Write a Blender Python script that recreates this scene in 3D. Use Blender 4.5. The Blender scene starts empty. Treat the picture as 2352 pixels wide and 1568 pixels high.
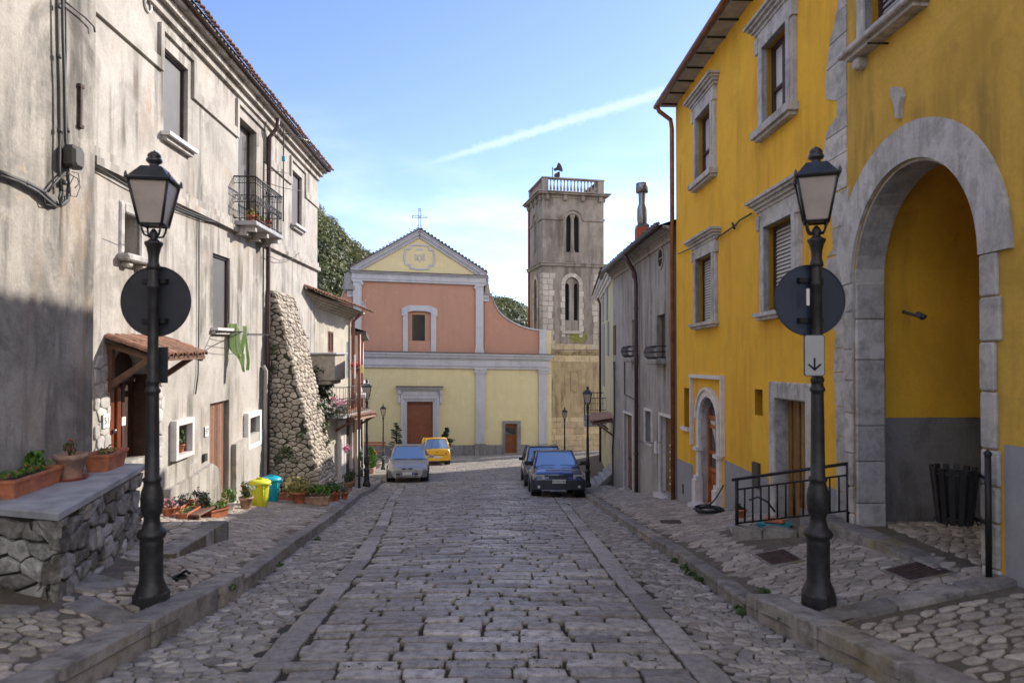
EXPO = 1.0
import bpy, math, random
from mathutils import Vector, Matrix
R = math.radians
rnd = random.Random(7)
scene = bpy.context.scene
COL = scene.collection

# ---------------------------------------------------------------- camera model
F = 1568.0                      # focal length in units of a 2352 wide frame (24 mm on full frame)
HOR = 805.0
PITCH = math.atan((HOR - 784.0) / F)
def ray(x, y):
    a, c = (x - 1176.0) / F, (784.0 - y) / F
    cp, sp = math.cos(PITCH), math.sin(PITCH)
    return Vector((a, cp - c * sp, sp + c * cp))

PROF = [(-30, .2), (0, 1.70), (7.9, 2.50), (8.6, 2.58), (24.3, 4.97), (27.5, 5.28), (36, 6.05), (45, 6.9), (60, 7.9), (90, 9), (400, 9)]
def drop(y):
    for (a, b), (c, d) in zip(PROF, PROF[1:]):
        if y <= c: return b + (d - b) * (y - a) / (c - a)
    return 9
def lerp(tab, y):
    if y <= tab[0][0]: return tab[0][1]
    for (a, b), (c, d) in zip(tab, tab[1:]):
        if y <= c: return b + (d - b) * (y - a) / (c - a)
    return tab[-1][1]
KL = [(3, -2.78), (4.4, -2.74), (6.9, -2.66), (8, -2.75), (13, -3.4), (20.7, -4.57), (27, -5.15), (28, -5.3)]
KR = [(3, 2.75), (4.4, 2.42), (6.1, 2.05), (10, 1.98), (19, 2.18), (27, 2.33), (40, 2.6)]
SL = [(3, -1.60), (8.4, -1.86), (13, -2.45), (20, -3.5), (26.8, -4.3)]
SR = [(3, 1.40), (7.9, 1.16), (17, 1.32), (27, 1.5)]
def z_road(x, y):
    camber = -.02 * min(2, abs(x)) ** 2 / 2
    return -drop(y) + camber + .02
def z_left(x, y): return -drop(y) + .10 + .12 * max(0, lerp(KL, y) - x)
def z_right(x, y):
    k = .19 if y < 9 else .19 - .05 * min(1, (y - 9) / 4)
    return -drop(y) + .07 + k * max(0, x - lerp(KR, y))
def z_any(x, y):
    if y < 28 and x < lerp(KL, y): return z_left(x, y)
    if y < 31 and x > lerp(KR, y): return z_right(x, y)
    return z_road(x, y)
def gpt(x, y, fn=z_any):
    d = ray(x, y); t = 1.0
    lo, hi = .5, 80.0
    for _ in range(60):
        t = (lo + hi) / 2
        if d.z * t > fn(d.x * t, d.y * t): lo = t
        else: hi = t
    return Vector((d.x * t, d.y * t, fn(d.x * t, d.y * t)))
def at_y(x, y, Y):
    d = ray(x, y); return d * (Y / d.y)

# ---------------------------------------------------------------- mesh builder
class MB:
    def __init__(s, T=None):
        s.v = []; s.f = []; s.m = []; s.sm = []; s.T = T; s.cur = 0
    def add(s, vs, fs, smooth=False):
        n = len(s.v)
        T = s.T
        s.v += [tuple(T(*p)) if T else tuple(p) for p in vs]
        for f in fs:
            s.f.append([i + n for i in f]); s.m.append(s.cur); s.sm.append(smooth)
        return s
    def quad(s, a, b, c, d): return s.add([a, b, c, d], [(0, 1, 2, 3)])
    def box(s, a, b):
        x0, y0, z0 = a; x1, y1, z1 = b
        return s.add([(x0,y0,z0),(x1,y0,z0),(x1,y1,z0),(x0,y1,z0),(x0,y0,z1),(x1,y0,z1),(x1,y1,z1),(x0,y1,z1)],
            [(0,3,2,1),(4,5,6,7),(0,1,5,4),(1,2,6,5),(2,3,7,6),(3,0,4,7)])
    def bbox(s, a, b, c=.02):
        """box with bevelled vertical and top edges"""
        x0, y0, z0 = [min(p, q) for p, q in zip(a, b)]; x1, y1, z1 = [max(p, q) for p, q in zip(a, b)]
        c = min(c, (x1-x0)*.3, (y1-y0)*.3, (z1-z0)*.3)
        def ring(z, e, k): return [(x0+e+k,y0+e,z),(x1-e-k,y0+e,z),(x1-e,y0+e+k,z),(x1-e,y1-e-k,z),(x1-e-k,y1-e,z),(x0+e+k,y1-e,z),(x0+e,y1-e-k,z),(x0+e,y0+e+k,z)]
        vs = ring(z0, c, c) + ring(z0 + c, 0, c) + ring(z1 - c, 0, c) + ring(z1, c, c)
        fs = [tuple(range(7, -1, -1)), tuple(range(24, 32))]
        for k in range(3):
            for i in range(8): fs.append((k*8+i, k*8+(i+1)%8, (k+1)*8+(i+1)%8, (k+1)*8+i))
        return s.add(vs, fs)
    def cyl(s, p0, p1, r0, r1=None, n=12, caps=True, smooth=True):
        r1 = r0 if r1 is None else r1
        p0 = Vector(p0); p1 = Vector(p1); d = (p1 - p0).normalized()
        a = d.orthogonal().normalized(); b = d.cross(a)
        vs = []
        for p, r in ((p0, r0), (p1, r1)):
            for i in range(n):
                t = 2 * math.pi * i / n
                vs.append(p + (a * math.cos(t) + b * math.sin(t)) * r)
        s.add(vs, [(i, (i+1) % n, n + (i+1) % n, n + i) for i in range(n)], smooth)
        if caps: s.add(vs, [tuple(range(n-1, -1, -1)), tuple(range(n, 2*n))])
        return s
    def tube(s, pts, r, n=6, closed=False):
        pts = [Vector(p) for p in pts]; m = len(pts); vs = []
        a = None
        for i, p in enumerate(pts):
            q = pts[(i+1) % m] if closed else pts[min(i+1, m-1)]; o = pts[i-1] if closed else pts[max(i-1, 0)]
            d = (q - o)
            d = d.normalized() if d.length > 1e-9 else Vector((0,0,1))
            if a is None: a = d.orthogonal().normalized()
            a = (a - d * a.dot(d)); a = a.normalized() if a.length > 1e-6 else d.orthogonal().normalized()
            b = d.cross(a); rr = r[i] if isinstance(r, (list, tuple)) else r
            for k in range(n):
                t = 2 * math.pi * k / n
                vs.append(p + (a * math.cos(t) + b * math.sin(t)) * rr)
        fs = []
        for i in range(m if closed else m - 1):
            j = (i + 1) % m
            for k in range(n): fs.append((i*n+k, i*n+(k+1)%n, j*n+(k+1)%n, j*n+k))
        if not closed: fs += [tuple(range(n-1, -1, -1)), tuple(range((m-1)*n, m*n))]
        return s.add(vs, fs, True)
    def lathe(s, prof, n=16, c=(0,0,0), smooth=True, rot=0, caps=True):
        vs = []
        for r, z in prof:
            for i in range(n):
                t = 2 * math.pi * i / n + rot
                vs.append((c[0] + r * math.cos(t), c[1] + r * math.sin(t), c[2] + z))
        m = len(prof); fs = []
        for j in range(m - 1):
            for i in range(n): fs.append((j*n+i, j*n+(i+1)%n, (j+1)*n+(i+1)%n, (j+1)*n+i))
        s.add(vs, fs, smooth)
        if caps: s.add(vs, [tuple(range(n-1,-1,-1)), tuple(range((m-1)*n, m*n))])
        return s
    def prism(s, poly, w0, w1):
        """poly in local (a,b), extruded along the third coordinate"""
        n = len(poly)
        vs = [(a, b, w0) for a, b in poly] + [(a, b, w1) for a, b in poly]
        return s.add(vs, [tuple(range(n-1,-1,-1)), tuple(range(n, 2*n))] + [(i, (i+1)%n, n+(i+1)%n, n+i) for i in range(n)])
    def strip(s, path, w, h0, h1, closed=False):
        """flat band following path (a,b), width w, between third coordinate h0 and h1"""
        L, Rr = [], []
        m = len(path)
        for i in range(m):
            p = Vector(path[i]); q = Vector(path[(i+1) % m] if closed else path[min(i+1, m-1)]); o = Vector(path[i-1] if closed else path[max(i-1, 0)])
            d = (q - o).normalized(); nn = Vector((-d.y, d.x)) * w / 2
            L.append(p + nn); Rr.append(p - nn)
        for i in range(m if closed else m-1):
            j = (i+1) % m
            s.prism([L[i][:], Rr[i][:], Rr[j][:], L[j][:]][::-1], h0, h1)
        return s
    def wall(s, u0, u1, v0, v1, ops, depth, w=0.0):
        """flat wall in (u,v,w) with real rectangular openings and reveals"""
        us = sorted(set([u0, u1] + [q for o in ops for q in (o[0], o[1])])); us = [q for q in us if u0 <= q <= u1]
        vs = sorted(set([v0, v1] + [q for o in ops for q in (o[2], o[3])])); vs = [q for q in vs if v0 <= q <= v1]
        for a, b in zip(us, us[1:]):
            for c, d in zip(vs, vs[1:]):
                mu, mv = (a+b)/2, (c+d)/2
                if any(o[0] < mu < o[1] and o[2] < mv < o[3] for o in ops): continue
                s.quad((a,c,w),(b,c,w),(b,d,w),(a,d,w))
        for o in ops:
            a, b, c, d = o[:4]; dp = o[4] if len(o) > 4 else depth
            for p, q in (((a,c),(b,c)),((b,c),(b,d)),((b,d),(a,d)),((a,d),(a,c))):
                s.quad((p[0],p[1],w),(p[0],p[1],w-dp),(q[0],q[1],w-dp),(q[0],q[1],w))
        return s
    def arch_top(s, a, b, vs, vt, depth, w=0.0, n=16, pointed=0):
        """turns the top of a rectangular opening (a..b, top vt) into an arch springing at vs"""
        uc, r = (a+b)/2, abs(b-a)/2
        pts = []
        for i in range(n+1):
            t = math.pi * i / n
            pts.append((uc - r * math.cos(t), vs + (vt - vs) * math.sin(t) * .998))
        for p, q in zip(pts, pts[1:]):
            s.quad((p[0],p[1],w),(q[0],q[1],w),(q[0],vt,w),(p[0],vt,w))
            s.quad((p[0],p[1],w),(p[0],p[1],w-depth),(q[0],q[1],w-depth),(q[0],q[1],w))
        return s
    def arch_ring(s, a, b, vs, vt, th, w0, w1, n=20, gap=0):
        """ring of separate arch stones round an opening"""
        uc, r = (a+b)/2, abs(b-a)/2; h = vt - vs
        for i in range(n):
            t0 = math.pi*(i+gap)/n; t1 = math.pi*(i+1-gap)/n
            P = lambda t, e: (uc - (r+e) * math.cos(t), vs + (h+e) * math.sin(t))
            s.prism([P(t0,0), P(t1,0), P(t1,th), P(t0,th)], w0, w1)
        return s

LAST = {}
def mesh_from(name, mb, mats, off=(0,0,0)):
    me = bpy.data.meshes.new(name)
    ox, oy, oz = off
    me.from_pydata([(v[0]-ox, v[1]-oy, v[2]-oz) for v in mb.v], [], mb.f)
    for m in (mats if isinstance(mats, (list, tuple)) else [mats]): me.materials.append(m)
    me.polygons.foreach_set('material_index', mb.m)
    me.polygons.foreach_set('use_smooth', mb.sm)
    me.update()
    return me
def fixn(me):
    import bmesh
    b = bmesh.new(); b.from_mesh(me); bmesh.ops.recalc_face_normals(b, faces=b.faces[:]); b.to_mesh(me); b.free()
def tag(o, label=None, cat=None, group=None, kind=None):
    if label: o['label'] = label
    if cat: o['category'] = cat
    if group: o['group'] = group
    if kind: o['kind'] = kind
    return o
def thing(name, label, cat, loc=(0,0,0), rz=0, group=None):
    o = bpy.data.objects.new(name, None); COL.objects.link(o)
    o.empty_display_size = .2
    o.location = loc; o.rotation_euler = (0, 0, rz)
    o['_w'] = list(loc)
    return tag(o, label, cat, group)
def part(name, mb, mat, parent, label=None, local=False, fix=False):
    """links the mesh as a child; world-built meshes are shifted to the thing's own origin (local=True: built around it)"""
    off = (0,0,0) if local else tuple(parent['_w'])
    me = mesh_from(name, mb, mat, off)
    if fix: fixn(me)
    o = bpy.data.objects.new(name, me); COL.objects.link(o); o.parent = parent
    o['_w'] = list(parent['_w'])
    if label: o['label'] = label
    return o
def single(name, mb, mat, label, cat, loc=(0,0,0), rz=0, group=None, kind=None, world=True, fix=False):
    me = mesh_from(name, mb, mat, loc if world else (0,0,0))
    if fix: fixn(me)
    o = bpy.data.objects.new(name, me); COL.objects.link(o); o.location = loc; o.rotation_euler = (0,0,rz)
    o['_w'] = list(loc)
    return tag(o, label, cat, group, kind)
def struct(name, mb, mat):
    o = bpy.data.objects.new(name, mesh_from(name, mb, mat)); COL.objects.link(o); o['kind'] = 'structure'; return o
def dup(root, loc, rz=None, label=None, scale=None):
    def cp(o, par):
        c = o.copy(); COL.objects.link(c); c.parent = par
        for ch in [q for q in bpy.data.objects if q.parent == o]: cp(ch, c)
        return c
    r = cp(root, None); r.location = loc
    if rz is not None: r.rotation_euler = (0, 0, rz)
    if scale is not None: r.scale = (scale,)*3
    if label: r['label'] = label
    return r

class Fac:
    """a facade plane: point = O + u*D + w*N + (v + sh*u) Z"""
    def __init__(s, O, D, sh=0.0, flip=False):
        s.O = Vector((O[0], O[1], 0)); s.D = Vector((D[0], D[1], 0)); s.sh = sh
        n = Vector((D[1], -D[0], 0)).normalized(); s.N = -n if flip else n
    def pos(s, u, v, w=0.0):
        return s.O + s.D * u + s.N * w + Vector((0, 0, v + s.sh * u))
    def uv(s, x, y, w=0.0):
        r = ray(x, y); o = s.O + s.N * w
        det = s.D.x * (-r.y) + r.x * s.D.y
        # o + u D = t r
        u = (-o.x * (-r.y) + (-r.x) * o.y) / det
        t = (s.D.x * (-o.y) - s.D.y * (-o.x)) / det
        p = r * t
        return u, p.z - s.sh * u
    def u(s, x, w=0.0): return s.uv(x, 784, w)[0]
    def rect(s, xl, xr, yt, yb, at='l', w=0.0):
        """pixel box; heights read on its left or right edge -> (umin, umax, vbottom, vtop)"""
        ul, ur = s.u(xl, w), s.u(xr, w)
        xx = xl if at == 'l' else xr
        vt, vb = s.uv(xx, yt, w)[1], s.uv(xx, yb, w)[1]
        return [min(ul, ur), max(ul, ur), vb, vt]
    def mb(s): return MB(s.pos)

# ---------------------------------------------------------------- stones
def clip(poly, n, d):
    out = []
    for i in range(len(poly)):
        a, b = poly[i], poly[(i+1) % len(poly)]
        da = a[0]*n[0] + a[1]*n[1] - d; db = b[0]*n[0] + b[1]*n[1] - d
        if da <= 0: out.append(a)
        if (da < 0 < db) or (db < 0 < da):
            t = da / (da - db); out.append((a[0] + (b[0]-a[0])*t, a[1] + (b[1]-a[1])*t))
    return out
def cells(a0, a1, b0, b1, sa, sb, jit=.42, seed=1, keep=None):
    """voronoi cells of a jittered, staggered grid"""
    rr = random.Random(seed)
    na, nb = max(1, int(round((a1-a0)/sa))), max(1, int(round((b1-b0)/sb)))
    sa, sb = (a1-a0)/na, (b1-b0)/nb
    P = {}
    for j in range(-2, nb+2):
        for i in range(-2, na+2):
            P[i, j] = ((a0 + (i + .5 + (.5 if j % 2 else 0) - .25 + rr.uniform(-jit, jit)) * sa), (b0 + (j + .5 + rr.uniform(-jit, jit)) * sb))
    out = []
    for j in range(nb):
        for i in range(na):
            c = P[i, j]
            if keep and not keep(*c): continue
            poly = [(c[0]-2*sa, c[1]-2*sb), (c[0]+2*sa, c[1]-2*sb), (c[0]+2*sa, c[1]+2*sb), (c[0]-2*sa, c[1]+2*sb)]
            q = (sa/sb) ** 2
            for dj in (-2,-1,0,1,2):
                for di in (-2,-1,0,1,2):
                    if (di or dj) and (i+di, j+dj) in P:
                        o = P[i+di, j+dj]
                        nx, ny = (o[0]-c[0]), (o[1]-c[1]) * q
                        m = ((o[0]+c[0])/2, (o[1]+c[1])/2)
                        poly = clip(poly, (nx, ny), nx*m[0] + ny*m[1])
                        if len(poly) < 3: break
                if len(poly) < 3: break
            for (n, d) in (((-1,0),-a0),((1,0),a1),((0,-1),-b0),((0,1),b1)):
                if len(poly) >= 3: poly = clip(poly, n, d)
            if len(poly) >= 3: out.append(poly)
    return out
def chaikin(poly, k=.25):
    out = []
    for i in range(len(poly)):
        a, b = poly[i], poly[(i+1) % len(poly)]
        out.append((a[0]+(b[0]-a[0])*k, a[1]+(b[1]-a[1])*k)); out.append((a[0]+(b[0]-a[0])*(1-k), a[1]+(b[1]-a[1])*(1-k)))
    return out
def stone(mb, poly, mp, gap=.012, h=.03, dome=.012, rounds=1, k=.25, sink=.02, rr=rnd, tilt=0, rough=.035):
    """one stone: rounded outline, vertical flank, rounded shoulder, slightly domed top. mp(a,b,h)->xyz"""
    cx = sum(p[0] for p in poly)/len(poly); cy = sum(p[1] for p in poly)/len(poly)
    ex = max(p[0] for p in poly)-min(p[0] for p in poly); ey = max(p[1] for p in poly)-min(p[1] for p in poly)
    if min(ex, ey) < gap*3: return
    for _ in range(rounds): poly = chaikin(poly, k)
    if rough:
        q = []
        for i in range(len(poly)):
            p0, p1 = poly[i], poly[(i+1) % len(poly)]
            q.append(p0)
            if math.hypot(p1[0]-p0[0], p1[1]-p0[1]) > min(ex, ey)*.35: q.append(((p0[0]+p1[0])/2, (p0[1]+p1[1])/2))
        s_ = rough * min(ex, ey)
        poly = [(p[0] + rr.uniform(-s_, s_), p[1] + rr.uniform(-s_, s_)) for p in q]
    def sc(g): return [(cx + (p[0]-cx)*max(.1, 1-2*g/ex), cy + (p[1]-cy)*max(.1, 1-2*g/ey)) for p in poly]
    n = len(poly); hh = h * rr.uniform(.7, 1.2)
    ta, tb = rr.uniform(-tilt, tilt), rr.uniform(-tilt, tilt)
    def H(a, b, z): return mp(a, b, z + (a-cx)*ta + (b-cy)*tb)
    r0, r1, r2 = sc(gap), sc(gap + dome*.25), sc(gap + dome*.9)
    e = min(ex, ey)*.25
    r3 = sc(gap + dome*1.2 + e*.8)
    u = rr.uniform
    vs = [H(a,b,-sink) for a,b in r0] + [H(a,b,hh-dome*.75) for a,b in r0] + [H(a,b,hh-dome*.22+u(-.12,.08)*dome) for a,b in r1] + [H(a,b,hh+u(-.18,.12)*dome) for a,b in r2] + [H(a,b,hh+dome*.08+u(-.25,.2)*dome) for a,b in r3] + [H(cx,cy,hh+dome*u(-.2,.2))]
    fs = []
    for j in range(4):
        for i in range(n): fs.append((j*n+i, j*n+(i+1)%n, (j+1)*n+(i+1)%n, (j+1)*n+i))
    fs += [(4*n+i, 4*n+(i+1)%n, 5*n) for i in range(n)]
    mb.add(vs, fs, True)

# ---------------------------------------------------------------- materials
class NT:
    def __init__(s, name):
        s.m = bpy.data.materials.new(name); s.m.use_nodes = True; s.t = s.m.node_tree; s.t.nodes.clear()
        s.out = s.n('ShaderNodeOutputMaterial'); s.b = s.n('ShaderNodeBsdfPrincipled')
        s.t.links.new(s.b.outputs[0], s.out.inputs[0])
        tc = s.n('ShaderNodeTexCoord'); s.co = tc.outputs['Object']
    def n(s, k, **kw):
        q = s.t.nodes.new(k)
        for a, b in kw.items(): setattr(q, a, b)
        return q
    def l(s, a, b): s.t.links.new(a, b)
    def map(s, scale=(1,1,1), rot=(0,0,0), src=None):
        q = s.n('ShaderNodeMapping'); q.inputs['Scale'].default_value = scale; q.inputs['Rotation'].default_value = rot
        s.l(src or s.co, q.inputs[0]); return q.outputs[0]
    def noise(s, scale, detail=5, rough=.55, co=None, dist=0.0):
        q = s.n('ShaderNodeTexNoise'); q.inputs['Scale'].default_value = scale; q.inputs['Detail'].default_value = detail
        q.inputs['Roughness'].default_value = rough; q.inputs['Distortion'].default_value = dist
        s.l(co or s.co, q.inputs['Vector']); return q.outputs[0]
    def ramp(s, f, stops, interp='LINEAR'):
        q = s.n('ShaderNodeValToRGB'); q.color_ramp.interpolation = interp; e = q.color_ramp.elements
        while len(e) > 1: e.remove(e[-1])
        for i, (p, c) in enumerate(stops):
            el = e[0] if i == 0 else e.new(p)
            el.position = p; el.color = tuple(c) + (1,) if len(c) == 3 else c
        s.l(f, q.inputs[0]); return q.outputs[0]
    def gray(s, f, a, b, x=0.0, y=1.0): return s.ramp(f, [(a, (x,)*3), (b, (y,)*3)])
    def mix(s, f, a, b, mode='MIX'):
        q = s.n('ShaderNodeMix', data_type='RGBA', blend_type=mode)
        if isinstance(f, (int, float)): q.inputs[0].default_value = f
        else: s.l(f, q.inputs[0])
        for i, c in ((6, a), (7, b)):
            if isinstance(c, (tuple, list)): q.inputs[i].default_value = tuple(c[:3]) + (1,)
            else: s.l(c, q.inputs[i])
        return q.outputs[2]
    def math(s, op, a, b=0.0):
        q = s.n('ShaderNodeMath', operation=op)
        for i, c in ((0, a), (1, b)):
            if isinstance(c, (int, float)): q.inputs[i].default_value = c
            else: s.l(c, q.inputs[i])
        return q.outputs[0]
    def xyz(s, i, co=None):
        q = s.n('ShaderNodeSeparateXYZ'); s.l(co or s.co, q.inputs[0]); return q.outputs[i]
    def island(s):
        q = s.n('ShaderNodeNewGeometry'); return q.outputs['Random Per Island']
    def col(s, c):
        if isinstance(c, (tuple, list)): s.b.inputs['Base Color'].default_value = tuple(c[:3]) + (1,)
        else: s.l(c, s.b.inputs['Base Color'])
        return s
    def rough(s, r):
        if isinstance(r, (int, float)): s.b.inputs['Roughness'].default_value = r
        else: s.l(r, s.b.inputs['Roughness'])
        return s
    def bump(s, h, dist=.01, strength=1.0):
        q = s.n('ShaderNodeBump'); q.inputs['Distance'].default_value = dist; q.inputs['Strength'].default_value = strength
        s.l(h, q.inputs['Height']); s.l(q.outputs[0], s.b.inputs['Normal']); return s

def plain(name, c, rough=.6, metal=0.0, var=.15, sc=6, bump=.0, spec=.5, coat=0):
    t = NT(name)
    f = t.noise(sc, 6)
    t.col(t.mix(t.gray(f, .3, .7), tuple(q*(1-var) for q in c), tuple(min(1, q*(1+var)) for q in c))).rough(rough)
    t.b.inputs['Metallic'].default_value = metal; t.b.inputs['Specular IOR Level'].default_value = spec
    t.b.inputs['Coat Weight'].default_value = coat; t.b.inputs['Coat Roughness'].default_value = .05
    if bump: t.bump(f, bump)
    return t.m
def plaster(name, base, dark, patch, pal=.5, streak=.5, sc=1.0, under=None, bump=.012, rust=None):
    """old lime plaster: cloudy tone, rain streaks, grime blotches, a few patches where an under-coat shows"""
    t = NT(name)
    cloud = t.noise(.5*sc, 7, .62, dist=.5)
    c = t.mix(t.gray(cloud, .38, .62), base, tuple(b*.55 + p*.45 for b, p in zip(base, patch)))
    bl = t.noise(1.1*sc, 9, .66, co=t.map((1,1,.8)), dist=.7)
    c = t.mix(t.math('MULTIPLY', t.gray(bl, .49, .62), min(1, pal*1.15)), c, patch)
    b2 = t.noise(.75*sc, 9, .7, co=t.map((1.3,1.3,.55), rot=(.5,.2,.3)), dist=.3)
    c = t.mix(t.math('MULTIPLY', t.gray(b2, .54, .70), pal*.9), c, dark)
    st = t.noise(3.6*sc, 6, .62, co=t.map((1,1,.10)))
    st2 = t.noise(.6*sc, 4, .5)
    c = t.mix(t.math('MULTIPLY', t.math('MULTIPLY', t.gray(st, .46, .64), t.gray(st2, .40, .54)), min(1, streak*1.2)), c, dark)
    fine = t.noise(26, 6, .75)
    c = t.mix(t.math('MULTIPLY', t.gray(fine, .42, .72), .30), c, dark)
    lt = t.noise(2.1*sc, 6, .65, dist=.4)
    c = t.mix(t.math('MULTIPLY', t.gray(lt, .56, .68), .35), c, tuple(min(.8, q*1.22) for q in base))
    if under:
        un = t.noise(.9*sc, 9, .7, dist=.8)
        c = t.mix(t.gray(un, .645, .66), c, under)
    if rust:
        un = t.noise(1.7*sc, 6, .7, co=t.map((1,1,.3)))
        c = t.mix(t.math('MULTIPLY', t.gray(un, .56, .7), .5), c, rust)
    t.col(c).rough(.92)
    h = t.math('ADD', t.math('MULTIPLY', t.noise(2.2, 6, .6), 1.4), t.math('MULTIPLY', t.noise(30, 4, .6), .3))
    t.b.inputs['Specular IOR Level'].default_value = .25
    t.bump(h, bump)
    return t.m
def stonemat(name, c1, c2, dark, rough=.75, spots=.5, moss=None, bump=.006, sc=9):
    """natural stone varying from stone to stone"""
    t = NT(name)
    i = t.island()
    c = t.ramp(i, [(0, c1), (.35, c2), (.6, tuple((a+b)/2 for a, b in zip(c1, c2))), (.8, tuple(q*1.18 for q in c1)), (1, tuple(q*.78 for q in c2))])
    n = t.noise(sc, 7, .65)
    c = t.mix(t.math('MULTIPLY', t.gray(n, .42, .7), spots), c, dark)
    w = t.noise(sc*3.5, 5, .6)
    c = t.mix(t.math('MULTIPLY', t.gray(w, .5, .75), .28), c, tuple(min(1, q*1.5) for q in c1))
    if moss:
        m = t.noise(1.1, 6, .65); c = t.mix(t.math('MULTIPLY', t.gray(m, .56, .7), .6), c, moss)
    t.col(c).rough(t.ramp(n, [(.3, (rough-.1,)*3), (.7, (min(1,rough+.12),)*3)]) if rough < .85 else rough)
    t.bump(t.math('ADD', n, t.math('MULTIPLY', w, .4)), bump)
    return t.m
def leafmat(name, c1, c2, c3=None, tr=.25):
    t = NT(name)
    c = t.ramp(t.island(), [(0, c1), (.5, c2), (1, c3 or tuple(q*1.5 for q in c2))])
    t.col(c).rough(.6)
    tl = t.n('ShaderNodeBsdfTranslucent'); t.l(c, tl.inputs[0]); mx = t.n('ShaderNodeMixShader'); mx.inputs[0].default_value = tr
    t.l(t.b.outputs[0], mx.inputs[1]); t.l(tl.outputs[0], mx.inputs[2]); t.l(mx.outputs[0], t.out.inputs[0])
    return t.m
def lin(r, g, b):
    f = lambda q: (q/255/12.92) if q/255 <= .04045 else ((q/255+.055)/1.055)**2.4
    return (f(r), f(g), f(b))

M = {}
M['plaster_a'] = plaster('weathered_plaster', (.49,.455,.41), (.16,.145,.125), (.32,.295,.265), .65, .85, under=(.40,.33,.26), rust=(.36,.24,.15))
M['plaster_b'] = plaster('blotchy_plaster', (.44,.405,.355), (.09,.082,.072), (.20,.182,.16), 1.0, .9, sc=.9, under=(.38,.30,.22), rust=(.36,.25,.15), bump=.02)
M['plaster_c'] = plaster('cream_plaster', (.60,.55,.45), (.3,.27,.22), (.42,.38,.31), .5, .5)
M['plaster_g'] = plaster('grey_plaster', (.40,.375,.35), (.17,.145,.125), (.29,.27,.25), .55, .8, rust=(.26,.18,.13))
M['plaster_y'] = plaster('ochre_yellow_plaster', (.84,.475,.045), (.53,.27,.035), (.70,.38,.04), .6, .5, bump=.008)
M['plaster_yd'] = plaster('dull_ochre_plaster', (.64,.39,.07), (.29,.185,.05), (.48,.29,.05), .75, .7, bump=.01)
M['dado'] = plaster('grey_dado_plaster', (.31,.31,.33), (.2,.2,.2), (.26,.26,.27), .5, .4)
M['dado_d'] = plaster('dirty_dado_plaster', (.26,.25,.245), (.06,.057,.053), (.14,.132,.125), 1.0, .8)
M['plaster_e'] = plaster('pale_yellow_plaster', (.58,.54,.31), (.4,.37,.25), (.5,.47,.3), .5, .5)
M['ch_yellow'] = plaster('church_yellow_plaster', (.64,.545,.31), (.50,.42,.25), (.58,.49,.285), .35, .25, bump=.003)
M['ch_salmon'] = plaster('church_salmon_plaster', (.44,.235,.165), (.34,.185,.135), (.39,.21,.15), .4, .25, bump=.003)
M['ch_trim'] = plaster('church_grey_trim', (.48,.47,.50), (.3,.29,.3), (.40,.39,.41), .35, .35, bump=.002)
M['ch_plinth'] = plaster('church_grey_plinth', (.27,.255,.25), (.13,.12,.11), (.2,.185,.18), .7, .6)
M['tower'] = plaster('tower_render', (.35,.295,.25), (.13,.105,.085), (.23,.195,.16), .75, .85, sc=.7)
M['tower_low'] = plaster('tower_ochre_render', (.50,.39,.235), (.18,.14,.09), (.34,.26,.16), .85, .9, sc=.8)
M['limestone'] = plaster('dressed_limestone', (.56,.54,.52), (.20,.185,.17), (.36,.34,.32), .8, .5, sc=3, bump=.01)
M['old_stone'] = stonemat('old_dressed_stone', (.52,.49,.46), (.40,.38,.36), (.15,.14,.125), .85, .7, sc=6, bump=.012)
M['quoin'] = stonemat('pale_quoin_stone', (.50,.44,.37), (.40,.35,.29), (.26,.22,.18), .85, .4, sc=4)
M['ashlar'] = stonemat('warm_ashlar', (.58,.45,.28), (.46,.36,.235), (.22,.17,.11), .85, .5, sc=3)
M['road_stone'] = stonemat('worn_road_blocks', (.43,.385,.34), (.235,.205,.18), (.08,.068,.057), .5, .8, sc=13, bump=.016)
def _worn_sheen(m):
    # stones worn smooth down the middle, their gloss highlight painted in as paler colour
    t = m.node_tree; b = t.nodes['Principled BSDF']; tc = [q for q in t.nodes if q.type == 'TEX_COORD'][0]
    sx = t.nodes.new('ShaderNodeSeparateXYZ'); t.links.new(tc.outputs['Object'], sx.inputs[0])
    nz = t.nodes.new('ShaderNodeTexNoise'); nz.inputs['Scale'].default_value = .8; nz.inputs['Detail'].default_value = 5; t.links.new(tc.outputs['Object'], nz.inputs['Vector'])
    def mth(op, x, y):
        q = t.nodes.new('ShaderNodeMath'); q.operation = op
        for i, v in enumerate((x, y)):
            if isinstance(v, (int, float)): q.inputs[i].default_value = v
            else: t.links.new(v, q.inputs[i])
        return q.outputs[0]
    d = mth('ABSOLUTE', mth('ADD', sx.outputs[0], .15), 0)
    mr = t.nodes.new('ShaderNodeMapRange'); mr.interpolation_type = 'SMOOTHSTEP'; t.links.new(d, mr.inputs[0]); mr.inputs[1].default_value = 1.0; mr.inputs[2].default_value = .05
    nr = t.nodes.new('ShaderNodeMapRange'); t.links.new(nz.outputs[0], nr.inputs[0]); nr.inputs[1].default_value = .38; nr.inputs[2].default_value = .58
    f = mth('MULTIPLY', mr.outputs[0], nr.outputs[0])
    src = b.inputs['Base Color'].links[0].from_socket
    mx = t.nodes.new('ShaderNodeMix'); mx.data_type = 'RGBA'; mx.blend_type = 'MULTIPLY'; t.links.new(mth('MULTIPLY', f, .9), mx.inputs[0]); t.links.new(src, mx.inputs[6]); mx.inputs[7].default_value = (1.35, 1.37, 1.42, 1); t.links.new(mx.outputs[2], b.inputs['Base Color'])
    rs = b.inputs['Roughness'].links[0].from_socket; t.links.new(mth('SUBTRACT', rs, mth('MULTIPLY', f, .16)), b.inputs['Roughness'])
_worn_sheen(M['road_stone'])
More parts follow.
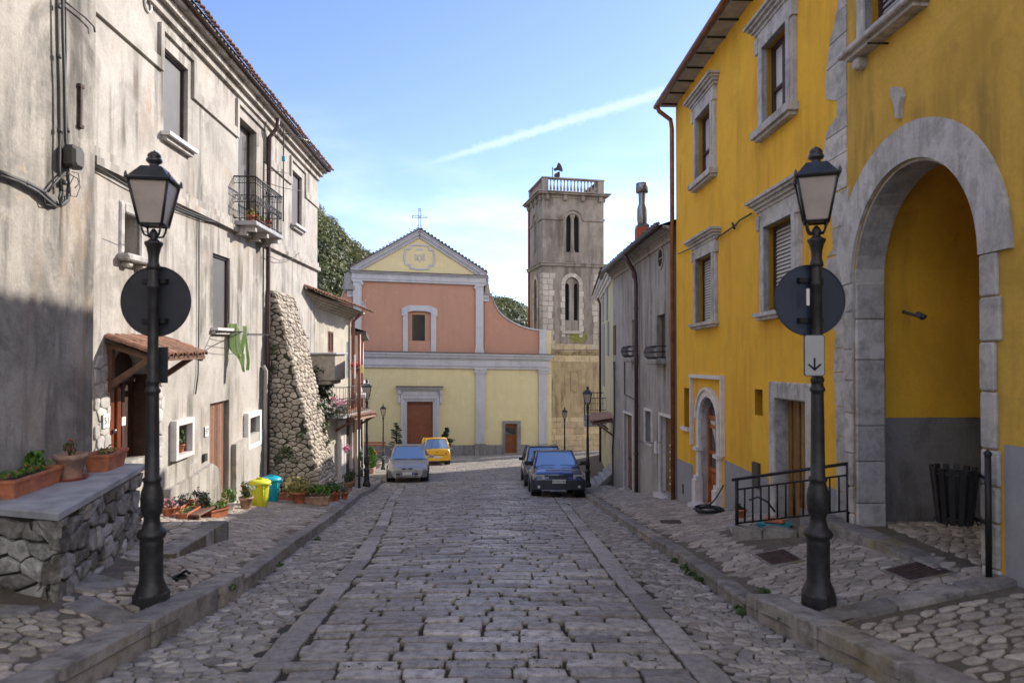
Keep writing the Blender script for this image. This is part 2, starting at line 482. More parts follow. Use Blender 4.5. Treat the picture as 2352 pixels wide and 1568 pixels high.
M['pave_stone'] = stonemat('pavement_cobbles', (.44,.38,.32), (.26,.225,.185), (.11,.1,.09), .72, .6, sc=12, moss=(.13,.115,.07), bump=.008)
M['gutter_stone'] = stonemat('gutter_cobbles', (.43,.385,.34), (.21,.185,.16), (.09,.08,.075), .6, .6, sc=14, bump=.008)
M['kerb'] = stonemat('kerb_stone', (.30,.27,.24), (.20,.185,.165), (.08,.07,.06), .75, .9, sc=6, moss=(.20,.15,.03), bump=.012)
M['rubble'] = stonemat('rubble_wall_stone', (.44,.42,.39), (.14,.125,.105), (.04,.036,.03), .85, 1.0, sc=5, bump=.03)
M['rubble_sun'] = stonemat('buttress_stone', (.50,.44,.36), (.34,.295,.235), (.15,.125,.10), .88, .6, sc=7, bump=.012)
def dirt():
    t = NT('mortar_and_moss')
    n = t.noise(9, 7, .65); m = t.noise(1.4, 6, .6)
    c = t.mix(t.gray(n, .35, .7), (.03,.026,.022), (.07,.06,.05))
    c = t.mix(t.math('MULTIPLY', t.gray(m, .52, .66), .55), c, (.045,.06,.018))
    t.col(c).rough(.95).bump(n, .012); return t.m
M['mortar'] = dirt()
def mortar_light():
    t = NT('grey_mortar'); n = t.noise(12, 8, .65); m = t.noise(1.8, 5, .6)
    c = t.mix(t.gray(n, .35, .7), (.085,.068,.052), (.17,.142,.112))
    c = t.mix(t.math('MULTIPLY', t.gray(m, .5, .68), .6), c, (.09,.085,.05))
    t.col(c).rough(.95).bump(n, .012); return t.m
M['mortar_l'] = mortar_light()
M['wallmortar'] = plain('wall_mortar', (.04,.037,.026), .95, 0, .4, 9, .012)
M['iron'] = plain('lamp_iron', (.026,.025,.026), .48, .2, .5, 14, .001)
M['black'] = plain('black_iron', (.014,.013,.013), .5, .3, .3, 20)
M['signback'] = plain('sign_back', (.032,.034,.042), .5, .2, .3, 5)
M['lampglass'] = plain('frosted_lamp_glass', (.40,.335,.29), .3, 0, .15, 5)
M['roof_metal'] = plain('lamp_roof_metal', (.06,.062,.07), .32, .6, .3, 8)
M['terracotta'] = plain('terracotta', (.42,.145,.072), .8, 0, .3, 14, .001)
M['terra_old'] = plain('aged_terracotta', (.36,.22,.16), .85, 0, .4, 10, .002)
M['terra_dark'] = plain('dark_red_plastic', (.27,.06,.04), .5, 0, .2, 8)
M['soil'] = plain('soil', (.03,.022,.015), .95, 0, .4, 30, .01)
M['tile'] = stonemat('roof_tiles', (.36,.17,.10), (.22,.12,.08), (.08,.06,.045), .85, .85, sc=9, bump=.006)
M['tile_dark'] = stonemat('dark_roof_tiles', (.13,.10,.085), (.09,.075,.068), (.05,.045,.04), .85, .5, sc=6)
M['wood_dark'] = plain('dark_stained_wood', (.05,.022,.014), .5, 0, .4, 10, .001)
M['wood_red'] = plain('varnished_red_wood', (.16,.042,.018), .28, 0, .3, 6)
M['wood_orange'] = plain('orange_varnished_door', (.36,.105,.022), .35, 0, .25, 5)
M['wood_church'] = plain('brown_church_door', (.20,.062,.026), .5, 0, .2, 3)
M['wood_gold'] = plain('golden_brown_door', (.22,.115,.03), .4, 0, .25, 6)
M['wood_beam'] = plain('canopy_beam', (.13,.062,.038), .7, 0, .4, 9, .002)
M['shutter'] = plain('grey_roller_shutter', (.085,.08,.078), .55, 0, .12, 5)
M['blind'] = plain('brown_fly_blind', (.28,.15,.10), .7, 0, .15, 12)
M['frame_br'] = plain('maroon_window_frame', (.045,.018,.018), .5)
M['copper'] = plain('maroon_downpipe', (.075,.04,.042), .45, .3, .3, 6)
M['copper_b'] = plain('brown_copper_pipe', (.22,.085,.035), .45, .4, .35, 5)
M['redpipe'] = plain('red_brown_pipe', (.26,.10,.085), .5, .1)
M['white'] = plain('white_paint', (.75,.73,.70), .6, 0, .06)
M['marble'] = plain('white_marble_sill', (.62,.59,.57), .45, 0, .12, 7)
M['slab'] = plain('grey_stone_slab', (.33,.325,.335), .6, 0, .25, 5, .004)
M['dark'] = plain('dark_interior', (.008,.007,.007), .9)
M['cable'] = plain('grey_cable', (.05,.048,.046), .6)
M['cable_l'] = plain('pale_cable', (.30,.28,.26), .6)
M['boxgrey'] = plain('junction_box_plastic', (.045,.04,.035), .6)
M['steel'] = plain('galvanised_steel', (.22,.22,.22), .35, .85, .25, 6)
M['brick'] = plain('red_brick', (.42,.10,.05), .85, 0, .3, 12, .004)
M['curtain'] = plain('net_curtain', (.50,.49,.47), .8, 0, .1, 4)
M['rust'] = plain('rusty_iron', (.065,.038,.03), .8, .3, .5, 18, .003)
M['gutter'] = plain('metal_gutter', (.10,.09,.10), .4, .5)
M['green'] = plain('lime_green_cloth', (.50,.66,.30), .85, 0, .12, 3)
M['yellowbin'] = plain('yellow_plastic', (.66,.66,.03), .42, 0, .05)
M['bluebin'] = plain('turquoise_plastic', (.01,.33,.46), .42, 0, .05)
M['rubber'] = plain('tyre_rubber', (.012,.012,.013), .75, 0, .2)
M['hose'] = plain('black_hose', (.014,.014,.016), .4)
M['turq'] = plain('turquoise_tub', (.02,.24,.27), .45)
M['orange'] = plain('orange_tub', (.48,.15,.06), .5)
M['bench'] = plain('red_bench_wood', (.40,.13,.06), .6)
def glass(name, c=(.02,.03,.04), rough=.04):
    t = NT(name); t.col(c).rough(rough); t.b.inputs['Specular IOR Level'].default_value = .9
    t.b.inputs['Coat Weight'].default_value = .6; t.b.inputs['Coat Roughness'].default_value = .02
    return t.m
M['glass'] = glass('window_glass', (.03,.035,.04))
M['carglass'] = glass('car_window_glass', (.025,.045,.075), .03)
M['carglass'].node_tree.nodes['Principled BSDF'].inputs['Metallic'].default_value = .55
M['carglass'].node_tree.nodes['Principled BSDF'].inputs['Base Color'].default_value = (.24,.34,.46,1)
M['pane_pale'] = glass('curtained_pane', (.66,.68,.68), .2)
M['signback_blue'] = plain('blue_sign_back', (.03,.04,.065), .5, .1, .2, 5)
def paint(name, c, metal=0.0, rough=.35):
    t = NT(name); n = t.noise(4, 6, .6)
    t.col(t.mix(t.math('MULTIPLY', t.gray(n, .4, .7), .25), c, tuple(q*.55 + .03 for q in c))).rough(t.ramp(n, [(.3, (rough,)*3), (.7, (rough+.2,)*3)]))
    t.b.inputs['Metallic'].default_value = metal; t.b.inputs['Coat Weight'].default_value = .8; t.b.inputs['Coat Roughness'].default_value = .08
    return t.m
M['p_silver'] = paint('silver_paint', (.33,.32,.325), .6)
M['p_yellow'] = paint('yellow_car_paint', (.80,.44,.008))
M['p_blue'] = paint('blue_car_paint', (.008,.03,.12), .3, .25)
M['p_dark'] = paint('dark_blue_paint', (.012,.02,.05), .2)
M['bumper'] = plain('dark_bumper_plastic', (.018,.022,.032), .5)
M['lens'] = glass('headlamp_lens', (.38,.38,.36), .12)
M['redlens'] = glass('tail_lamp', (.30,.015,.01), .15)
M['hub'] = plain('wheel_rim', (.16,.15,.145), .45, .4)
M['plate'] = plain('number_plate', (.55,.55,.52), .5, 0, .04)
M['plate_blue'] = plain('number_plate_blue', (.03,.10,.45), .5)
M['leaf'] = leafmat('mixed_green_leaves', (.025,.055,.012), (.06,.11,.025), (.12,.17,.04))
M['leaf_y'] = leafmat('yellow_green_leaves', (.16,.17,.04), (.30,.27,.09), (.42,.36,.14))
M['leaf_d'] = leafmat('dark_leaves', (.012,.026,.01), (.03,.05,.018), (.05,.075,.03))
M['leaf_r'] = leafmat('reddish_leaves', (.05,.05,.015), (.13,.06,.02), (.10,.12,.03))
M['leaf_g'] = leafmat('grey_green_leaves', (.06,.07,.055), (.11,.12,.10), (.2,.2,.17))
M['leaf_b'] = leafmat('bright_green_leaves', (.04,.10,.01), (.09,.19,.02), (.16,.28,.04))
M['fl_red'] = leafmat('red_petals', (.55,.01,.01), (.75,.02,.02), (.8,.06,.04))
M['fl_pink'] = leafmat('pink_petals', (.65,.10,.30), (.75,.25,.42), (.8,.5,.6))
M['fl_yel'] = leafmat('yellow_petals', (.75,.40,.02), (.8,.5,.03), (.8,.3,.02))
M['fl_org'] = leafmat('orange_petals', (.8,.15,.03), (.85,.22,.05), (.85,.3,.1))
M['forest'] = leafmat('woodland_foliage', (.07,.09,.03), (.11,.13,.045), (.17,.18,.07), tr=.3)
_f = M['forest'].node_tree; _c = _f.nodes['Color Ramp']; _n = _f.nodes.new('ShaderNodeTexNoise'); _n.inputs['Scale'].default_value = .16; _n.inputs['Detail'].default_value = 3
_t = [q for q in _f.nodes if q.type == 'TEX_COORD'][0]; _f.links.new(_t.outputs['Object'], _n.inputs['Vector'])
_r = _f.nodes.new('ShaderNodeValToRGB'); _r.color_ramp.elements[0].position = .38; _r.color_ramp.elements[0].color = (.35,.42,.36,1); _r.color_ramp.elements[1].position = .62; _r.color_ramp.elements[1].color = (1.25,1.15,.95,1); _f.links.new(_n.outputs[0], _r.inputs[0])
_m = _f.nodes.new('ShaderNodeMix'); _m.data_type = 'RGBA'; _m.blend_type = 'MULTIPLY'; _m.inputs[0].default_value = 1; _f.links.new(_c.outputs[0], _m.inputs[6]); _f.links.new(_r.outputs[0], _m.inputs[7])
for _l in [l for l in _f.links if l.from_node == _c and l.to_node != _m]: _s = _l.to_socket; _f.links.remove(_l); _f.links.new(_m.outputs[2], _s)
M['bark'] = plain('bark', (.06,.045,.032), .9, 0, .3, 14, .01)

def foliage(mb, c, rad, n, size, rr=rnd, squash=1.0, up=.3, blob=None):
    """leaf sized faces spread through a volume"""
    for _ in range(n):
        if blob:
            b = rr.choice(blob); cc, r0 = Vector(b[0]), b[1]
        else: cc, r0 = Vector(c), rad
        d = Vector((rr.gauss(0,1), rr.gauss(0,1), rr.gauss(0,1))).normalized()
        p = cc + Vector((d.x, d.y, d.z*squash)) * r0 * (rr.random() ** .45)
        nrm = (d + Vector((rr.uniform(-.6,.6), rr.uniform(-.6,.6), up + rr.uniform(-.5,.5)))).normalized()
        a = nrm.orthogonal().normalized(); a = (Matrix.Rotation(rr.uniform(0,6.28), 3, nrm) @ a)
        b2 = nrm.cross(a); s = size * rr.uniform(.6, 1.3)
        mb.add([p - a*s, p + b2*s*.45 , p + a*s, p - b2*s*.45], [(0,1,2,3)])
# ---------------------------------------------------------------- ground
def grid(mb, x0, x1, y0, y1, nx, ny, zf):
    vs = []
    for j in range(ny+1):
        for i in range(nx+1):
            y = y0 + (y1-y0)*j/ny
            a = x0(y) if callable(x0) else x0; b = x1(y) if callable(x1) else x1
            x = a + (b-a)*i/nx
            vs.append((x, y, zf(x, y)))
    mb.add(vs, [(j*(nx+1)+i, j*(nx+1)+i+1, (j+1)*(nx+1)+i+1, (j+1)*(nx+1)+i) for j in range(ny) for i in range(nx)], True)
kl = lambda y: lerp(KL, y); kr = lambda y: lerp(KR, y); sl = lambda y: lerp(SL, y); sr = lambda y: lerp(SR, y)

m = MB(); grid(m, -400, 400, -60, 700, 60, 150, lambda x, y: -drop(y) - .45 - (.6 if y > 40 else 0))
struct('ground', m, M['mortar_l'])

# road: bed, centre blocks, gutter cobbles, flat border stones
m = MB()
grid(m, kl, kr, -3, 28, 10, 90, lambda x, y: z_road(x, y) - .02)
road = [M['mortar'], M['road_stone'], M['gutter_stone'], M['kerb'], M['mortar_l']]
rr = random.Random(11)
y = 2.6; row = 0
while y < 27.6:
    d = rr.uniform(.145, .20) if y < 13 else rr.uniform(.19, .25)
    a, b = sl(y) + .13, sr(y) - .13
    x = a + rr.uniform(-.05, .05); first = True
    tiltrow = rr.uniform(-.012, .012)
    while x < b - .12:
        w = rr.choice((rr.uniform(.24, .38), rr.uniform(.34, .50), rr.uniform(.42, .62)))
        if b - (x + w) < .2: w = b - x
        yy = y + tiltrow * x
        j = lambda s: rr.uniform(-s, s)
        poly = [(x, yy+j(.012)), (x+w*.5, yy+j(.012)), (x+w, yy+j(.012)), (x+w+j(.02), yy+d), (x+w*.5, yy+d+j(.01)), (x+j(.02), yy+d)]
        m.cur = 1
        stone(m, poly, lambda p, q, h: (p, q, z_road(p, q) - .02 + h), gap=rr.uniform(.009,.017), h=.034, dome=.014, k=.10, rr=rr, tilt=.03, rough=.03)
        x += w
    y += d
def border(m, fn, y0, y1, w, cur, zf, h=.028, lmin=.5, lmax=.95, gap=.008):
    m.cur = cur; y = y0
    while y < y1:
        L = rr.uniform(lmin, lmax)
        poly = [(fn(y)-w/2, y), (fn(y)+w/2, y), (fn(y+L)+w/2, y+L), (fn(y+L)-w/2, y+L)]
        poly = [poly[0], poly[1], ((poly[1][0]+poly[2][0])/2+.01*rr.random(), (poly[1][1]+poly[2][1])/2), poly[2], poly[3], ((poly[0][0]+poly[3][0])/2, (poly[0][1]+poly[3][1])/2)]
        stone(m, poly, zf, gap=gap, h=h, dome=.016, k=.08, rr=rr, tilt=.008)
        y += L
zr = lambda p, q, h: (p, q, z_road(p, q) - .02 + h)
border(m, sl, 2.6, 27.3, .24, 2, zr)
border(m, sr, 2.6, 27.3, .24, 2, zr)
m.cur = 2
for poly in cells(-5.3, -1.4, 2.4, 27.4, .125, .10, .40, 21, lambda a, b: kl(b)-.02 < a < sl(b)-.15):
    stone(m, poly, zr, gap=.005, h=.022, dome=.016, k=.12, rr=rr, tilt=.10, rough=.07)
for poly in cells(1.1, 3.2, 2.4, 27.4, .125, .095, .40, 22, lambda a, b: sr(b)+.15 < a < kr(b)+.02):
    stone(m, poly, zr, gap=.005, h=.022, dome=.016, k=.12, rr=rr, tilt=.10, rough=.07)
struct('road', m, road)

# the square in front of the church
m = MB(); grid(m, -16, 20, 27.4, 62, 24, 40, lambda x, y: z_road(x, y) - .022)
m.cur = 1
y = 27.5
while y < 50:
    d = rr.uniform(.28, .34); x = -8.5 + rr.uniform(0, .4)
    while x < 8:
        w = rr.uniform(.4, .75)
        poly = [(x, y), (x+w, y+rr.uniform(-.01,.01)), (x+w, y+d), (x, y+d)]
        stone(m, poly, zr, gap=.01, h=.026, dome=.014, k=.15, rr=rr, tilt=.015)
        x += w
    y += d
struct('square', m, [M['mortar'], stonemat('square_paving', (.30,.27,.24), (.23,.21,.19), (.12,.11,.1), .6, .5, sc=7)])

# pavements
m = MB(); grid(m, -9, kl, -3, 28.2, 14, 90, lambda x, y: z_left(x, y) - .006)
m.cur = 1
zl = lambda p, q, h: (p, q, z_left(p, q) + h)
for poly in cells(-5.4, -2.5, 2.3, 7.1, .16, .115, .42, 31, lambda a, b: a < kl(b)-.28 and not (b > 5.3 and a < -3.7)):
    if rr.random() < .93: stone(m, poly, zl, gap=rr.uniform(.008, .024), h=.014, dome=.018, rounds=2, k=.2, rr=rr, tilt=.05, rough=.03)
for poly in cells(-6.4, -2.6, 7.1, 27.8, .17, .12, .42, 32, lambda a, b: -5.6-.05*b*.5 < a < kl(b)-.24):
    stone(m, poly, zl, gap=rr.uniform(.004, .012), h=.005, dome=.009, rounds=1, k=.15, rr=rr, tilt=.03, rough=.06)
# kerb: a raised block row near, set lower beyond the gap
m.cur = 2
def kerb(m, fn, y0, y1, w, top, side, zf):
    y = y0
    while y < y1:
        L = min(rr.uniform(.7, 1.15), y1 - y + .01)
        a0, a1 = fn(y), fn(y+L)
        s = -1 if side == 'l' else 1
        poly = [(a0, y), (a1, y+L), (a1+s*w, y+L), (a0+s*w, y)]
        if side == 'r': poly = poly[::-1]
        mid = lambda p, q: ((p[0]+q[0])/2 + rr.uniform(-.012,.012), (p[1]+q[1])/2)
        poly = [poly[0], mid(poly[0],poly[1]), poly[1], poly[2], mid(poly[2],poly[3]), poly[3]]
        stone(m, poly, lambda p, q, h: (p, q, zf(fn(q)+s*.1, q) + top + h), gap=.005, h=.012, dome=.016, k=.07, sink=.32, rr=rr, tilt=.01)
        y += L
kerb(m, kl, 2.3, 6.85, .27, .055, 'l', z_left)
kerb(m, kl, 6.9, 27.9, .22, 0, 'l', z_left)
# level slab platform stepping out of the slope, and flat slabs by the lamp
for (x0, x1, y0, y1, z) in ((-5.6, -3.62, 7.35, 8.75, -2.17),):
    m.cur = 0; m.box((x0, y0, z-.6), (x1, y1, z-.012))
    m.cur = 2
    y = y0
    while y < y1 - .05:
        L = min(rr.uniform(.45, .6), y1-y)
        m.cur = 2; stone(m, [(x1, y), (x1, y+L), (x1-.26, y+L), (x1-.26, y)][::1], lambda p, q, h: (p, q, z + h), gap=.004, h=.006, dome=.012, k=.08, sink=.5, rr=rr)
        y += L
    m.cur = 1
    for poly in cells(x0, x1-.27, y0, y1, .26, .2, .3, 34): stone(m, poly, lambda p, q, h: (p, q, z-.012+h), gap=.01, h=.008, dome=.014, rr=rr)
m.cur = 3
for poly in ([(-3.95,5.95),(-3.55,5.85),(-3.45,6.25),(-3.85,6.4)], [(-3.6,5.45),(-2.98,5.2),(-2.95,5.45),(-3.55,5.8)], [(-4.3,4.95),(-3.75,5.1),(-3.65,5.4),(-4.2,5.3)]):
    stone(m, poly, zl, gap=.006, h=.03, dome=.015, k=.12, sink=.05, rr=rr)
struct('left_pavement', m, [M['mortar_l'], M['pave_stone'], M['kerb'], M['kerb']])

m = MB(); grid(m, kr, lambda y: 4.18-.0344*y if y < 23 else 3.5+.096*(y-23), -3, 40, 14, 90, lambda x, y: z_right(x, y) - .006)
m.cur = 1
zz = lambda p, q, h: (p, q, z_right(p, q) + h)
def keep_r(a, b): return kr(b)+.26 < a < 4.14-.0344*b+.02 and not (b > 7.7 and a > 2.85 and b < 9.4)
for poly in cells(1.9, 4.2, 2.3, 5.25, .16, .115, .42, 41, keep_r):
    if rr.random() < .94: stone(m, poly, zz, gap=rr.uniform(.008, .024), h=.014, dome=.02, rounds=2, k=.2, rr=rr, tilt=.05, rough=.03)
for poly in cells(1.9, 4.2, 5.55, 31, .16, .12, .42, 42, keep_r):
    stone(m, poly, zz, gap=rr.uniform(.004, .012), h=.005, dome=.009, rounds=1, k=.15, rr=rr, tilt=.03, rough=.06)
# long flat stones making a shallow step across the pavement near the lamp
m.cur = 2
x = 2.35
while x < 4.0:
    L = rr.uniform(.45, .7); L = min(L, 4.02-x+.001)
    yy = 5.28 + (x-2.3)*.06
    stone(m, [(x, yy), (x+L, yy+.04), (x+L, yy+.27), (x, yy+.24)], lambda p, q, h: (p, q, z_right(p, q) + .03 + h), gap=.006, h=.012, dome=.014, k=.08, sink=.2, rr=rr)
    x += L
kerb(m, kr, 2.3, 6.05, .27, .07, 'r', z_right)
kerb(m, kr, 6.1, 30, .20, 0, 'r', z_right)
# passage floor under the arch with its threshold stones
m.cur = 0
struct('right_pavement', m, [M['mortar_l'], M['pave_stone'], M['kerb']])

# ---------------------------------------------------------------- helpers for house parts
def roller(fac, root, r, wd, name='window', mat='shutter', frame=True, sill=None, glassy=False, slats=0, label=None):
    """recessed window: dark backing, roller shutter or panes, thin frame"""
    ua, ub, va, vb = r[:4]
    f = fac.mb(); f.box((ua, va, -wd-.03), (ub, vb, -wd+.004))
    o = part(name, f, M['frame_br'], root, label)
    t = .045
    g = fac.mb()
    for (a, b, c, d) in ((ua, ua+t, va, vb), (ub-t, ub, va, vb), (ua+t, ub-t, vb-t, vb)):
        g.box((a, c, -wd+.004), (b, d, -wd+.05))
    part('window_frame', g, M['frame_br'], o)
    g = fac.mb()
    if slats:
        n = int((vb-va-t)/slats)
        for i in range(n):
            z = va + (i+.1)*(vb-va-t)/n
            g.quad((ua+t, z, -wd+.03), (ub-t, z, -wd+.03), (ub-t, z+slats*.8, -wd+.008), (ua+t, z+slats*.8, -wd+.008))
            g.quad((ua+t, z, -wd+.03), (ub-t, z, -wd+.03), (ub-t, z, -wd+.008), (ua+t, z, -wd+.008))
    else:
        g.box((ua+t, va, -wd+.004), (ub-t, vb-t, -wd+.018))
    part('shutter', g, M[mat], o)
    if sill:
        e, th, pr = sill
        g = fac.mb(); g.box((ua-e, va-th, -wd+.02), (ub+e, va, pr)); part('sill', g, M['marble'], o)
        g = fac.mb(); g.box((ua-e*.6, va-th-.07, -.02), (ub+e*.6, va-th-.001, pr*.55)); part('sill_moulding', g, M['limestone'], o)
    return o

def coppi(mb, p0, p1, down, n, r, L):
    """row of half round tiles between p0 and p1, each running along `down`"""
    p0, p1, down = Vector(p0), Vector(p1), Vector(down).normalized()
    ax = (p1-p0); step = ax.length / n; ax.normalize(); up = ax.cross(down); up = up if up.z > 0 else -up
    for i in range(n):
        c = p0 + ax*step*(i+.5)
        j = rnd.uniform(-.02, .02); rr_ = r * rnd.uniform(.93, 1.07)
        vs = []
        for q in (0, 1):
            for k in range(7):
                t = math.pi*k/6
                vs.append(c + down*(j + L*q) + ax*math.cos(t)*rr_*(1-.12*(1-q)) + up*math.sin(t)*rr_*.8)
        for q in (0, 1):
            for k in range(7):
                t = math.pi*k/6
                vs.append(c + down*(j + L*q) + ax*math.cos(t)*rr_*.84*(1-.12*(1-q)) + up*(math.sin(t)*rr_*.62-.004))
        fs = [(k, k+1, 8+k, 7+k) for k in range(6)] + [(14+k, 15+k, 22+k, 21+k) for k in range(6)]
        fs += [(7+k, 8+k, 22+k, 21+k) for k in range(6)] + [(k, k+1, 15+k, 14+k) for k in range(6)]
        mb.add(vs, fs, False)

# ---------------------------------------------------------------- house A : long grey plastered house on the left
A = Fac((-4.84, 0), (-.058, 1), .0096)
uE = A.u(728); uS = A.u(213)
vW = A.uv(728, 402)[1]
hA = thing('plaster_house', 'long weathered cream plaster house on the left with grey roller shutters and an iron balcony', 'house', (-7, 14, -3))
w1 = A.rect(372, 428, 103, 302); w2 = A.rect(545, 587, 262, 512); w3 = A.rect(669, 692, 386, 512)
w2[2] = A.uv(560, 503)[1]
w4 = A.rect(281, 318, 487, 583); w5 = A.rect(488, 527, 580, 752)
w6 = A.rect(398, 430, 978, 1046); w7 = A.rect(565, 588, 960, 1022)
d57 = A.rect(483, 527, 927, 1160); d51 = A.rect(254, 343, 795, 1075)
ops = [w1+[.12], w2+[.2], w3+[.12], w4+[.3], w5+[.1], w6+[.25], w7+[.25], d57+[.42], d51+[.26]]
m = A.mb(); m.wall(uS-2, uE, -6.5, vW, ops, .15)
m.arch_top(d51[0], d51[1], d51[3]-.42, d51[3], .3)
# far gable end, rear and inner dark floor so the house is closed
m.quad((uE, -6.5, 0), (uE, -6.5, -7), (uE, vW, -7), (uE, vW, 0)); m.quad((uS-2, -6.5, -7), (uE, -6.5, -7), (uE, vW, -7), (uS-2, vW, -7)); m.quad((uS-2, -6.5, 0), (uS-2, -6.5, -7), (uS-2, vW, -7), (uS-2, vW, 0))
m.box((uS-2, vW-.3, -7), (uE, vW-.28, -.6))
part('wall', m, M['plaster_a'], hA)
# cornice and eaves
m = A.mb()
for (v0, v1, w) in ((vW-.16, vW-.02, .07), (vW-.02, vW+.10, .16), (vW+.10, vW+.17, .26)): m.box((uS-2, v0, -.02), (uE+w*.7, v1-.002, w))
part('cornice', m, M['plaster_a'], hA)
m = A.mb(); m.box((uS-2, vW+.17, -.1), (uE+.25, vW+.215, .36)); part('eave_board', m, M['wood_dark'], hA)
m = A.mb()
z0 = vW+.22
m.quad((uS-2, z0, .38), (uE+.28, z0, .38), (uE+.28, z0+1.5, -3.6), (uS-2, z0+1.5, -3.6)); m.quad((uS-2, z0, -7.4), (uE+.28, z0, -7.4), (uE+.28, z0+1.5, -3.6), (uS-2, z0+1.5, -3.6))
m.add([(uE, vW, 0), (uE, vW, -7), (uE, z0+1.4, -3.6), (uS-2, vW, 0), (uS-2, vW, -7), (uS-2, z0+1.4, -3.6)], [(0,1,2), (3,4,5)])
g = MB(); g.v = [tuple(v) for v in m.v]; g.f = m.f; g.m = m.m; g.sm = m.sm
coppi(g, A.pos(uS-2, z0+.03, .36), A.pos(uE+.28, z0+.03, .36), (A.N*1.0 + Vector((0,0,-.36))), 84, .055, .10)
part('roof', g, M['tile'], hA)
m = A.mb(); uc = A.u(598); m.box((uc-.2, z0, -1.2), (uc+.2, z0+.95, -.8)); m.box((uc-.26, z0+.95, -1.26), (uc+.26, z0+1.03, -.74)); part('chimney', m, M['plaster_c'], hA)
# string courses
m = A.mb()
vb = A.uv(366, 150)[1]; vt = A.uv(364, 124)[1]
uj = A.u(366); ujr = A.u(441)
vF = A.uv(722, 470)[1]; vFt = vF + .17
j1, j2 = A.u(360), A.u(441); k1, k2 = A.u(539), A.u(606); l1, l2 = A.u(664), A.u(700)
for (a, b) in ((uS-.1, j1), (j2, k1), (k2, l1), (l2, uE)): m.box((a, vF-.03, -.01), (b, vF+.15, .045))
for (a, b, w) in ((j1, j2, w1), (k1, k2, w2), (l1, l2, w3)):
    t = .09; top = w[3] + .30
    m.box((a-.02, vF-.03, -.01), (a+t, top, .05)); m.box((b-t, vF-.03, -.01), (b+.02, top, .05)); m.box((a+t, top-t, -.01), (b-t, top, .05))
part('label_moulding', m, M['plaster_a'], hA)
m = A.mb(); vB = A.uv(728, 622)[1]
m.box((uS-.1, vB, -.01), (uE+.08, vB+.11, .09)); m.box((uS-.1, vB+.111, -.01), (uE+.04, vB+.25, .04))
part('string_course', m, M['plaster_a'], hA)
roller(A, hA, w1, .12, sill=(.1, .06, .15)); roller(A, hA, w3, .12, sill=(.1, .06, .15)); roller(A, hA, w5, .1, sill=(.08, .05, .13))
roller(A, hA, w2, .2, name='balcony_door')
# small stone framed window
f = A.mb(); f.box((w4[0], w4[2], -.32), (w4[1], w4[3], -.26)); o = part('window', f, M['dark'], hA, 'small dark window in a rough stone surround')
f = A.mb(); e = .12
for b in ((w4[0]-e, w4[0], w4[2], w4[3]+e*1.3), (w4[1], w4[1]+e, w4[2], w4[3]+e*1.3), (w4[0], w4[1], w4[3], w4[3]+e*1.3)): f.bbox((b[0], b[2], -.05), (b[1], b[3], .03), .02)
part('stone_surround', f, M['old_stone'], o)
f = A.mb(); f.bbox((w4[0]-.16, w4[2]-.1, -.25), (w4[1]+.14, w4[2], .16), .02); f.bbox((w4[0]-.05, w4[2]-.18, -.05), (w4[0]+.1, w4[2]-.1, .1)); f.bbox((w4[1]-.1, w4[2]-.18, -.05), (w4[1]+.05, w4[2]-.1, .1)); part('sill', f, M['old_stone'], o)
f = A.mb(); um = (w4[0]+w4[1])/2; f.box((um-.03, w4[2], -.25), (um+.03, w4[3], -.2)); part('window_frame', f, M['wood_beam'], o)
# little windows with white surrounds
for (w, e, mt, nm) in ((w6, .09, 'marble', 'pale surround'), (w7, .11, 'white', 'white surround')):
    f = A.mb(); f.box((w[0], w[2], -.3), (w[1], w[3], -.24)); o = part('window', f, M['dark'], hA)
    f = A.mb()
    for b in ((w[0]-e, w[0], w[2]-e*.8, w[3]+e), (w[1], w[1]+e, w[2]-e*.8, w[3]+e), (w[0], w[1], w[3], w[3]+e), (w[0], w[1], w[2]-e*.8, w[2])): f.box((b[0], b[2], -.03), (b[1], b[3], .10))
    part('window_frame', f, M[mt], o)
    f = A.mb(); f.box((w[0]+.01, w[2], -.22), (w[0]+.06, w[3], -.18)); part('sash', f, M['wood_beam'], o)
# door 57 behind a brown blind
f = A.mb()
nb = 26
for i in range(nb):
    a = d57[0] + (d57[1]-d57[0])*i/nb; b = d57[0] + (d57[1]-d57[0])*(i+1)/nb; ww = -.10 + .018*math.sin(i*1.9)
    f.quad((a, d57[2], ww), (b, d57[2], -.10 + .018*math.sin((i+1)*1.9)), (b, d57[3]-.05, -.10 + .018*math.sin((i+1)*1.9)), (a, d57[3]-.05, ww))
f.box((d57[0], d57[3]-.05, -.13), (d57[1], d57[3], -.07))
o = part('door_blind', f, M['blind'], hA, 'brown ribbed fly blind hanging in the doorway')
f = A.mb(); f.box((d57[0], d57[2], -.45), (d57[1], d57[3], -.4)); part('door', f, M['wood_dark'], o)
# sloping dado left and right of that door
def poly_w(fac, pts, w0, w1):
    f = fac.mb(); f.prism([fac.uv(*p) for p in pts], w0, w1); return f
part('dado', poly_w(A, [(374,1125),(398,1113),(440,1090),(478,1064),(492,1075),(506,1180),(374,1230)], -.02, .09), M['plaster_a'], hA)
part('dado', poly_w(A, [(532,1020),(560,1003),(597,985),(600,1185),(532,1185)], -.02, .09), M['plaster_a'], hA)
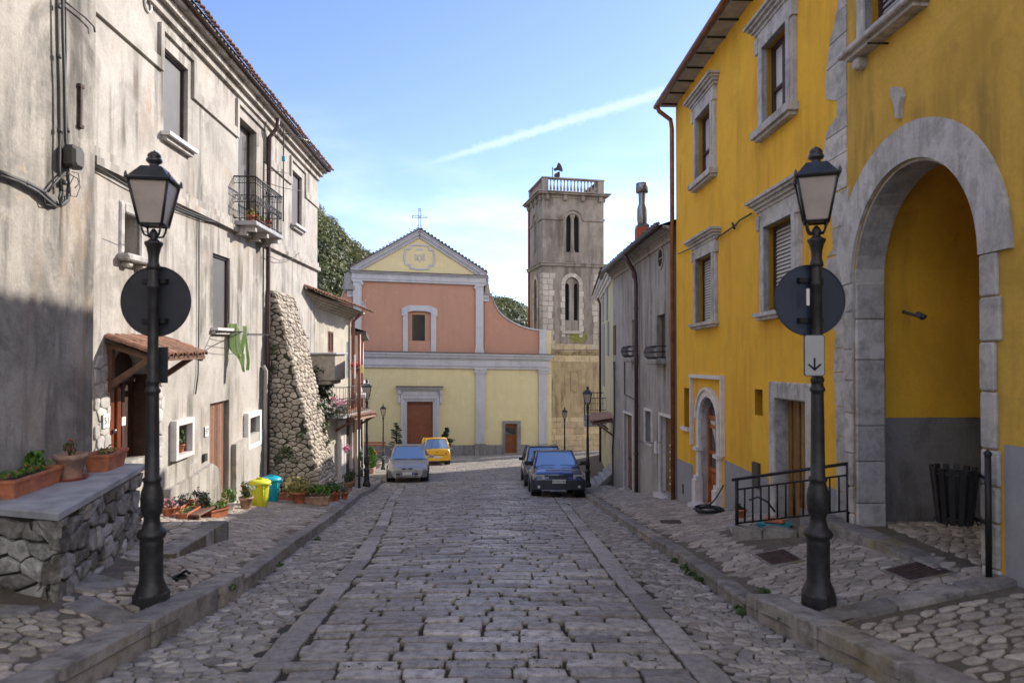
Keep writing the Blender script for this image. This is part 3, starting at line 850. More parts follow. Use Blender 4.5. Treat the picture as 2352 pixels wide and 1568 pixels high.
# door 51: dark arched recess, carved leaf, exposed stone jambs
f = A.mb(); f.box((d51[0], d51[2], -.3), (d51[1], d51[3], -.225)); o = part('door', f, M['wood_dark'], hA, 'dark arched doorway with a varnished red wooden leaf')
f = A.mb(); L0 = d51[0]+.04; L1 = d51[0]+.62; vt = A.uv(258, 884)[1]
f.box((L0, d51[2], -.22), (L1, vt, -.18))
for i in range(3):
    a = L0 + .05 + i*.185
    f.bbox((a, d51[2]+.15, -.18), (a+.12, vt-.06, -.14), .03)
part('door_leaf', f, M['wood_red'], o)
f = A.mb(); f.box((d51[0], vt, -.24), (d51[1], vt+.07, -.15)); f.box((L1, d51[2], -.24), (L1+.07, vt, -.15)); f.box((d51[0], vt+.07, -.22), (d51[0]+.06, d51[3]-.2, -.15)); f.box((d51[1]-.012, d51[2], -.22), (d51[1]+.01, d51[3]-.42, -.02)); part('door_frame', f, M['wood_dark'], o)
f = A.mb(); q = A.pos((L0+L1)/2+.02, A.uv(280, 990)[1], -.12); f.T = None; f.lathe([(.001,-.03),(.03,-.02),(.03,.02),(.001,.03)], 8, q); part('handle', f, M['steel'], o)
rr2 = random.Random(5)
for (ua, ub) in ((A.u(216), d51[0]-.005), (d51[1]+.005, A.u(377))):
    m = A.mb()
    for poly in cells(ua, ub, A.uv(240,1060)[1]-.7, d51[3]-.1, .2 if ub-ua > .3 else .14, .17, .25, 8):
        stone(m, poly, lambda a, b, h: (a, b, h+.0), gap=.006, h=.022, dome=.012, k=.12, rr=rr2)
    part('stone_jamb', m, M['old_stone'], hA)
# tiled canopy on timber brackets
m = MB(); c0 = A.pos(A.u(236), A.uv(236, 779)[1], 0); c1 = c0 + A.D.normalized()*2.2 
slope = (A.N*.72 + Vector((0,0,-.23)))
c0 = A.pos(8.95, A.uv(236,779)[1], .0); c1 = A.pos(10.55, A.uv(236,779)[1], .0)
for k in range(3):
    coppi(m, c0 + slope*(.02+.31*k) + Vector((0,0,.03*(3-k)*.3)), c1 + slope*(.02+.31*k) + Vector((0,0,.03*(3-k)*.3)), slope, 10, .085, .30)
o = part('canopy', m, M['tile'], hA, 'small lean-to canopy of orange clay tiles over the door')
m = MB()
def beam(m, a, b, t):
    a, b = Vector(a), Vector(b); d = (b-a).normalized(); s = d.cross(Vector((0,0,1))); s = s.normalized() if s.length > .01 else Vector((1,0,0)); u = s.cross(d)
    vs = [p + s*i*t/2 + u*j*t/2 for p in (a, b) for i, j in ((-1,-1),(1,-1),(1,1),(-1,1))]
    m.add(vs, [(0,1,2,3),(7,6,5,4),(0,4,5,1),(1,5,6,2),(2,6,7,3),(3,7,4,0)])
dz = Vector((0,0,-.06))
for uu in (9.06, 10.42):
    p = A.pos(uu, A.uv(236,779)[1], 0)
    beam(m, p + dz, p + slope*.98 + dz, .08); beam(m, p + Vector((0,0,-.62)) + A.N*.03, p + slope*.78 + dz*1.2, .075); beam(m, p + dz + A.N*.04, p + Vector((0,0,-.7)) + A.N*.04, .07)
beam(m, A.pos(8.98, A.uv(236,779)[1], 0) + slope*.95 + dz*.7, A.pos(10.5, A.uv(236,779)[1], 0) + slope*.95 + dz*.7, .06)
m.quad(c0+slope*.0+dz*.4, c1+dz*.4, c1+slope*1.0+dz*.4, c0+slope*1.0+dz*.4)
part('bracket', m, M['wood_beam'], o)
# balcony
b0, b1 = A.u(534), 15.75; bv = A.uv(534, 505)[1]; bw = .46; BB0, BV, BW = b0, bv, bw
m = A.mb(); m.bbox((b0, bv-.09, -.02), (b1, bv, bw), .012); o = part('balcony', m, M['slab'], hA, 'stone slab balcony with scrolled black iron railing')
for uu in (b0+.18, (b0+b1)/2, b1-.18):
    m = A.mb(); m.prism([(uu-.06, bv-.09), (uu+.06, bv-.09), (uu+.06, bv-.2), (uu-.06, bv-.2)], -.02, bw-.06); m.prism([(uu-.06, bv-.2), (uu+.06, bv-.2), (uu+.06, bv-.27), (uu-.06, bv-.27)], -.02, bw-.24); part('corbel', m, M['limestone'], o)
pass
m = MB(); H = .9
def rail(m, pts, z, r=.011): m.tube([A.pos(a, bv+z, w) for a, w in pts], r, 5)
path = [(b0+.03, 0), (b0+.03, bw-.03), (b1-.03, bw-.03), (b1-.03, 0)]
for z, r in ((H, .018), (H-.13, .009), (.05, .010), (.38, .008), (.52, .008)): rail(m, path, z, r)
segs = [((b0+.03, 0), (b0+.03, bw-.03), 4), ((b0+.03, bw-.03), (b1-.03, bw-.03), 17), ((b1-.03, bw-.03), (b1-.03, 0), 4)]
for p, q, n in segs:
    for i in range(n+1):
        a, w = p[0]+(q[0]-p[0])*i/n, p[1]+(q[1]-p[1])*i/n
        m.tube([A.pos(a, bv, w), A.pos(a, bv+H, w)], .008, 4)
        if i < n:
            a2, w2_ = p[0]+(q[0]-p[0])*(i+.5)/n, p[1]+(q[1]-p[1])*(i+.5)/n
            rad = .05; da, dw = (q[0]-p[0]), (q[1]-p[1]); ln = math.hypot(da, dw); da, dw = da/ln, dw/ln
            m.tube([A.pos(a2+da*rad*math.cos(t)*.7, bv+.45+rad*math.sin(t)*1.2, w2_+dw*rad*math.cos(t)*.7) for t in [k*.8 for k in range(8)]], .006, 4, True)
            m.tube([A.pos(a2+da*.03*math.cos(t), bv+.84+.03*math.sin(t), w2_+dw*.03*math.cos(t)) for t in [k*1.05 for k in range(6)]], .005, 4, True)
part('railing', m, M['black'], o)
# downpipe
m = MB(); zt = A.uv(606, 290)[1]
pt = [A.pos(A.u(606), v, w) for v, w in ((vW-.0, .30), (vW-.22, .28), (vW-.45, .1), (bv+.5, .09), (-1.0, .09), (-5.2, .09))]
m.tube(pt, .052, 8)
for v in (3.5, 2.4, 1.2, .2, -1.2, -2.4): m.cyl(A.pos(A.u(606), v-.03, .09), A.pos(A.u(606), v+.03, .09), .064, n=8)
part('downpipe', m, M['copper'], hA)
m = MB(); m.tube([A.pos(A.u(604)-.14, v, w) for v, w in ((-.5, .05), (-.62, .11), (-1.4, .10), (-5, .10))], .05, 8); part('waste_pipe', m, M['cable_l'], hA)
# wires along the string course, and the drop wire
m = MB()
def wire(m, px, r=.012, w=.06, fac=A):
    pts = [fac.pos(*fac.uv(x, y, w), w) for x, y in px]; m.tube(pts, r, 5)
wire(m, [(215,372),(262,398),(300,420),(340,445),(382,462),(430,485),(470,500),(520,520)], .014)
wire(m, [(215,380),(290,424),(345,452),(400,478),(470,505),(500,512)], .01)
wire(m, [(458,495),(457,560),(457,700),(455,860),(449,905)], .012, .03)
wire(m, [(215,30),(219,52),(212,68)], .01)
wire(m, [(392,470),(385,512),(350,540),(310,520)], .005, .3)
wire(m, [(612,585),(640,598),(668,597),(688,580)], .008, .1)
part('wiring', m, M['cable'], hA)
# white vent ring and small fittings
m = MB(); p = A.pos(*A.uv(337, 12), .02); m.tube([p + A.D.normalized()*.10*math.cos(t) + Vector((0,0,.10*math.sin(t))) for t in [k*.628 for k in range(10)]], .018, 5, True); part('vent_ring', m, M['white'], hA)
m = A.mb(); u0, v0 = A.uv(467, 1052); m.box((u0-.05, v0-.05, 0), (u0+.07, v0+.08, .05)); part('bell_box', m, M['boxgrey'], hA)
def textmesh(txt, size, place, name, mat, parent, label=None):
    cu = bpy.data.curves.new('t', 'FONT'); cu.body = txt; cu.size = size; cu.align_x = 'CENTER'; cu.align_y = 'CENTER'; cu.resolution_u = 3
    o = bpy.data.objects.new('t', cu); COL.objects.link(o)
    dg = bpy.context.evaluated_depsgraph_get(); me = bpy.data.meshes.new_from_object(o.evaluated_get(dg)); bpy.data.objects.remove(o); bpy.data.curves.remove(cu)
    mb = MB(); mb.add([place(v.co.x, v.co.y) for v in me.vertices], [tuple(p.vertices) for p in me.polygons])
    bpy.data.meshes.remove(me)
    return part(name, mb, mat, parent, label)
def house_plate(x, y, txt, w, s=.13):
    u0, v0 = A.uv(x, y, w); m = A.mb(); m.box((u0-s*.5, v0-s*.6, w), (u0+s*.5, v0+s*.6, w+.012)); o = part('number_plate', m, M['white'], hA, 'white house number plate reading ' + txt)
    textmesh(txt, s*.85, lambda a, b: A.pos(u0+a, v0+b, w+.016), 'numeral', M['black'], o)
house_plate(243, 966, '51', .03, .15); house_plate(474, 990, '57', .015, .15)
m = A.mb(); u0, v0 = A.uv(283, 967, -.14); m.box((u0-.05, v0-.06, -.145), (u0+.05, v0+.06, -.13)); part('letter_plate', m, M['white'], hA)
# red side strip where the far eave soffit shows boards
# ---------------------------------------------------------------- house B: nearest, blotchy wall on the far left
Bf = Fac((-4.60, 0), (-.058, 1), .0096)
uB = Bf.u(214)
hB = thing('blotchy_plaster_house', 'tall blotchy stained plaster house nearest on the left, carrying cables and a dark junction box', 'house', (-6.5, 4, -2))
m = Bf.mb(); m.wall(-4, uB, -6, 7.2, [], .1)
m.quad((uB, -6, 0), (uB, -6, -.5), (uB, 7.2, -.5), (uB, 7.2, 0)); m.quad((uB, 5.4, 0), (uB, 5.4, -7), (uB, 7.2, -7), (uB, 7.2, 0)); m.quad((-4, -6, 0), (-4, -6, -7), (-4, 7.2, -7), (-4, 7.2, 0)); m.quad((-4, -6, -7), (uB, -6, -7), (uB, 7.2, -7), (-4, 7.2, -7))
part('wall', m, M['plaster_b'], hB)
m = Bf.mb(); m.quad((-4.3, 7.2, .5), (uB+.3, 7.2, .5), (uB+.3, 8.8, -3.5), (-4.3, 8.8, -3.5)); m.quad((-4.3, 7.2, -7.5), (uB+.3, 7.2, -7.5), (uB+.3, 8.8, -3.5), (-4.3, 8.8, -3.5)); m.quad((-4.3, 7.19, .5), (uB+.3, 7.19, .5), (uB+.3, 7.19, -7.5), (-4.3, 7.19, -7.5)); part('roof', m, M['tile_dark'], hB)
m = MB()
wb = lambda px, r, w=.05: wire(m, px, r, w, Bf)
wb([(132,-30),(133,60),(134,130),(137,200),(138,300),(136,380),(139,440)], .016)
wb([(143,-30),(145,90),(148,180),(150,300),(155,390),(158,440)], .018)
wb([(150,-30),(152,120),(150,200),(156,330),(158,400)], .010)
wb([(0,395),(30,408),(62,420),(95,438),(120,462),(140,472),(155,460),(158,430)], .024)
wb([(0,404),(40,416),(85,440),(110,462),(128,475)], .02)
wb([(110,440),(130,415),(150,395)], .014)
wb([(160,400),(178,410),(184,430),(176,452),(162,450),(160,425),(170,405)], .006, .08)
wb([(165,395),(180,398),(183,420),(172,432)], .006, .08)
wb([(95,440),(105,470),(130,475),(150,470)], .008)
wb([(150,5),(170,20),(195,40),(216,62),(218,75)], .012)
wb([(140,440),(135,455),(140,470),(150,462),(148,448),(139,452)], .012, .09)
for (x, y) in ((134,15),(147,15),(135,130),(137,300),(155,300),(60,420),(100,440),(148,420)):
    p = Bf.pos(*Bf.uv(x, y, .05), .05); m.lathe([(.0,-.025),(.028,-.02),(.028,.02),(.0,.025)], 6, p)
part('cable_bundle', m, M['cable'], hB)
m = Bf.mb(); u0, v0 = Bf.uv(158, 360, .05); m.bbox((u0-.10, v0-.13, .02), (u0+.12, v0+.12, .17), .03); part('junction_box', m, M['boxgrey'], hB)
m = Bf.mb(); ua, va = Bf.uv(184, 290, .02); vb_ = Bf.uv(184, 197, .02)[1]; m.box((ua-.018, va, .0), (ua+.018, vb_, .035)); m.box((ua-.03, va-.02, 0), (ua+.05, va+.02, .04)); m.box((ua-.03, vb_-.02, 0), (ua+.05, vb_+.02, .04)); part('iron_tie', m, M['rust'], hB)

# stone buttress
bm_ = thing('stone_buttress', 'tall sloping rubble stone buttress propping the plaster house beside its downpipe', 'buttress', (-5.2, 16.8, -3.9))
Y0, Y1 = 16.05, 17.55
xw = lambda y: -4.84 - .058*y - .05
def xo(z): # outer face: top z 1.45 -> bottom -3.6
    t = (1.40 - z)/5.0; return -5.62 + 1.2*t**.9 if t > 0 else -5.62
core = MB(); n = 14
vs = []
for yy in (Y0, Y1):
    for i in range(n+1):
        z = 1.42 - 5.9*i/n; vs += [(xw(yy)-.3, yy, z), (xo(z)-.03, yy, z)]
k = 2*(n+1); fs = []
for i in range(n):
    a = 2*i; fs += [(a, a+1, a+3, a+2), (k+a, k+a+2, k+a+3, k+a+1), (a+1, k+a+1, k+a+3, a+3)]
fs.append((0, k, k+1, 1)); core.add(vs, fs); 
core.cur = 1; rb = random.Random(3)
for poly in cells(-6.0, -4.3, -4.1, 1.4, .17, .115, .42, 51, lambda a, b: a < xo(b)-.05):
    stone(core, poly, lambda a, b, h: (min(a, xo(b)), Y0+.03-h, b), gap=.007, h=.05, dome=.03, k=.12, rr=rb, tilt=.12, rough=.06)
for poly in cells(Y0-.03, Y1, -4.1, 1.42, .17, .105, .42, 52):
    stone(core, poly, lambda a, b, h: (xo(b)-.03+h, a, b), gap=.007, h=.065, dome=.035, k=.12, rr=rb, tilt=.15, rough=.06)
part('stonework', core, [M['wallmortar'], M['rubble_sun']], bm_)
m = MB()
for (x, y) in ((625,848),(630,800),(745,985),(755,1015),(748,975),(705,900),(690,1000),(665,1040),(655,1030),(640,1050),(735,930)):
    q = at_y(x, y, 16.0 if x < 700 else 17.2); foliage(m, q, .13, 40, .045)
part('creeper', m, M['leaf'], bm_)
# ---------------------------------------------------------------- yellow house with the archway (right)
Rf = Fac((4.16, 0), (-.0344, 1), -.0191, flip=True)
uC = Rf.u(1554); hR = thing('yellow_house', 'ochre yellow plastered house on the right with stone framed windows and a great stone archway', 'house', (5.5, 9, -2.5))
vE = Rf.uv(1556, 237)[1]
r1 = Rf.rect(1606, 1641, 273, 420); r2 = Rf.rect(1763, 1820, 108, 293); r3 = Rf.rect(1605, 1643, 597, 744); r4 = Rf.rect(1765, 1831, 522, 718)
r5 = Rf.rect(2004, 2100, -160, 88)
dA = Rf.rect(1609, 1650, 908, 1150); dB = Rf.rect(1780, 1853, 914, 1215)
n1 = Rf.rect(1571, 1584, 890, 978); n2 = Rf.rect(1733, 1751, 893, 952)
aU0, aU1 = Rf.u(2256), Rf.u(1961); aVs = Rf.uv(1961, 650)[1]; aVt = Rf.uv(2121, 352)[1]
arch = [aU0, aU1, -3.4, aVt]
ops = [r1+[.12], r2+[.12], r3+[.12], r4+[.12], r5+[.14], dA+[.2], dB+[.22], n1+[.14], n2+[.16], arch+[.34]]
uJ = Rf.u(1947)
m = Rf.mb(); m.wall(uJ, uC, -6, vE, ops, .2); part('wall', m, M['plaster_y'], hR)
m = Rf.mb(); m.wall(0.5, uJ, -6, vE+1.8, ops, .2)
m.arch_top(aU0, aU1, aVs, aVt, .34, n=28)
m.quad((uJ, vE, 0), (uJ, vE, -8), (uJ, vE+1.8, -8), (uJ, vE+1.8, 0))
part('wall', m, M['plaster_yd'], hR, 'duller ochre wall round the archway')
m = Rf.mb(); m.arch_top(dA[0], dA[1], dA[3]-.45, dA[3], .2, n=12); m.box((dA[1]-.006, -5, -.2), (dA[1]+.01, dA[3]-.45, 0)); part('door_arch', m, M['limestone'], hR)
m = Rf.mb()
m.quad((uC, -6, 0), (uC, -6, -8), (uC, vE, -8), (uC, vE, 0)); m.quad((.5, -6, -8), (uC, -6, -8), (uC, vE+1.8, -8), (.5, vE+1.8, -8)); m.quad((.5, -6, 0), (.5, -6, -8), (.5, vE+1.8, -8), (.5, vE+1.8, 0))
m.quad((.5, vE+1.8, 0), (uJ, vE+1.8, 0), (uJ, vE+1.8, -8), (.5, vE+1.8, -8)); m.quad((uJ-.1, vE, 0), (uC, vE, 0), (uC, vE, -8), (uJ-.1, vE, -8))
part('rear_wall', m, M['plaster_y'], hR)
# grey dado following the pavement
f = Rf.mb()
dt = lambda x, y: Rf.uv(x, y, .004)
pts = [dt(1562,1054), dt(1590,1066)]
def dado(m, xs, w=.006):
    P = [Rf.uv(x, y, w) for x, y in xs]
    for a, b in zip(P, P[1:]): m.quad((a[0], a[1], w), (b[0], b[1], w), (b[0], -6, w), (a[0], -6, w))
dado(f, [(1554,1052),(1591,1067)]); dado(f, [(1664,1055),(1700,1072),(1733,1088),(1764,1096)]); dado(f, [(1885,1110),(1926,1126)]); dado(f, [(2306,1020),(2352,1026),(2500,1040)])
part('dado', f, M['dado'], hR)
# eaves, gutter, roof
m = Rf.mb(); m.box((uJ-.3, vE, -.1), (uC+.12, vE+.05, .34)); part('eave_soffit', m, M['slab'], hR)
for i in range(12):
    m = Rf.mb(); u0 = uJ + .3 + i*(uC-uJ-.4)/11; m.box((u0-.014, vE-.03, -.02), (u0+.014, vE-.001, .33)); part('gutter_bracket', m, M['iron'], hR)
g = MB(); m = Rf.mb()
m.quad((uJ-.3, vE+.06, .36), (uC+.16, vE+.06, .36), (uC+.16, vE+1.25, -4), (uJ-.3, vE+1.25, -4)); m.quad((uJ-.3, vE+.06, -8.3), (uC+.16, vE+.06, -8.3), (uC+.16, vE+1.25, -4), (uJ-.3, vE+1.25, -4)); m.add([(uC, vE, 0), (uC, vE, -8), (uC, vE+1.2, -4)], [(0,1,2)])
g.v = [tuple(v) for v in m.v]; g.f = m.f; g.m = m.m; g.sm = m.sm
coppi(g, Rf.pos(uJ-.3, vE+.075, .30), Rf.pos(uC+.16, vE+.075, .30), Rf.N + Vector((0,0,-.28)), 44, .055, .12)
part('roof', g, M['tile'], hR)
# unseen wing added behind the roof to shade the near left house
m = MB(); X0_, X1_, Y0_, Y1_, Z_ = 5.35, 9.5, 11.5, 17.2, 7.85
m.box((X0_, Y0_, 2), (X1_, Y1_, Z_)); part('shadow_wing', m, M['plaster_y'], hR)
m = MB(); m.add([(X0_-.1, Y0_-.2, Z_+.01), (X0_-.1, Y1_+.2, Z_+.01), (X1_, Y1_+.2, Z_+1.0), (X1_, Y0_-.2, Z_+1.0)], [(0,1,2,3)]); coppi(m, (X0_, Y0_-.2, Z_+.03), (X0_, Y1_+.1, Z_+.03), (-1, 0, -.25), 26, .10, .16); part('shadow_wing_roof', m, M['tile'], hR)
m = MB(); m.tube([Rf.pos(uJ-.3, vE+.03, .42), Rf.pos(uC+.14, vE+.0, .42)], .055, 7); 
pc = Rf.u(1552)
m.tube([Rf.pos(pc-.04, vE-.0, .42), Rf.pos(pc-.02, vE-.12, .36), Rf.pos(pc, vE-.3, .10), Rf.pos(pc, vE-.5, .07), Rf.pos(pc, -6, .07)], .05, 8)
part('downpipe', m, M['copper_b'], hR)
# stone window surrounds
def surround(fac, r, e, top, sill, root, corn=.18, mat='limestone', parts=('stone_surround','cornice','sill'), tw=.06):
    ua, ub, va, vb = r[:4]
    f = fac.mb()
    for b in ((ua-e, ua, va, vb+top), (ub, ub+e, va, vb+top), (ua, ub, vb, vb+top)): f.box((b[0], b[2], -.02), (b[1], b[3], tw))
    for b in ((ua-e*.55, ua, va, vb+e*.55), (ub, ub+e*.55, va, vb+e*.55), (ua, ub, vb, vb+e*.5)): f.box((b[0], b[2], -.01), (b[1], b[3], tw+.02))
    for b in ((ua-e-.04, ua-e+.06, vb-.02, vb+top*.75), (ub+e-.06, ub+e+.04, vb-.02, vb+top*.75)): f.box((b[0], b[2], 0), (b[1], b[3], tw+.03))
    o = part(parts[0], f, M[mat], root)
    if corn:
        f = fac.mb()
        for k, (h, w) in enumerate(((.05, .08), (.05, .12), (.04, .17), (.045, .21))): f.box((ua-e-w*.9, vb+top+sum((.05,.05,.04)[:k]), -.02), (ub+e+w*.9, vb+top+sum((.05,.05,.04,.045)[:k+1])-.002, w))
        part(parts[1], f, M[mat], o)
    if sill:
        f = fac.mb(); f.box((ua-e-.05, va-sill, -.02), (ub+e+.05, va-.002, .16)); f.box((ua-e, va-sill-.05, -.02), (ub+e, va-sill-.002, .11)); part(parts[2], f, M[mat], o)
    return o
def casement(fac, r, d, root, pane='pane_pale', label=None):
    ua, ub, va, vb = r[:4]
    f = fac.mb(); f.box((ua, va, -d-.06), (ub, vb, -d-.02)); o = part('window', f, M[pane], root, label)
    f = fac.mb(); um = (ua+ub)/2; t = .055
    for (a, b, c, e) in ((ua, ua+t, va, vb), (ub-t, ub, va, vb), (ua+t, ub-t, vb-t, vb), (ua+t, ub-t, va, va+t), (um-.045, um+.045, va+t, vb-t), (ua+t, um-.045, va+(vb-va)*.42, va+(vb-va)*.42+.04), (um+.045, ub-t, va+(vb-va)*.42, va+(vb-va)*.42+.04)): f.box((a, c, -d-.019), (b, e, -d+.03))
    part('window_frame', f, M['frame_br'], o); return o
surround(Rf, r1, .17, .26, .1, hR); casement(Rf, r1, .11, hR, label='casement window with net curtains')
surround(Rf, r2, .19, .28, .11, hR); casement(Rf, r2, .11, hR)
surround(Rf, r3, .17, .22, .06, hR, corn=.1); roller(Rf, hR, r3, .13, mat='curtain', slats=.05)
surround(Rf, r4, .19, .26, .06, hR); roller(Rf, hR, r4, .13, mat='curtain', slats=.055)
surround(Rf, r5, .17, .2, 0, hR, corn=0); roller(Rf, hR, r5, .14, mat='slab', slats=.06)
m = Rf.mb(); ua, ub = Rf.u(2115), Rf.u(1984); vv = r5[2]
m.bbox((ua-.2, vv-.10, -.02), (ub+.14, vv-.03, .22), .015); m.box((ua-.15, vv-.14, -.02), (ub+.08, vv-.101, .15)); part('balcony_sill', m, M['limestone'], hR)
m = Rf.mb(); m.bbox((ub-.10, vv-.27, -.02), (ub+.02, vv-.142, .11), .02); part('corbel', m, M['limestone'], hR)
m = MB(); m.tube([Rf.pos(*Rf.uv(x, y, .05), .05) for x, y in ((1558,583),(1580,573),(1590,570))], .012, 5); m.tube([Rf.pos(*Rf.uv(x, y, .05), .05) for x, y in ((1648,545),(1665,534),(1690,516),(1700,505),(1726,490))], .014, 5); m.tube([Rf.pos(*Rf.uv(x, y, .05), .05) for x, y in ((1682,512),(1687,525),(1684,515))], .02, 5); part('wiring', m, M['cable'], hR)
# exposed quoin stones beside the arch, with an irregular plaster edge
m = Rf.mb(); rq = random.Random(9)
edge = [(-20,1928),(40,1918),(60,1908),(150,1897),(205,1900),(215,1925),(260,1924),(265,1902),(330,1893),(360,1893),(365,1917),(420,1916),(424,1898),(470,1912),(560,1915),(565,1903),(610,1895),(640,1905),(670,1917),(740,1915),(760,1922),(860,1916),(880,1920),(1130,1925),(1180,1922)]
def exl(y):
    for (a, b), (c, d) in zip(edge, edge[1:]):
        if y <= c: return b + (d-b)*(y-a)/max(1, c-a)
    return 1922
y = -60
while y < 1200:
    hh = rq.uniform(52, 92); y2 = min(y + hh, 1215)
    xr = 1946 if y2 < 540 else 1961
    if y2 > 470 and y2 < 640: xr = 1950
    nseg = 4; L = []
    for k in range(nseg+1):
        yy = y + (y2-y)*k/nseg; L.append((exl(yy), yy))
    P = [Rf.uv(px, py) for px, py in L] + [Rf.uv(xr, y2), Rf.uv(xr, y)]
    vtop, vbot = Rf.uv(xr, y)[1], Rf.uv(xr, y2)[1]
    cu = [(p[0], vtop + (vbot-vtop)*(k/nseg)) for k, p in enumerate(P[:nseg+1])] + [(P[-2][0], vbot), (P[-1][0], vtop)]
    m.prism(cu, -.01, .012 + rq.uniform(0, .006))
    y = y2 + 2
part('quoin_stones', m, M['old_stone'], hR)
# arch ring, piers and reveal
m = Rf.mb(); m.arch_ring(aU0, aU1, aVs, aVt, .36, -.01, .035, n=40, gap=0); part('arch_ring', m, M['limestone'], hR)
for sd__ in (0, 1):
    m = Rf.mb(); v = aVs
    while v > -3.3:
        h = rq.uniform(.28, .5); v2 = v - h; e = rq.uniform(.16, .24)
        if sd__: m.bbox((aU1+.002, v2+.006, -.01), (aU1+rq.uniform(.14,.2), v-.004, .03+rq.uniform(0,.01)), .015)
        else: m.bbox((aU0-e, v2+.006, -.01), (aU0-.002, v-.004, .03+rq.uniform(0,.012)), .02)
        v = v2
    part('pier_stones', m, M['old_stone'], hR)
m = Rf.mb()
m.box((aU1, -3.4, -.36), (aU1+.01, aVs, -.005))
v = aVs
while v > -3.3:
    h = rq.uniform(.4, .75); v2 = v-h; m.bbox((aU1-.035-rq.uniform(0,.008), v2+.005, -.34), (aU1+.01, v, -.012), .012); v = v2
v = aVs
while v > -3.3:
    h = rq.uniform(.25, .45); v2 = v-h; m.bbox((aU0-.01, v2+.008, -.32), (aU0+.03+rq.uniform(0,.03), v, -.012), .03); v = v2
part('reveal_stones', m, M['old_stone'], hR)
m = Rf.mb(); uc, rr_ = (aU0+aU1)/2, (aU1-aU0)/2; n = 22; H = aVt - aVs
for i in range(n):
    t0, t1 = math.pi*i/n, math.pi*(i+1)/n
    P = lambda t, e: (uc - (rr_-e)*math.cos(t), aVs + (H-e)*math.sin(t))
    m.prism([P(t0,.03), P(t1,.03), P(t1,-.001), P(t0,-.001)], -.338, -.014)
part('arch_soffit', m, M['old_stone'], hR)
# vaulted passage behind, ochre over a dirty grey dado
e = .13; D1 = 4.6
m = Rf.mb(); a, b = aU0-e, aU1+e; vs_, vt_ = aVs, aVt + .06
vd = Rf.uv(2012, 954, -.5)[1]
m.quad((b, vd, -.34), (b, vd, -D1), (b, vs_, -D1), (b, vs_, -.34)); m.quad((a, vd, -.34), (a, vd, -D1), (a, vs_, -D1), (a, vs_, -.34))
n = 22; uc, r0 = (a+b)/2, (b-a)/2
P = [(uc - r0*math.cos(math.pi*i/n), vs_ + (vt_-vs_)*math.sin(math.pi*i/n)) for i in range(n+1)]
for p, q in zip(P, P[1:]): m.add([(p[0],p[1],-.34),(p[0],p[1],-D1),(q[0],q[1],-D1),(q[0],q[1],-.34)], [(0,1,2,3)], True)
m.quad((a, vd, -D1), (b, vd, -D1), (b, vt_+.1, -D1), (a, vt_+.1, -D1))
for p, q in zip(P, P[1:]): m.quad((p[0],p[1],-.341),(q[0],q[1],-.341),(q[0],aVt+.5,-.341),(p[0],aVt+.5,-.341))
m.cur = 1
m.quad((b, -4, -.34), (b, -4, -D1), (b, vd, -D1), (b, vd, -.34)); m.quad((a, -4, -.34), (a, -4, -D1), (a, vd, -D1), (a, vd, -.34)); m.quad((a, -4, -D1), (b, -4, -D1), (b, vd, -D1), (a, vd, -D1))
part('passage', m, [M['plaster_y'], M['dado_d']], hR, 'vaulted ochre passage with dirty grey lower walls')
fl = MB(); zf = lambda x, y: -1.90 - .03*(y-6)
grid(fl, lambda y: 4.16-.0344*y-.02, 8.6, aU0-.2, aU1+.2, 6, 6, lambda x, y: zf(x, y)-.03)
fl.cur = 1; rr = random.Random(44)
for poly in cells(4.2, 8.2, aU0-.15, aU1+.15, .12, .10, .38, 45, lambda p, q: p > 4.18-.0344*q):
    stone(fl, poly, lambda p, q, h: (p, q, zf(p, q)-.03+h), gap=.006, h=.02, dome=.014, rr=rr)
fl.cur = 2
y = aU0
while y < aU1 + .3:
    L = rr.uniform(.5, .7); x0 = 4.16-.0344*y
    stone(fl, [(x0-.26, y), (x0+.04, y), (x0+.04, y+L), (x0-.26, y+L)], lambda p, q, h: (p, q, zf(p, q) - .03 + h), gap=.004, h=.03, dome=.012, k=.08, sink=.5, rr=rr); y += L
struct('passage_floor', fl, [M['mortar_l'], M['pave_stone'], M['kerb']])
m = MB(); m.tube([Rf.pos(*Rf.uv(x, y, -.5), -.5) for x, y in ((2075,716),(2095,722),(2125,727))], .02, 6); m.cyl(Rf.pos(*Rf.uv(2108,722,-.5), -.5), Rf.pos(*Rf.uv(2120,728,-.5), -.5), .035, n=8); part('spotlight_bracket', m, M['cable'], hR)
# keystone fragment above the arch
f = Rf.mb(); f.prism([Rf.uv(x, y) for x, y in ((2054,204),(2062,200),(2076,203),(2080,222),(2074,250),(2073,272),(2066,272),(2064,244),(2056,222))], -.01, .05); part('stone_fragment', f, M['limestone'], hR, 'small carved stone fragment set in the plaster above the arch')
f = MB(); f.cyl(Rf.pos(*Rf.uv(2040,100,.0), .0), Rf.pos(*Rf.uv(2040,100,.0), .22), .012, n=6); part('iron_pin', f, M['rust'], hR)
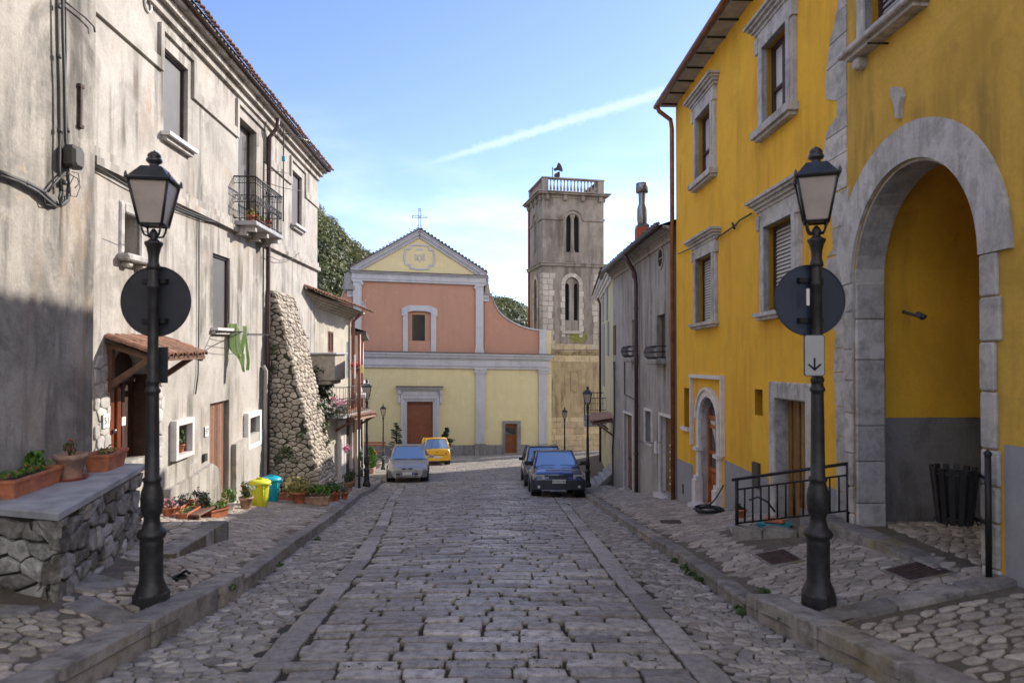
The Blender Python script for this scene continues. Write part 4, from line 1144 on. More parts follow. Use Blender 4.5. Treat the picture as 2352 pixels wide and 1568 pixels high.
# arched doorway
f = Rf.mb(); vsp = dA[3]-.45
f.arch_ring(dA[0], dA[1], vsp, dA[3], .13, -.02, .05, n=11, gap=.004)
f.arch_ring(dA[0]-.13, dA[1]+.13, vsp, dA[3]+.13, .05, -.02, .085, n=11)
for (a, b) in ((dA[0]-.16, dA[0]), (dA[1], dA[1]+.16)):
    f.box((a, -5, -.02), (b, vsp, .05)); 
    f.box((a-.05, vsp-.62, -.02), (b+.03, vsp-.56, .11)); f.box((a-.04, -5, -.02), (b+.02, dA[2]+.42, .13)); f.box((a-.02, dA[2]+.42, -.02), (b+.01, dA[2]+.5, .10))
o = part('door_surround', f, M['marble'], hR, 'pale carved stone surround of the arched door')
f = Rf.mb(); uo0, uo1 = Rf.u(1664.5), Rf.u(1591); vo = Rf.uv(1591, 861)[1]
f.box((uo0, vo-.05, -.01), (uo1, vo+.02, .09)); f.box((uo0, vsp-.56, -.01), (uo0+.06, vo-.051, .075)); f.box((uo1-.06, vsp-.56, -.01), (uo1, vo-.051, .075)); part('hood_moulding', f, M['marble'], o)
f = Rf.mb(); f.box((dA[0]-.02, dA[2]-.02, -.4), (dA[1]+.02, dA[2]+.0, .2)); f.box((dA[0]-.05, dA[2]-.2, -.4), (dA[1]+.05, dA[2]-.021, .25)); part('threshold', f, M['marble'], hR)
f = Rf.mb(); d = .15; f.box((dA[0], dA[2], -d-.06), (dA[1], dA[3], -d-.03)); o = part('arched_door', f, M['wood_orange'], hR, 'orange varnished glazed door under a stone arch')
f = Rf.mb(); um = (dA[0]+dA[1])/2; t = .07; vt = vsp
for (a, b, c, e) in ((dA[0], dA[0]+t, dA[2], dA[3]-.1), (dA[1]-t, dA[1], dA[2], dA[3]-.1), (um-.05, um+.05, dA[2], vt), (dA[0]+t, dA[1]-t, vt, vt+.08)): f.box((a, c, -d-.03), (b, e, -d+.02))
for h in (.62, .95, 1.45): f.box((dA[0]+t, dA[2]+h, -d-.03), (um-.05, dA[2]+h+.07, -d+.01)); f.box((um+.05, dA[2]+h, -d-.03), (dA[1]-t, dA[2]+h+.07, -d+.01))
for a in (dA[0]+t+.06, dA[0]+t+.2, um+.11, um+.25): f.bbox((a, dA[2]+.1, -d-.03), (a+.09, dA[2]+.58, -d), .01)
part('door_frame', f, M['wood_orange'], o)
f = Rf.mb(); f.box((dA[0]+t, dA[2]+.69, -d-.028), (um-.05, vt, -d-.012)); f.box((um+.05, dA[2]+.69, -d-.028), (dA[1]-t, vt, -d-.012)); f.box((dA[0]+t, vt+.08, -d-.028), (dA[1]-t, dA[3], -d-.012)); part('door_glass', f, M['glass'], o)
f = Rf.mb(); f.prism([(um+.06, dA[2]+1.02), (um+.06, vt-.02), (dA[1]-t-.02, vt-.02), (um+.16, dA[2]+1.25)], -d-.011, -d-.004); f.prism([(um-.06, dA[2]+1.02), (um-.06, vt-.02), (dA[0]+t+.02, vt-.02), (um-.16, dA[2]+1.25)], -d-.011, -d-.004); part('curtain', f, M['curtain'], o)
# niches
for r, w in ((n1, 1), (n2, 0)):
    f = Rf.mb(); f.box((r[0], r[2], -.2), (r[1], r[3], -.14)); o = part('niche', f, M['plaster_yd'], hR)
    if w: f = Rf.mb(); f.box((r[0]-.07, r[2]-.07, -.02), (r[1]+.07, r[2]-.001, .08)); part('sill', f, M['marble'], o)
# second doorway: rough stone frame, deep jamb, golden boards
f = Rf.mb(); e = .17
for b in ((dB[0]-e, dB[0], -5, dB[3]+.24), (dB[1], dB[1]+e, -5, dB[3]+.24), (dB[0], dB[1], dB[3], dB[3]+.24)): f.bbox((b[0], b[2], -.02), (b[1], b[3], .035), .02)
part('door_surround', f, M['limestone'], hR, 'rough whitewashed stone frame of the square doorway')
f = Rf.mb()
for (a, b) in ((dB[0]-.01, dB[0]+.006), (dB[1]-.006, dB[1]+.01)): f.box((a, dB[2], -.22), (b, dB[3], .0))
f.box((dB[0], dB[3]-.006, -.22), (dB[1], dB[3]+.01, 0)); part('jamb', f, M['old_stone'], hR)
f = Rf.mb(); n = 8; d = .19; f.box((dB[0], dB[2], -d-.08), (dB[1], dB[3], -d-.04)); o = part('boarded_door', f, M['wood_dark'], hR, 'golden brown vertical boarded double door')
f = Rf.mb()
for i in range(n):
    a = dB[0] + (dB[1]-dB[0])*i/n; b = dB[0] + (dB[1]-dB[0])*(i+1)/n
    f.bbox((a+.014, dB[2], -d-.04), (b-.014, dB[3], -d + (.01 if i % 2 else -.005)), .012)
part('board', f, M['wood_gold'], o)
f = Rf.mb(); u0, v0 = Rf.uv(1740, 1090); f.box((u0-.12, v0-.19, .005), (u0+.12, v0+.19, .045)); part('meter_box', f, M['boxgrey'], hR)
f = Rf.mb(); u0, v0 = Rf.uv(1570, 1120); f.box((u0-.03, v0-.12, .005), (u0+.03, v0+.08, .02)); part('iron_fitting', f, M['rust'], hR)

# ---------------------------------------------------------------- grey house further down on the right
G0, G1 = uC+.10, Rf.u(1409)
gv = lambda x, y: Rf.uv(x, y)[1]
vG = gv(1480, 600) ; vG = Rf.uv(1552, 520)[1]
hG = thing('grey_house', 'grey plastered house on the right with two round attic windows and a curved tiled eave', 'house', (5.5, 19, -4))
g1 = Rf.rect(1509, 1528, 725, 823); g2 = Rf.rect(1452, 1465, 735, 819); g3 = Rf.rect(1409.5, 1415, 748, 815)
gd1 = Rf.rect(1434, 1454, 947, 1117); gd2 = Rf.rect(1517, 1547, 953, 1125); gw = Rf.rect(1482.5, 1497, 941, 1012)
gops = [g1+[.14], g2+[.14], gd1+[.14], gd2+[.19], gw+[.2]]
for g in (gd1, gd2): g[2] -= .05
m = Rf.mb(); m.wall(G0, G1, -7, vG, gops, .3)
m.quad((G0, -7, 0), (G0, -7, -7), (G0, vG, -7), (G0, vG, 0)); m.quad((G1, -7, 0), (G1, -7, -7), (G1, vG, -7), (G1, vG, 0)); m.quad((G0, -7, -7), (G1, -7, -7), (G1, vG, -7), (G0, vG, -7)); m.quad((G0, vG, 0), (G1, vG, 0), (G1, vG, -7), (G0, vG, -7))
part('wall', m, M['plaster_g'], hG)
m = Rf.mb(); vm = Rf.uv(1544, 549)[1]
m.box((G0, vm-.03, -.01), (G1-.1, vm+.05, .05)); m.prism([(G0, vm+.05), (G1, vm+.05), (G1, vm+.05), (G0, vm+.05)], 0, .01)
for k in range(6): 
    w = .03 + .04*k*(k+1)/6*1.2; m.box((G0, vm+.05+.036*k, -.01), (G1+w*.5, vm+.086+.036*k-.001, w))
part('cove_cornice', m, M['plaster_g'], hG)
vr = vm + .27
m = Rf.mb(); g = MB()
m.quad((G0-.02, vr, .36), (G1+.35, vr-.05, .36), (G1+.2, vr+1.3, -3.5), (G0-.02, vr+1.3, -3.5)); m.quad((G0-.02, vr, -7.3), (G1+.35, vr, -7.3), (G1+.2, vr+1.3, -3.5), (G0-.02, vr+1.3, -3.5)); m.add([(G1+.2, vr+1.3, -3.5), (G1+.1, vr-.1, 0), (G1+.1, vr-.1, -7)], [(0,1,2)])
g.v = [tuple(v) for v in m.v]; g.f = m.f; g.m = m.m; g.sm = m.sm
coppi(g, Rf.pos(G0, vr+.03, .34), Rf.pos(G1+.35, vr-.03, .34), Rf.N + Vector((0,0,-.3)), 34, .085, .12)
part('roof', g, M['tile_dark'], hG)
m = MB(); m.tube([Rf.pos(G0, vr-.02, .42), Rf.pos((G0+G1)/2, vr-.04, .42), Rf.pos(G1-.6, vr-.08, .42), Rf.pos(G1+.3, vr-.2, .36)], .07, 8); part('gutter', m, M['gutter'], hG)
for (x, y, a, b) in ((1518.5, 593, 5.3, 20), (1456.3, 623, 3.6, 17)):
    u0, v0 = Rf.uv(x, y); ru = abs(Rf.u(x-a)-Rf.u(x+a))/2; rv = abs(Rf.uv(x, y-b)[1]-Rf.uv(x, y+b)[1])/2
    f = Rf.mb(); P = [(u0+ru*math.cos(t), v0+rv*math.sin(t)) for t in [k*math.pi/10 for k in range(20)]]; f.prism(P, .0, .008); o = part('round_window', f, M['dark'], hG)
    f = Rf.mb(); f.strip([(u0+(ru+.03)*math.cos(t), v0+(rv+.03)*math.sin(t)) for t in [k*math.pi/10 for k in range(20)]], .06, 0, .03, True); f.box((u0-ru, v0-.012, .008), (u0+ru, v0+.012, .018)); part('window_frame', f, M['plaster_g'], o)
def basket(r, dx=.08):
    ua, ub, va, vb = r[:4]
    f = Rf.mb(); f.box((ua, va, -.16), (ub, vb, -.12)); o = part('window', f, M['wood_dark'], hG, 'tall dark window with a small iron basket')
    f = Rf.mb(); f.box((ua+.04, va, -.119), ((ua+ub)/2-.02, vb-.04, -.1)); part('shutter', f, M['shutter'], o)
    f = Rf.mb(); f.bbox((ua-dx-.02, va-.16, -.02), (ub+dx+.02, va-.03, .26), .03); part('sill', f, M['plaster_g'], o)
    f = MB(); n = 9
    for h, w in ((.02, .24), (.28, .26), (.15, .30)):
        f.tube([Rf.pos(ua-dx, va+h, 0), Rf.pos(ua-dx, va+h, w), Rf.pos(ub+dx, va+h, w), Rf.pos(ub+dx, va+h, 0)], .012, 5)
    for i in range(n+1):
        u0 = ua-dx + (ub-ua+2*dx)*i/n; f.tube([Rf.pos(u0, va+h, w) for h, w in ((-.02,.2),(.05,.28),(.15,.31),(.24,.28),(.3,.24))], .009, 4)
    part('window_basket', f, M['black'], o)
basket(g1); basket(g2); 
f = Rf.mb(); f.box((g3[0], g3[2], .002), (g3[1], g3[3], .02)); part('window', f, M['wood_dark'], hG)
for r, t, mt, lb in ((gd1, .06, 'wood_dark', 'dark brown door in a pale frame'), (gd2, .07, 'wood_gold', 'studded golden brown door in a pale frame')):
    f = Rf.mb(); f.box((r[0], r[2], -.16 if r is gd1 else -.22), (r[1], r[3], -.11 if r is gd1 else -.17)); o = part('door', f, M[mt], hG, lb)
    f = Rf.mb()
    for b in ((r[0]-t, r[0], r[2]-.1, r[3]+t), (r[1], r[1]+t, r[2]-.1, r[3]+t), (r[0], r[1], r[3], r[3]+t)): f.box((b[0], b[2], -.05), (b[1], b[3], .04))
    f.box((r[1]-.004, r[2], -.12), (r[1]+.01, r[3], -.05)); f.box((r[0]-.1, r[2]-.12, -.3), (r[1]+.1, r[2]-.001, .16)); part('door_frame', f, M['marble'], o)
    f = Rf.mb()
    if r is gd2:
        for i in range(4): f.bbox((r[0]+.05+i*(r[1]-r[0]-.1)/4, r[2]+.05, -.17), (r[0]+.03+(i+1)*(r[1]-r[0]-.1)/4, r[3]-.05, -.155), .01)
        part('board', f, M['wood_gold'], o)
        for k in range(6):
            for c in (.35, .75): f = MB(); q = Rf.pos(r[0]+(r[1]-r[0])*c, r[2]+.25+.16*k+(.12 if k > 2 else 0), -.15); f.lathe([(.001,-.03),(.028,0),(.001,.03)], 7, q); part('door_stud', f, M['white'], o)
    else:
        f.bbox((r[0]+.08, r[2]+.1, -.11), (r[1]-.08, r[2]+.9, -.095)); f.bbox((r[0]+.08, r[2]+1.0, -.11), (r[1]-.08, r[3]-.1, -.095)); part('door_panel', f, M['wood_red'], o)
f = Rf.mb(); f.box((gw[0], gw[2], -.22), (gw[1], gw[3], -.19)); o = part('window', f, M['dark'], hG)
f = Rf.mb(); t = .06
for b in ((gw[0]-t, gw[0], gw[2]-t, gw[3]+t), (gw[1], gw[1]+t, gw[2]-t, gw[3]+t), (gw[0], gw[1], gw[3], gw[3]+t), (gw[0], gw[1], gw[2]-t, gw[2])): f.box((b[0], b[2], -.05), (b[1], b[3], .035))
part('window_frame', f, M['marble'], o)
m = MB(); up = Rf.u(1468.5)
m.tube([Rf.pos(up-.1, vr-.1, .42), Rf.pos(up-.1, vr-.26, .34), Rf.pos(up, vr-.6, .12), Rf.pos(up, vr-.9, .09), Rf.pos(up, -6.5, .09)], .055, 8)
for v in (1.5, 0, -1.2, -2.5): m.cyl(Rf.pos(up, v, .09), Rf.pos(up, v+.05, .09), .066, n=8)
part('downpipe', m, M['copper'], hG)
f = Rf.mb(); ua, va = Rf.uv(1451, 918); ub, vb = Rf.uv(1436, 820)
f.strip([Rf.uv(1436, 822), Rf.uv(1436, 905), Rf.uv(1463, 919)], .035, -.01, .035); part('panel_moulding', f, M['shutter'], hG)
f = Rf.mb(); u0, v0 = Rf.uv(1510, 1027); f.box((u0-.1, v0-.14, 0), (u0+.1, v0+.14, .06)); part('meter_box', f, M['marble'], hG)
f = MB(); f.tube([Rf.pos(*Rf.uv(x, y, .03), .03) for x, y in ((1470,1012),(1480,1016),(1500,1017),(1516,1015))], .012, 4); f.tube([Rf.pos(*Rf.uv(x, y, .05), .05) for x, y in ((1410,830),(1411,900),(1411,960),(1407,1040))], .03, 5); part('wiring', f, M['cable'], hG)
# chimney: red brick stack with a steel flue
q = at_y(1475, 540, 18.2); 
ch = thing('chimney', 'galvanised steel flue rising from a square red brick chimney stack on the grey house roof', 'chimney', (q.x, q.y, q.z-.6))
sc = 18.2/1568
m = MB(); z = lambda yy: at_y(1475, yy, 18.2).z
m.box((q.x-.17, q.y-.17, z(557)), (q.x+.17, q.y+.17, z(524))); part('brick_stack', m, M['brick'], ch)
m = MB(); m.lathe([(.22, z(524)), (.23, z(519)), (.13, z(513))], 4, (q.x, q.y, 0), False, math.pi/4)
m.lathe([(.12, z(514)), (.135, z(505)), (.135, z(480)), (.09, z(468)), (.10, z(440)), (.10, z(438))], 16, (q.x, q.y, 0)); m.lathe([(.15, z(443)), (.165, z(442)), (.165, z(422)), (.15, z(421))], 18, (q.x, q.y, 0))
part('flue', m, M['steel'], ch)

# ---------------------------------------------------------------- pale yellow house beyond it
E = Fac((3.42-.096*23, 0), (.096, 1), .02, flip=True)
E0, E1 = 23.1, E.u(1375)
hE = thing('pale_yellow_house', 'narrow pale yellow house beyond the grey one with a small iron balcony', 'house', (6, 28, -5))
vT = E.uv(1400, 655)[1]
m = E.mb(); m.wall(E0, E1, -8, vT, [], .2); m.quad((E0, -8, 0), (E0, -8, -5), (E0, vT, -5), (E0, vT, 0)); m.quad((E1, -8, 0), (E1, -8, -5), (E1, vT, -5), (E1, vT, 0)); m.quad((E0, -8, -5), (E1, -8, -5), (E1, vT, -5), (E0, vT, -5)); part('wall', m, M['plaster_e'], hE)
m = E.mb()
for k in range(4): m.box((E0, vT+.10*k, -5), (E1+.1+.08*k, vT+.10*(k+1)-.002, .08+.09*k))
part('cornice', m, M['marble'], hE)
m = E.mb(); m.quad((E0, vT+.41, .42), (E1+.45, vT+.41, .42), (E1+.3, vT+1.2, -2.5), (E0, vT+1.2, -2.5)); m.quad((E0, vT+.41, -5.3), (E1+.45, vT+.41, -5.3), (E1+.3, vT+1.2, -2.5), (E0, vT+1.2, -2.5)); m.add([(E1+.3, vT+1.2, -2.5), (E1+.4, vT+.4, .4), (E1+.4, vT+.4, -5.3)], [(0,1,2)]); part('roof', m, M['tile_dark'], hE)
m = MB(); u0 = E.u(1382); m.tube([E.pos(u0, vT, .2), E.pos(u0, vT-.3, .08), E.pos(u0, -7.5, .08)], .06, 6); part('downpipe', m, M['copper'], hE)
for (xa, xb, ya, yb) in ((1385, 1389, 745, 880), (1396, 1399.5, 740, 815), (1394, 1397, 650, 735), (1385, 1388, 660, 740)):
    r = E.rect(xa, xb, ya, yb); f = E.mb(); f.box((r[0], r[2], 0), (r[1], r[3], .04)); part('shutter', f, M['dado'], hE)
f = E.mb(); r = E.rect(1377.5, 1380, 1010, 1065); f.box((r[0], r[2]-.5, 0), (r[1], r[3], .04)); part('shutter', f, M['dado'], hE)
ba = E.rect(1379, 1392, 900, 928); b0_, b1_ = ba[0]-.2, ba[0]+2.6
m = E.mb(); m.bbox((b0_, ba[2]-.2, -.02), (b1_, ba[2], .95), .03); o = part('balcony', m, M['slab'], hE)
m = MB(); W = .9
for h, r in ((1.0, .018), (.5, .012), (.08, .012)): m.tube([E.pos(b0_, ba[2]+h, 0), E.pos(b0_, ba[2]+h, W), E.pos(b1_, ba[2]+h, W), E.pos(b1_, ba[2]+h, 0)], r, 4)
for i in range(9): u0 = b0_ + (b1_-b0_)*i/8; m.tube([E.pos(u0, ba[2], W), E.pos(u0, ba[2]+1, W)], .012, 4)
for i in range(6): w0 = W*i/6; m.tube([E.pos(b0_, ba[2], w0), E.pos(b0_, ba[2]+1, w0)], .012, 4); m.tube([E.pos(b1_, ba[2], w0), E.pos(b1_, ba[2]+1, w0)], .012, 4)
part('railing', m, M['black'], o)
m = E.mb(); u0, v0 = E.uv(1400, 965); m.bbox((E0-.5, v0+.05, -.02), (E0-.42, v0+.3, .1)); 
# small tiled canopy at the corner
m = MB(); p0 = E.pos(23.2, E.uv(1403, 953)[1]+.1, 0); p1 = p0 + Vector((.1, 1.9, 0)); sl_ = E.N*.78 + Vector((0,0,-.12))
for k in range(3): coppi(m, p0 + sl_*(.0+.3*k), p1 + sl_*(.0+.3*k), sl_, 10, .10, .32)
m.add([p0+Vector((0,0,-.08)), p1+Vector((0,0,-.08)), p1+sl_*.95+Vector((0,0,-.08)), p0+sl_*.95+Vector((0,0,-.08))], [(0,1,2,3)])
o = part('canopy', m, M['terra_old'], hE); 
m = MB(); 
for q in (p0, p1): beam(m, q+Vector((0,0,-.1)), q+sl_*.9+Vector((0,0,-.1)), .07); beam(m, q+Vector((0,0,-.6)), q+sl_*.7+Vector((0,0,-.12)), .06)
part('bracket', m, M['wood_beam'], o)
f = E.mb(); f.box((23.12, -5.4, .0), (23.5, E.uv(1404, 1010)[1], .04)); part('door', f, M['wood_dark'], hE)
# outside stone stair against it
st = thing('stone_stair', 'outside stone stair climbing beside the pale yellow house behind the kerb lamp', 'stairs', (3.3, 25.5, -5.3))
m = MB()
for i in range(6):
    y0 = 29.4 - .52*i; zt = -5.25 + .17*i + .08; m.bbox((2.62 + .02*i, 24.2, -6.2), (3.55, y0, zt), .02) if False else None
m = MB(); 
for i in range(6):
    x0 = 2.75 + .17*i; zt = -5.02 + .145*i
    m = MB(); m.bbox((x0, 24.15, -6.3), (x0+.3, 25.9, zt), .02); part('step', m, M['slab'], st)
m = MB(); m.prism([(0,0)],0,0) if False else None
a = [(2.7, 24.05, -5.22), (3.75, 24.05, -4.28), (3.75, 24.05, -4.1), (2.7, 24.05, -5.02)]; b = [(x, y-.1, z) for x, y, z in a]
m.add(a+b, [(0,1,2,3),(7,6,5,4),(0,4,5,1),(1,5,6,2),(2,6,7,3),(3,7,4,0)]); m.add([(2.75,24.04,-5.9),(3.75,24.04,-5.9),(3.75,24.04,-4.28),(2.75,24.04,-5.2)], [(0,1,2,3)])
part('stair_wall', m, M['dado_d'], st)

# unseen house added right of the tower to shade part of the square
hH = thing('shadow_house', 'unseen low house added to shade the square, beyond the pale yellow house', 'house', (9, 50, -7))
m = MB(); a_ = Vector((8.3, 48.4)); s_ = Vector((1, .85)).normalized(); p_ = Vector((-s_.y, s_.x))
P_ = [a_, a_+s_*6, a_+s_*6+p_*1.7, a_+p_*1.7]; m.add([(p.x, p.y, -8.5) for p in P_]+[(p.x, p.y, 3.0) for p in P_], [(0,1,2,3),(7,6,5,4),(0,4,5,1),(1,5,6,2),(2,6,7,3),(3,7,4,0)]); part('wall', m, M['plaster_c'], hH)
m = MB(); P_ = [(q.x, q.y) for q in (a_-s_*.3-p_*.25, a_+s_*6.3-p_*.25, a_+s_*6.3+p_*1.95, a_-s_*.3+p_*1.95)]; r0 = a_-s_*.3+p_*.85; r1 = a_+s_*6.3+p_*.85
m.add([(x, y, 3.01) for x, y in P_]+[(r0.x, r0.y, 3.6), (r1.x, r1.y, 3.6)], [(0,1,5,4),(2,3,4,5),(3,0,4),(1,2,5),(0,1,2,3)]); part('roof', m, M['tile'], hH)
# ---------------------------------------------------------------- church
CX = lambda X: 673.75 + .2604*X
CY = lambda Y: 453.25 + .2604*Y
LX = lambda X: 765.6 + .2734*X
LY = lambda Y: 765.6 + .2734*Y
TX = lambda X: 1163.75 + .2734*X
TY = lambda Y: 367.5 + .2734*Y
tn = .194
Ch = Fac((0, 44 + tn*10.2), (1, tn), -.019)
hC = thing('church', 'yellow and salmon church front with grey pilasters, pediment and brown door', 'church', (-3.5, 46, -7))
c_ = lambda X, Y, w=0: Ch.uv(CX(X), CY(Y), w)
l_ = lambda X, Y, w=0: Ch.uv(LX(X), LY(Y), w)
uL, uR_ = Ch.u(806), Ch.u(LX(1833))
vCor0 = l_(1000, 293)[1]; vCor1 = c_(1400, 1372)[1]
zB = -8.2
# lower wall
o1 = [l_(608, 570)[0], l_(845, 570)[0], zB, l_(720, 570)[1]]; o2 = [l_(1443, 757)[0], l_(1545, 757)[0], l_(1443, 1008)[1], l_(1443, 757)[1]]
m = Ch.mb(); m.wall(uL-3.5, uR_, zB, vCor1, [o1+[.3], o2+[.22]], .3)
D_ = 17
m.quad((uR_, zB, 0), (uR_, zB, -D_), (uR_, vCor1+.8, -D_), (uR_, vCor1+.8, 0)); m.quad((uL-3.5, zB, 0), (uL-3.5, zB, -D_), (uL-3.5, vCor1, -D_), (uL-3.5, vCor1, 0)); m.quad((uL-3.5, zB, -D_), (uR_, zB, -D_), (uR_, vCor1, -D_), (uL-3.5, vCor1, -D_))
part('lower_wall', m, M['ch_yellow'], hC)
# upper salmon centre
uA, uB_ = c_(530, 800)[0], c_(1675, 800)[0]; vEn0 = c_(1100, 755)[1]
w_ = [c_(1012, 1005)[0], c_(1217, 1005)[0], c_(1012, 1352)[1]+.0, c_(1012, 1030)[1]]
wr = [c_(1048, 1032)[0], c_(1163, 1032)[0], c_(1048, 1262)[1], c_(1048, 1032)[1]]
m = Ch.mb(); m.wall(uA, uB_, vCor1-.1, vEn0+.5, [[c_(1015,1)[0], c_(1214,1)[0], c_(1000,1262)[1]-.02, c_(1000,1003)[1], .14]], .14)
part('upper_wall', m, M['ch_salmon'], hC)
m = Ch.mb(); wi = [c_(1015,1)[0], c_(1214,1)[0], c_(1000,1262)[1]-.02, c_(1000,1003)[1]]
m.wall(wi[0], wi[1], wi[2], wi[3], [wr+[.12]], .12, w=-.14)
m.T = None
part('window_reveal', m, M['ch_salmon'], hC)
f = Ch.mb(); f.box((wr[0], wr[2], -.3), (wr[1], wr[3], -.25)); o = part('window', f, M['glass'], hC, 'dark leaded church window')
f = Ch.mb()
for i in range(1, 4): x = wr[0]+(wr[1]-wr[0])*i/4; f.box((x-.012, wr[2], -.25), (x+.012, wr[3], -.235))
for i in range(1, 5): z = wr[2]+(wr[3]-wr[2])*i/5; f.box((wr[0], z-.012, -.25), (wr[1], z+.012, -.235))
part('glazing_bar', f, M['black'], o)
f = Ch.mb()
xs = [(957,955),(1273,955)]
oL, iL, iR, oR = c_(970,1)[0], c_(1013,1)[0], c_(1216,1)[0], c_(1262,1)[0]
eL, eR = c_(957,1)[0], c_(1273,1)[0]; vb = c_(1000,1357)[1]; vt = c_(1100,957)[1]; ve = c_(957,1042)[1]; vi = c_(1013,1012)[1]
f.box((oL, vb, -.01), (iL, ve, .07)); f.box((iR, vb, -.01), (oR, ve, .07))
f.prism([(eL, ve), (iL, ve), (iL, vi), (iL+.35, vi+.1), (iR-.35, vi+.1), (iR, vi), (iR, ve), (eR, ve), (eR, vt-.2), (oR-.25, vt-.02), (oR-.4, vt+.03), (oL+.4, vt+.03), (oL+.25, vt-.02), (eL, vt-.2)], -.01, .085)
part('window_surround', f, M['ch_trim'], hC)
# side wings (concave scroll walls)
vW0 = vCor1-.05
P = [(1680,857),(1750,857),(1760,880),(1772,915),(1788,950),(1810,990),(1838,1022),(1870,1050),(1910,1078),(1950,1100),(2005,1125),(2060,1145),(2115,1157),(2170,1163),(2228,1163)]
pts = [c_(x, y) for x, y in P]
m = Ch.mb()
for a, b in zip(pts, pts[1:]): m.quad((a[0], vW0, -.06), (b[0], vW0, -.06), (b[0], b[1], -.06), (a[0], a[1], -.06))
part('wing_wall', m, M['ch_salmon'], hC); m = Ch.mb()
mir = lambda p: (uA + uB_ - p[0], p[1])
for a, b in zip(pts, pts[1:]):
    a, b = mir(a), mir(b); m.quad((a[0], vW0, -.06), (b[0], vW0, -.06), (b[0], b[1], -.06), (a[0], a[1], -.06))
part('wing_wall', m, M['ch_salmon'], hC)
for mm in (lambda p: p, mir):
    m = Ch.mb(); q = [mm(p) for p in pts]
    for a, b in zip(q, q[1:]):
        m.add([(a[0],a[1]-.09,-.5),(b[0],b[1]-.09,-.5),(b[0],b[1],-.5),(a[0],a[1],-.5),(a[0],a[1]-.09,.03),(b[0],b[1]-.09,.03),(b[0],b[1],.03),(a[0],a[1],.03)],[(0,3,2,1),(4,5,6,7),(0,1,5,4),(1,2,6,5),(2,3,7,6),(3,0,4,7)])
    part('wing_coping', m, M['ch_trim'], hC)
def greek(u0, u1, v0, v1, s=1):
    f = Ch.mb(); t = .07; f.box((u0, v0, -.05), (u1, v1, .03)); part('scroll_block', f, M['ch_trim'], hC)
    f = Ch.mb(); a, b = (u0+.08, u1-.08) if s > 0 else (u1-.08, u0+.08)
    f.strip([(a, v0+.12), (a, v1-.12), (b, v1-.12), (b, v0+.14), ((a*.6+b*.4), v0+.14), ((a*.6+b*.4), (v0+v1)/2)], .035, .03, .045); part('scroll_mark', f, M['ch_plinth'], hC)
greek(c_(1677,1)[0], c_(1725,1)[0], c_(1700,917)[1], c_(1700,868)[1]); greek(c_(479,1)[0], c_(529,1)[0], c_(500,877)[1], c_(500,825)[1], -1)
# finials
m = MB(); p = Ch.pos(*c_(1706, 857, -.2), -.2); s = Ch.uv(CX(1706), CY(857))[1]
m.lathe([(.36,0),(.36,.09),(.24,.12),(.20,.35),(.13,.75),(.09,.85),(.16,.92),(.10,1.0),(.15,1.08),(.12,1.2),(.0,1.26)], 12, p); part('finial', m, M['tower'], hC)
m = MB(); p = Ch.pos(*mir(c_(1706, 845, -.2)), -.2); m.lathe([(.5,-.1),(.5,.1),(.36,.3),(.34,.8),(.2,1.0),(.0,1.1)], 10, p); part('finial', m, M['ch_plinth'], hC)
# pilasters upper
for (a, b, vt_, sv) in ((530, 605, 735, 1), (1608, 1675, 775, -1)):
    u0, u1 = c_(a,1)[0], c_(b,1)[0]; v0 = vCor1-.02; v1 = c_((a+b)/2, vt_)[1]
    f = Ch.mb(); f.box((u0, v0, -.02), (u1, v1, .14)); f.box((u0-.05, v0, -.02), (u1+.05, v0+.25, .2)); f.box((u0-.03, v0+.25, -.02), (u1+.03, v0+.33, .17)); f.box((u0-.04, v1-.1, -.02), (u1+.04, v1, .19)); o = part('pilaster', f, M['ch_trim'], hC)
    f = MB(); uu = u1 if sv > 0 else u0; pc = Ch.pos(uu+.02*sv, v1-.17, .05); f.cyl(pc, pc + Ch.N*.15, .11, n=14); f.cyl(pc, pc+Ch.N*.17, .05, n=10); part('volute', f, M['ch_trim'], o)
# bare patches on the flaking left pilaster
f = Ch.mb()
for (x, y, r) in ((622,955,.13),(612,930,.07),(632,945,.07),(640,910,.05),(657,873,.03),(618,972,.06)):
    u0, v0 = c_(x, y); rp = random.Random(x); f.prism([(u0+r*rp.uniform(.6,1.3)*math.cos(t), v0+r*1.4*rp.uniform(.6,1.2)*math.sin(t)) for t in [k*.63 for k in range(10)]], 0, .004)
part('flaked_paint', f, M['ch_trim'], hC)
# upper entablature and pediment
vE0 = c_(1100, 755)[1]; vE1 = c_(1100, 672)[1]; uP0, uP1 = c_(525,1)[0], c_(1690,1)[0]
f = Ch.mb()
for (k0, k1, w) in ((0, .22, .16), (.22, .30, .20), (.30, .80, .15), (.80, .90, .24), (.90, 1.0, .32)): f.box((uP0-w*.4, vE0+(vE1-vE0)*k0, -.02), (uP1+w*.4, vE0+(vE1-vE0)*k1-.002, w))
part('upper_entablature', f, M['ch_trim'], hC)
f = Ch.mb(); f.box((uP0-.2, vE1, -.1), (uP1+.2, vE1+.035, .40)); part('cornice_flashing', f, M['tile_dark'], hC)
ap = c_(1112, 290); lt = c_(505, 625); rt = c_(1706, 680); vb = vE1+.036
lt = (lt[0], max(lt[1], vb+.12)); rt = (rt[0], max(rt[1], vb+.12))
f = Ch.mb(); f.add([(lt[0]+.3, vb, .02), (rt[0]-.3, vb, .02), (ap[0], ap[1]-.1, .02)], [(0,1,2)]); part('pediment_wall', f, M['ch_yellow'], hC)
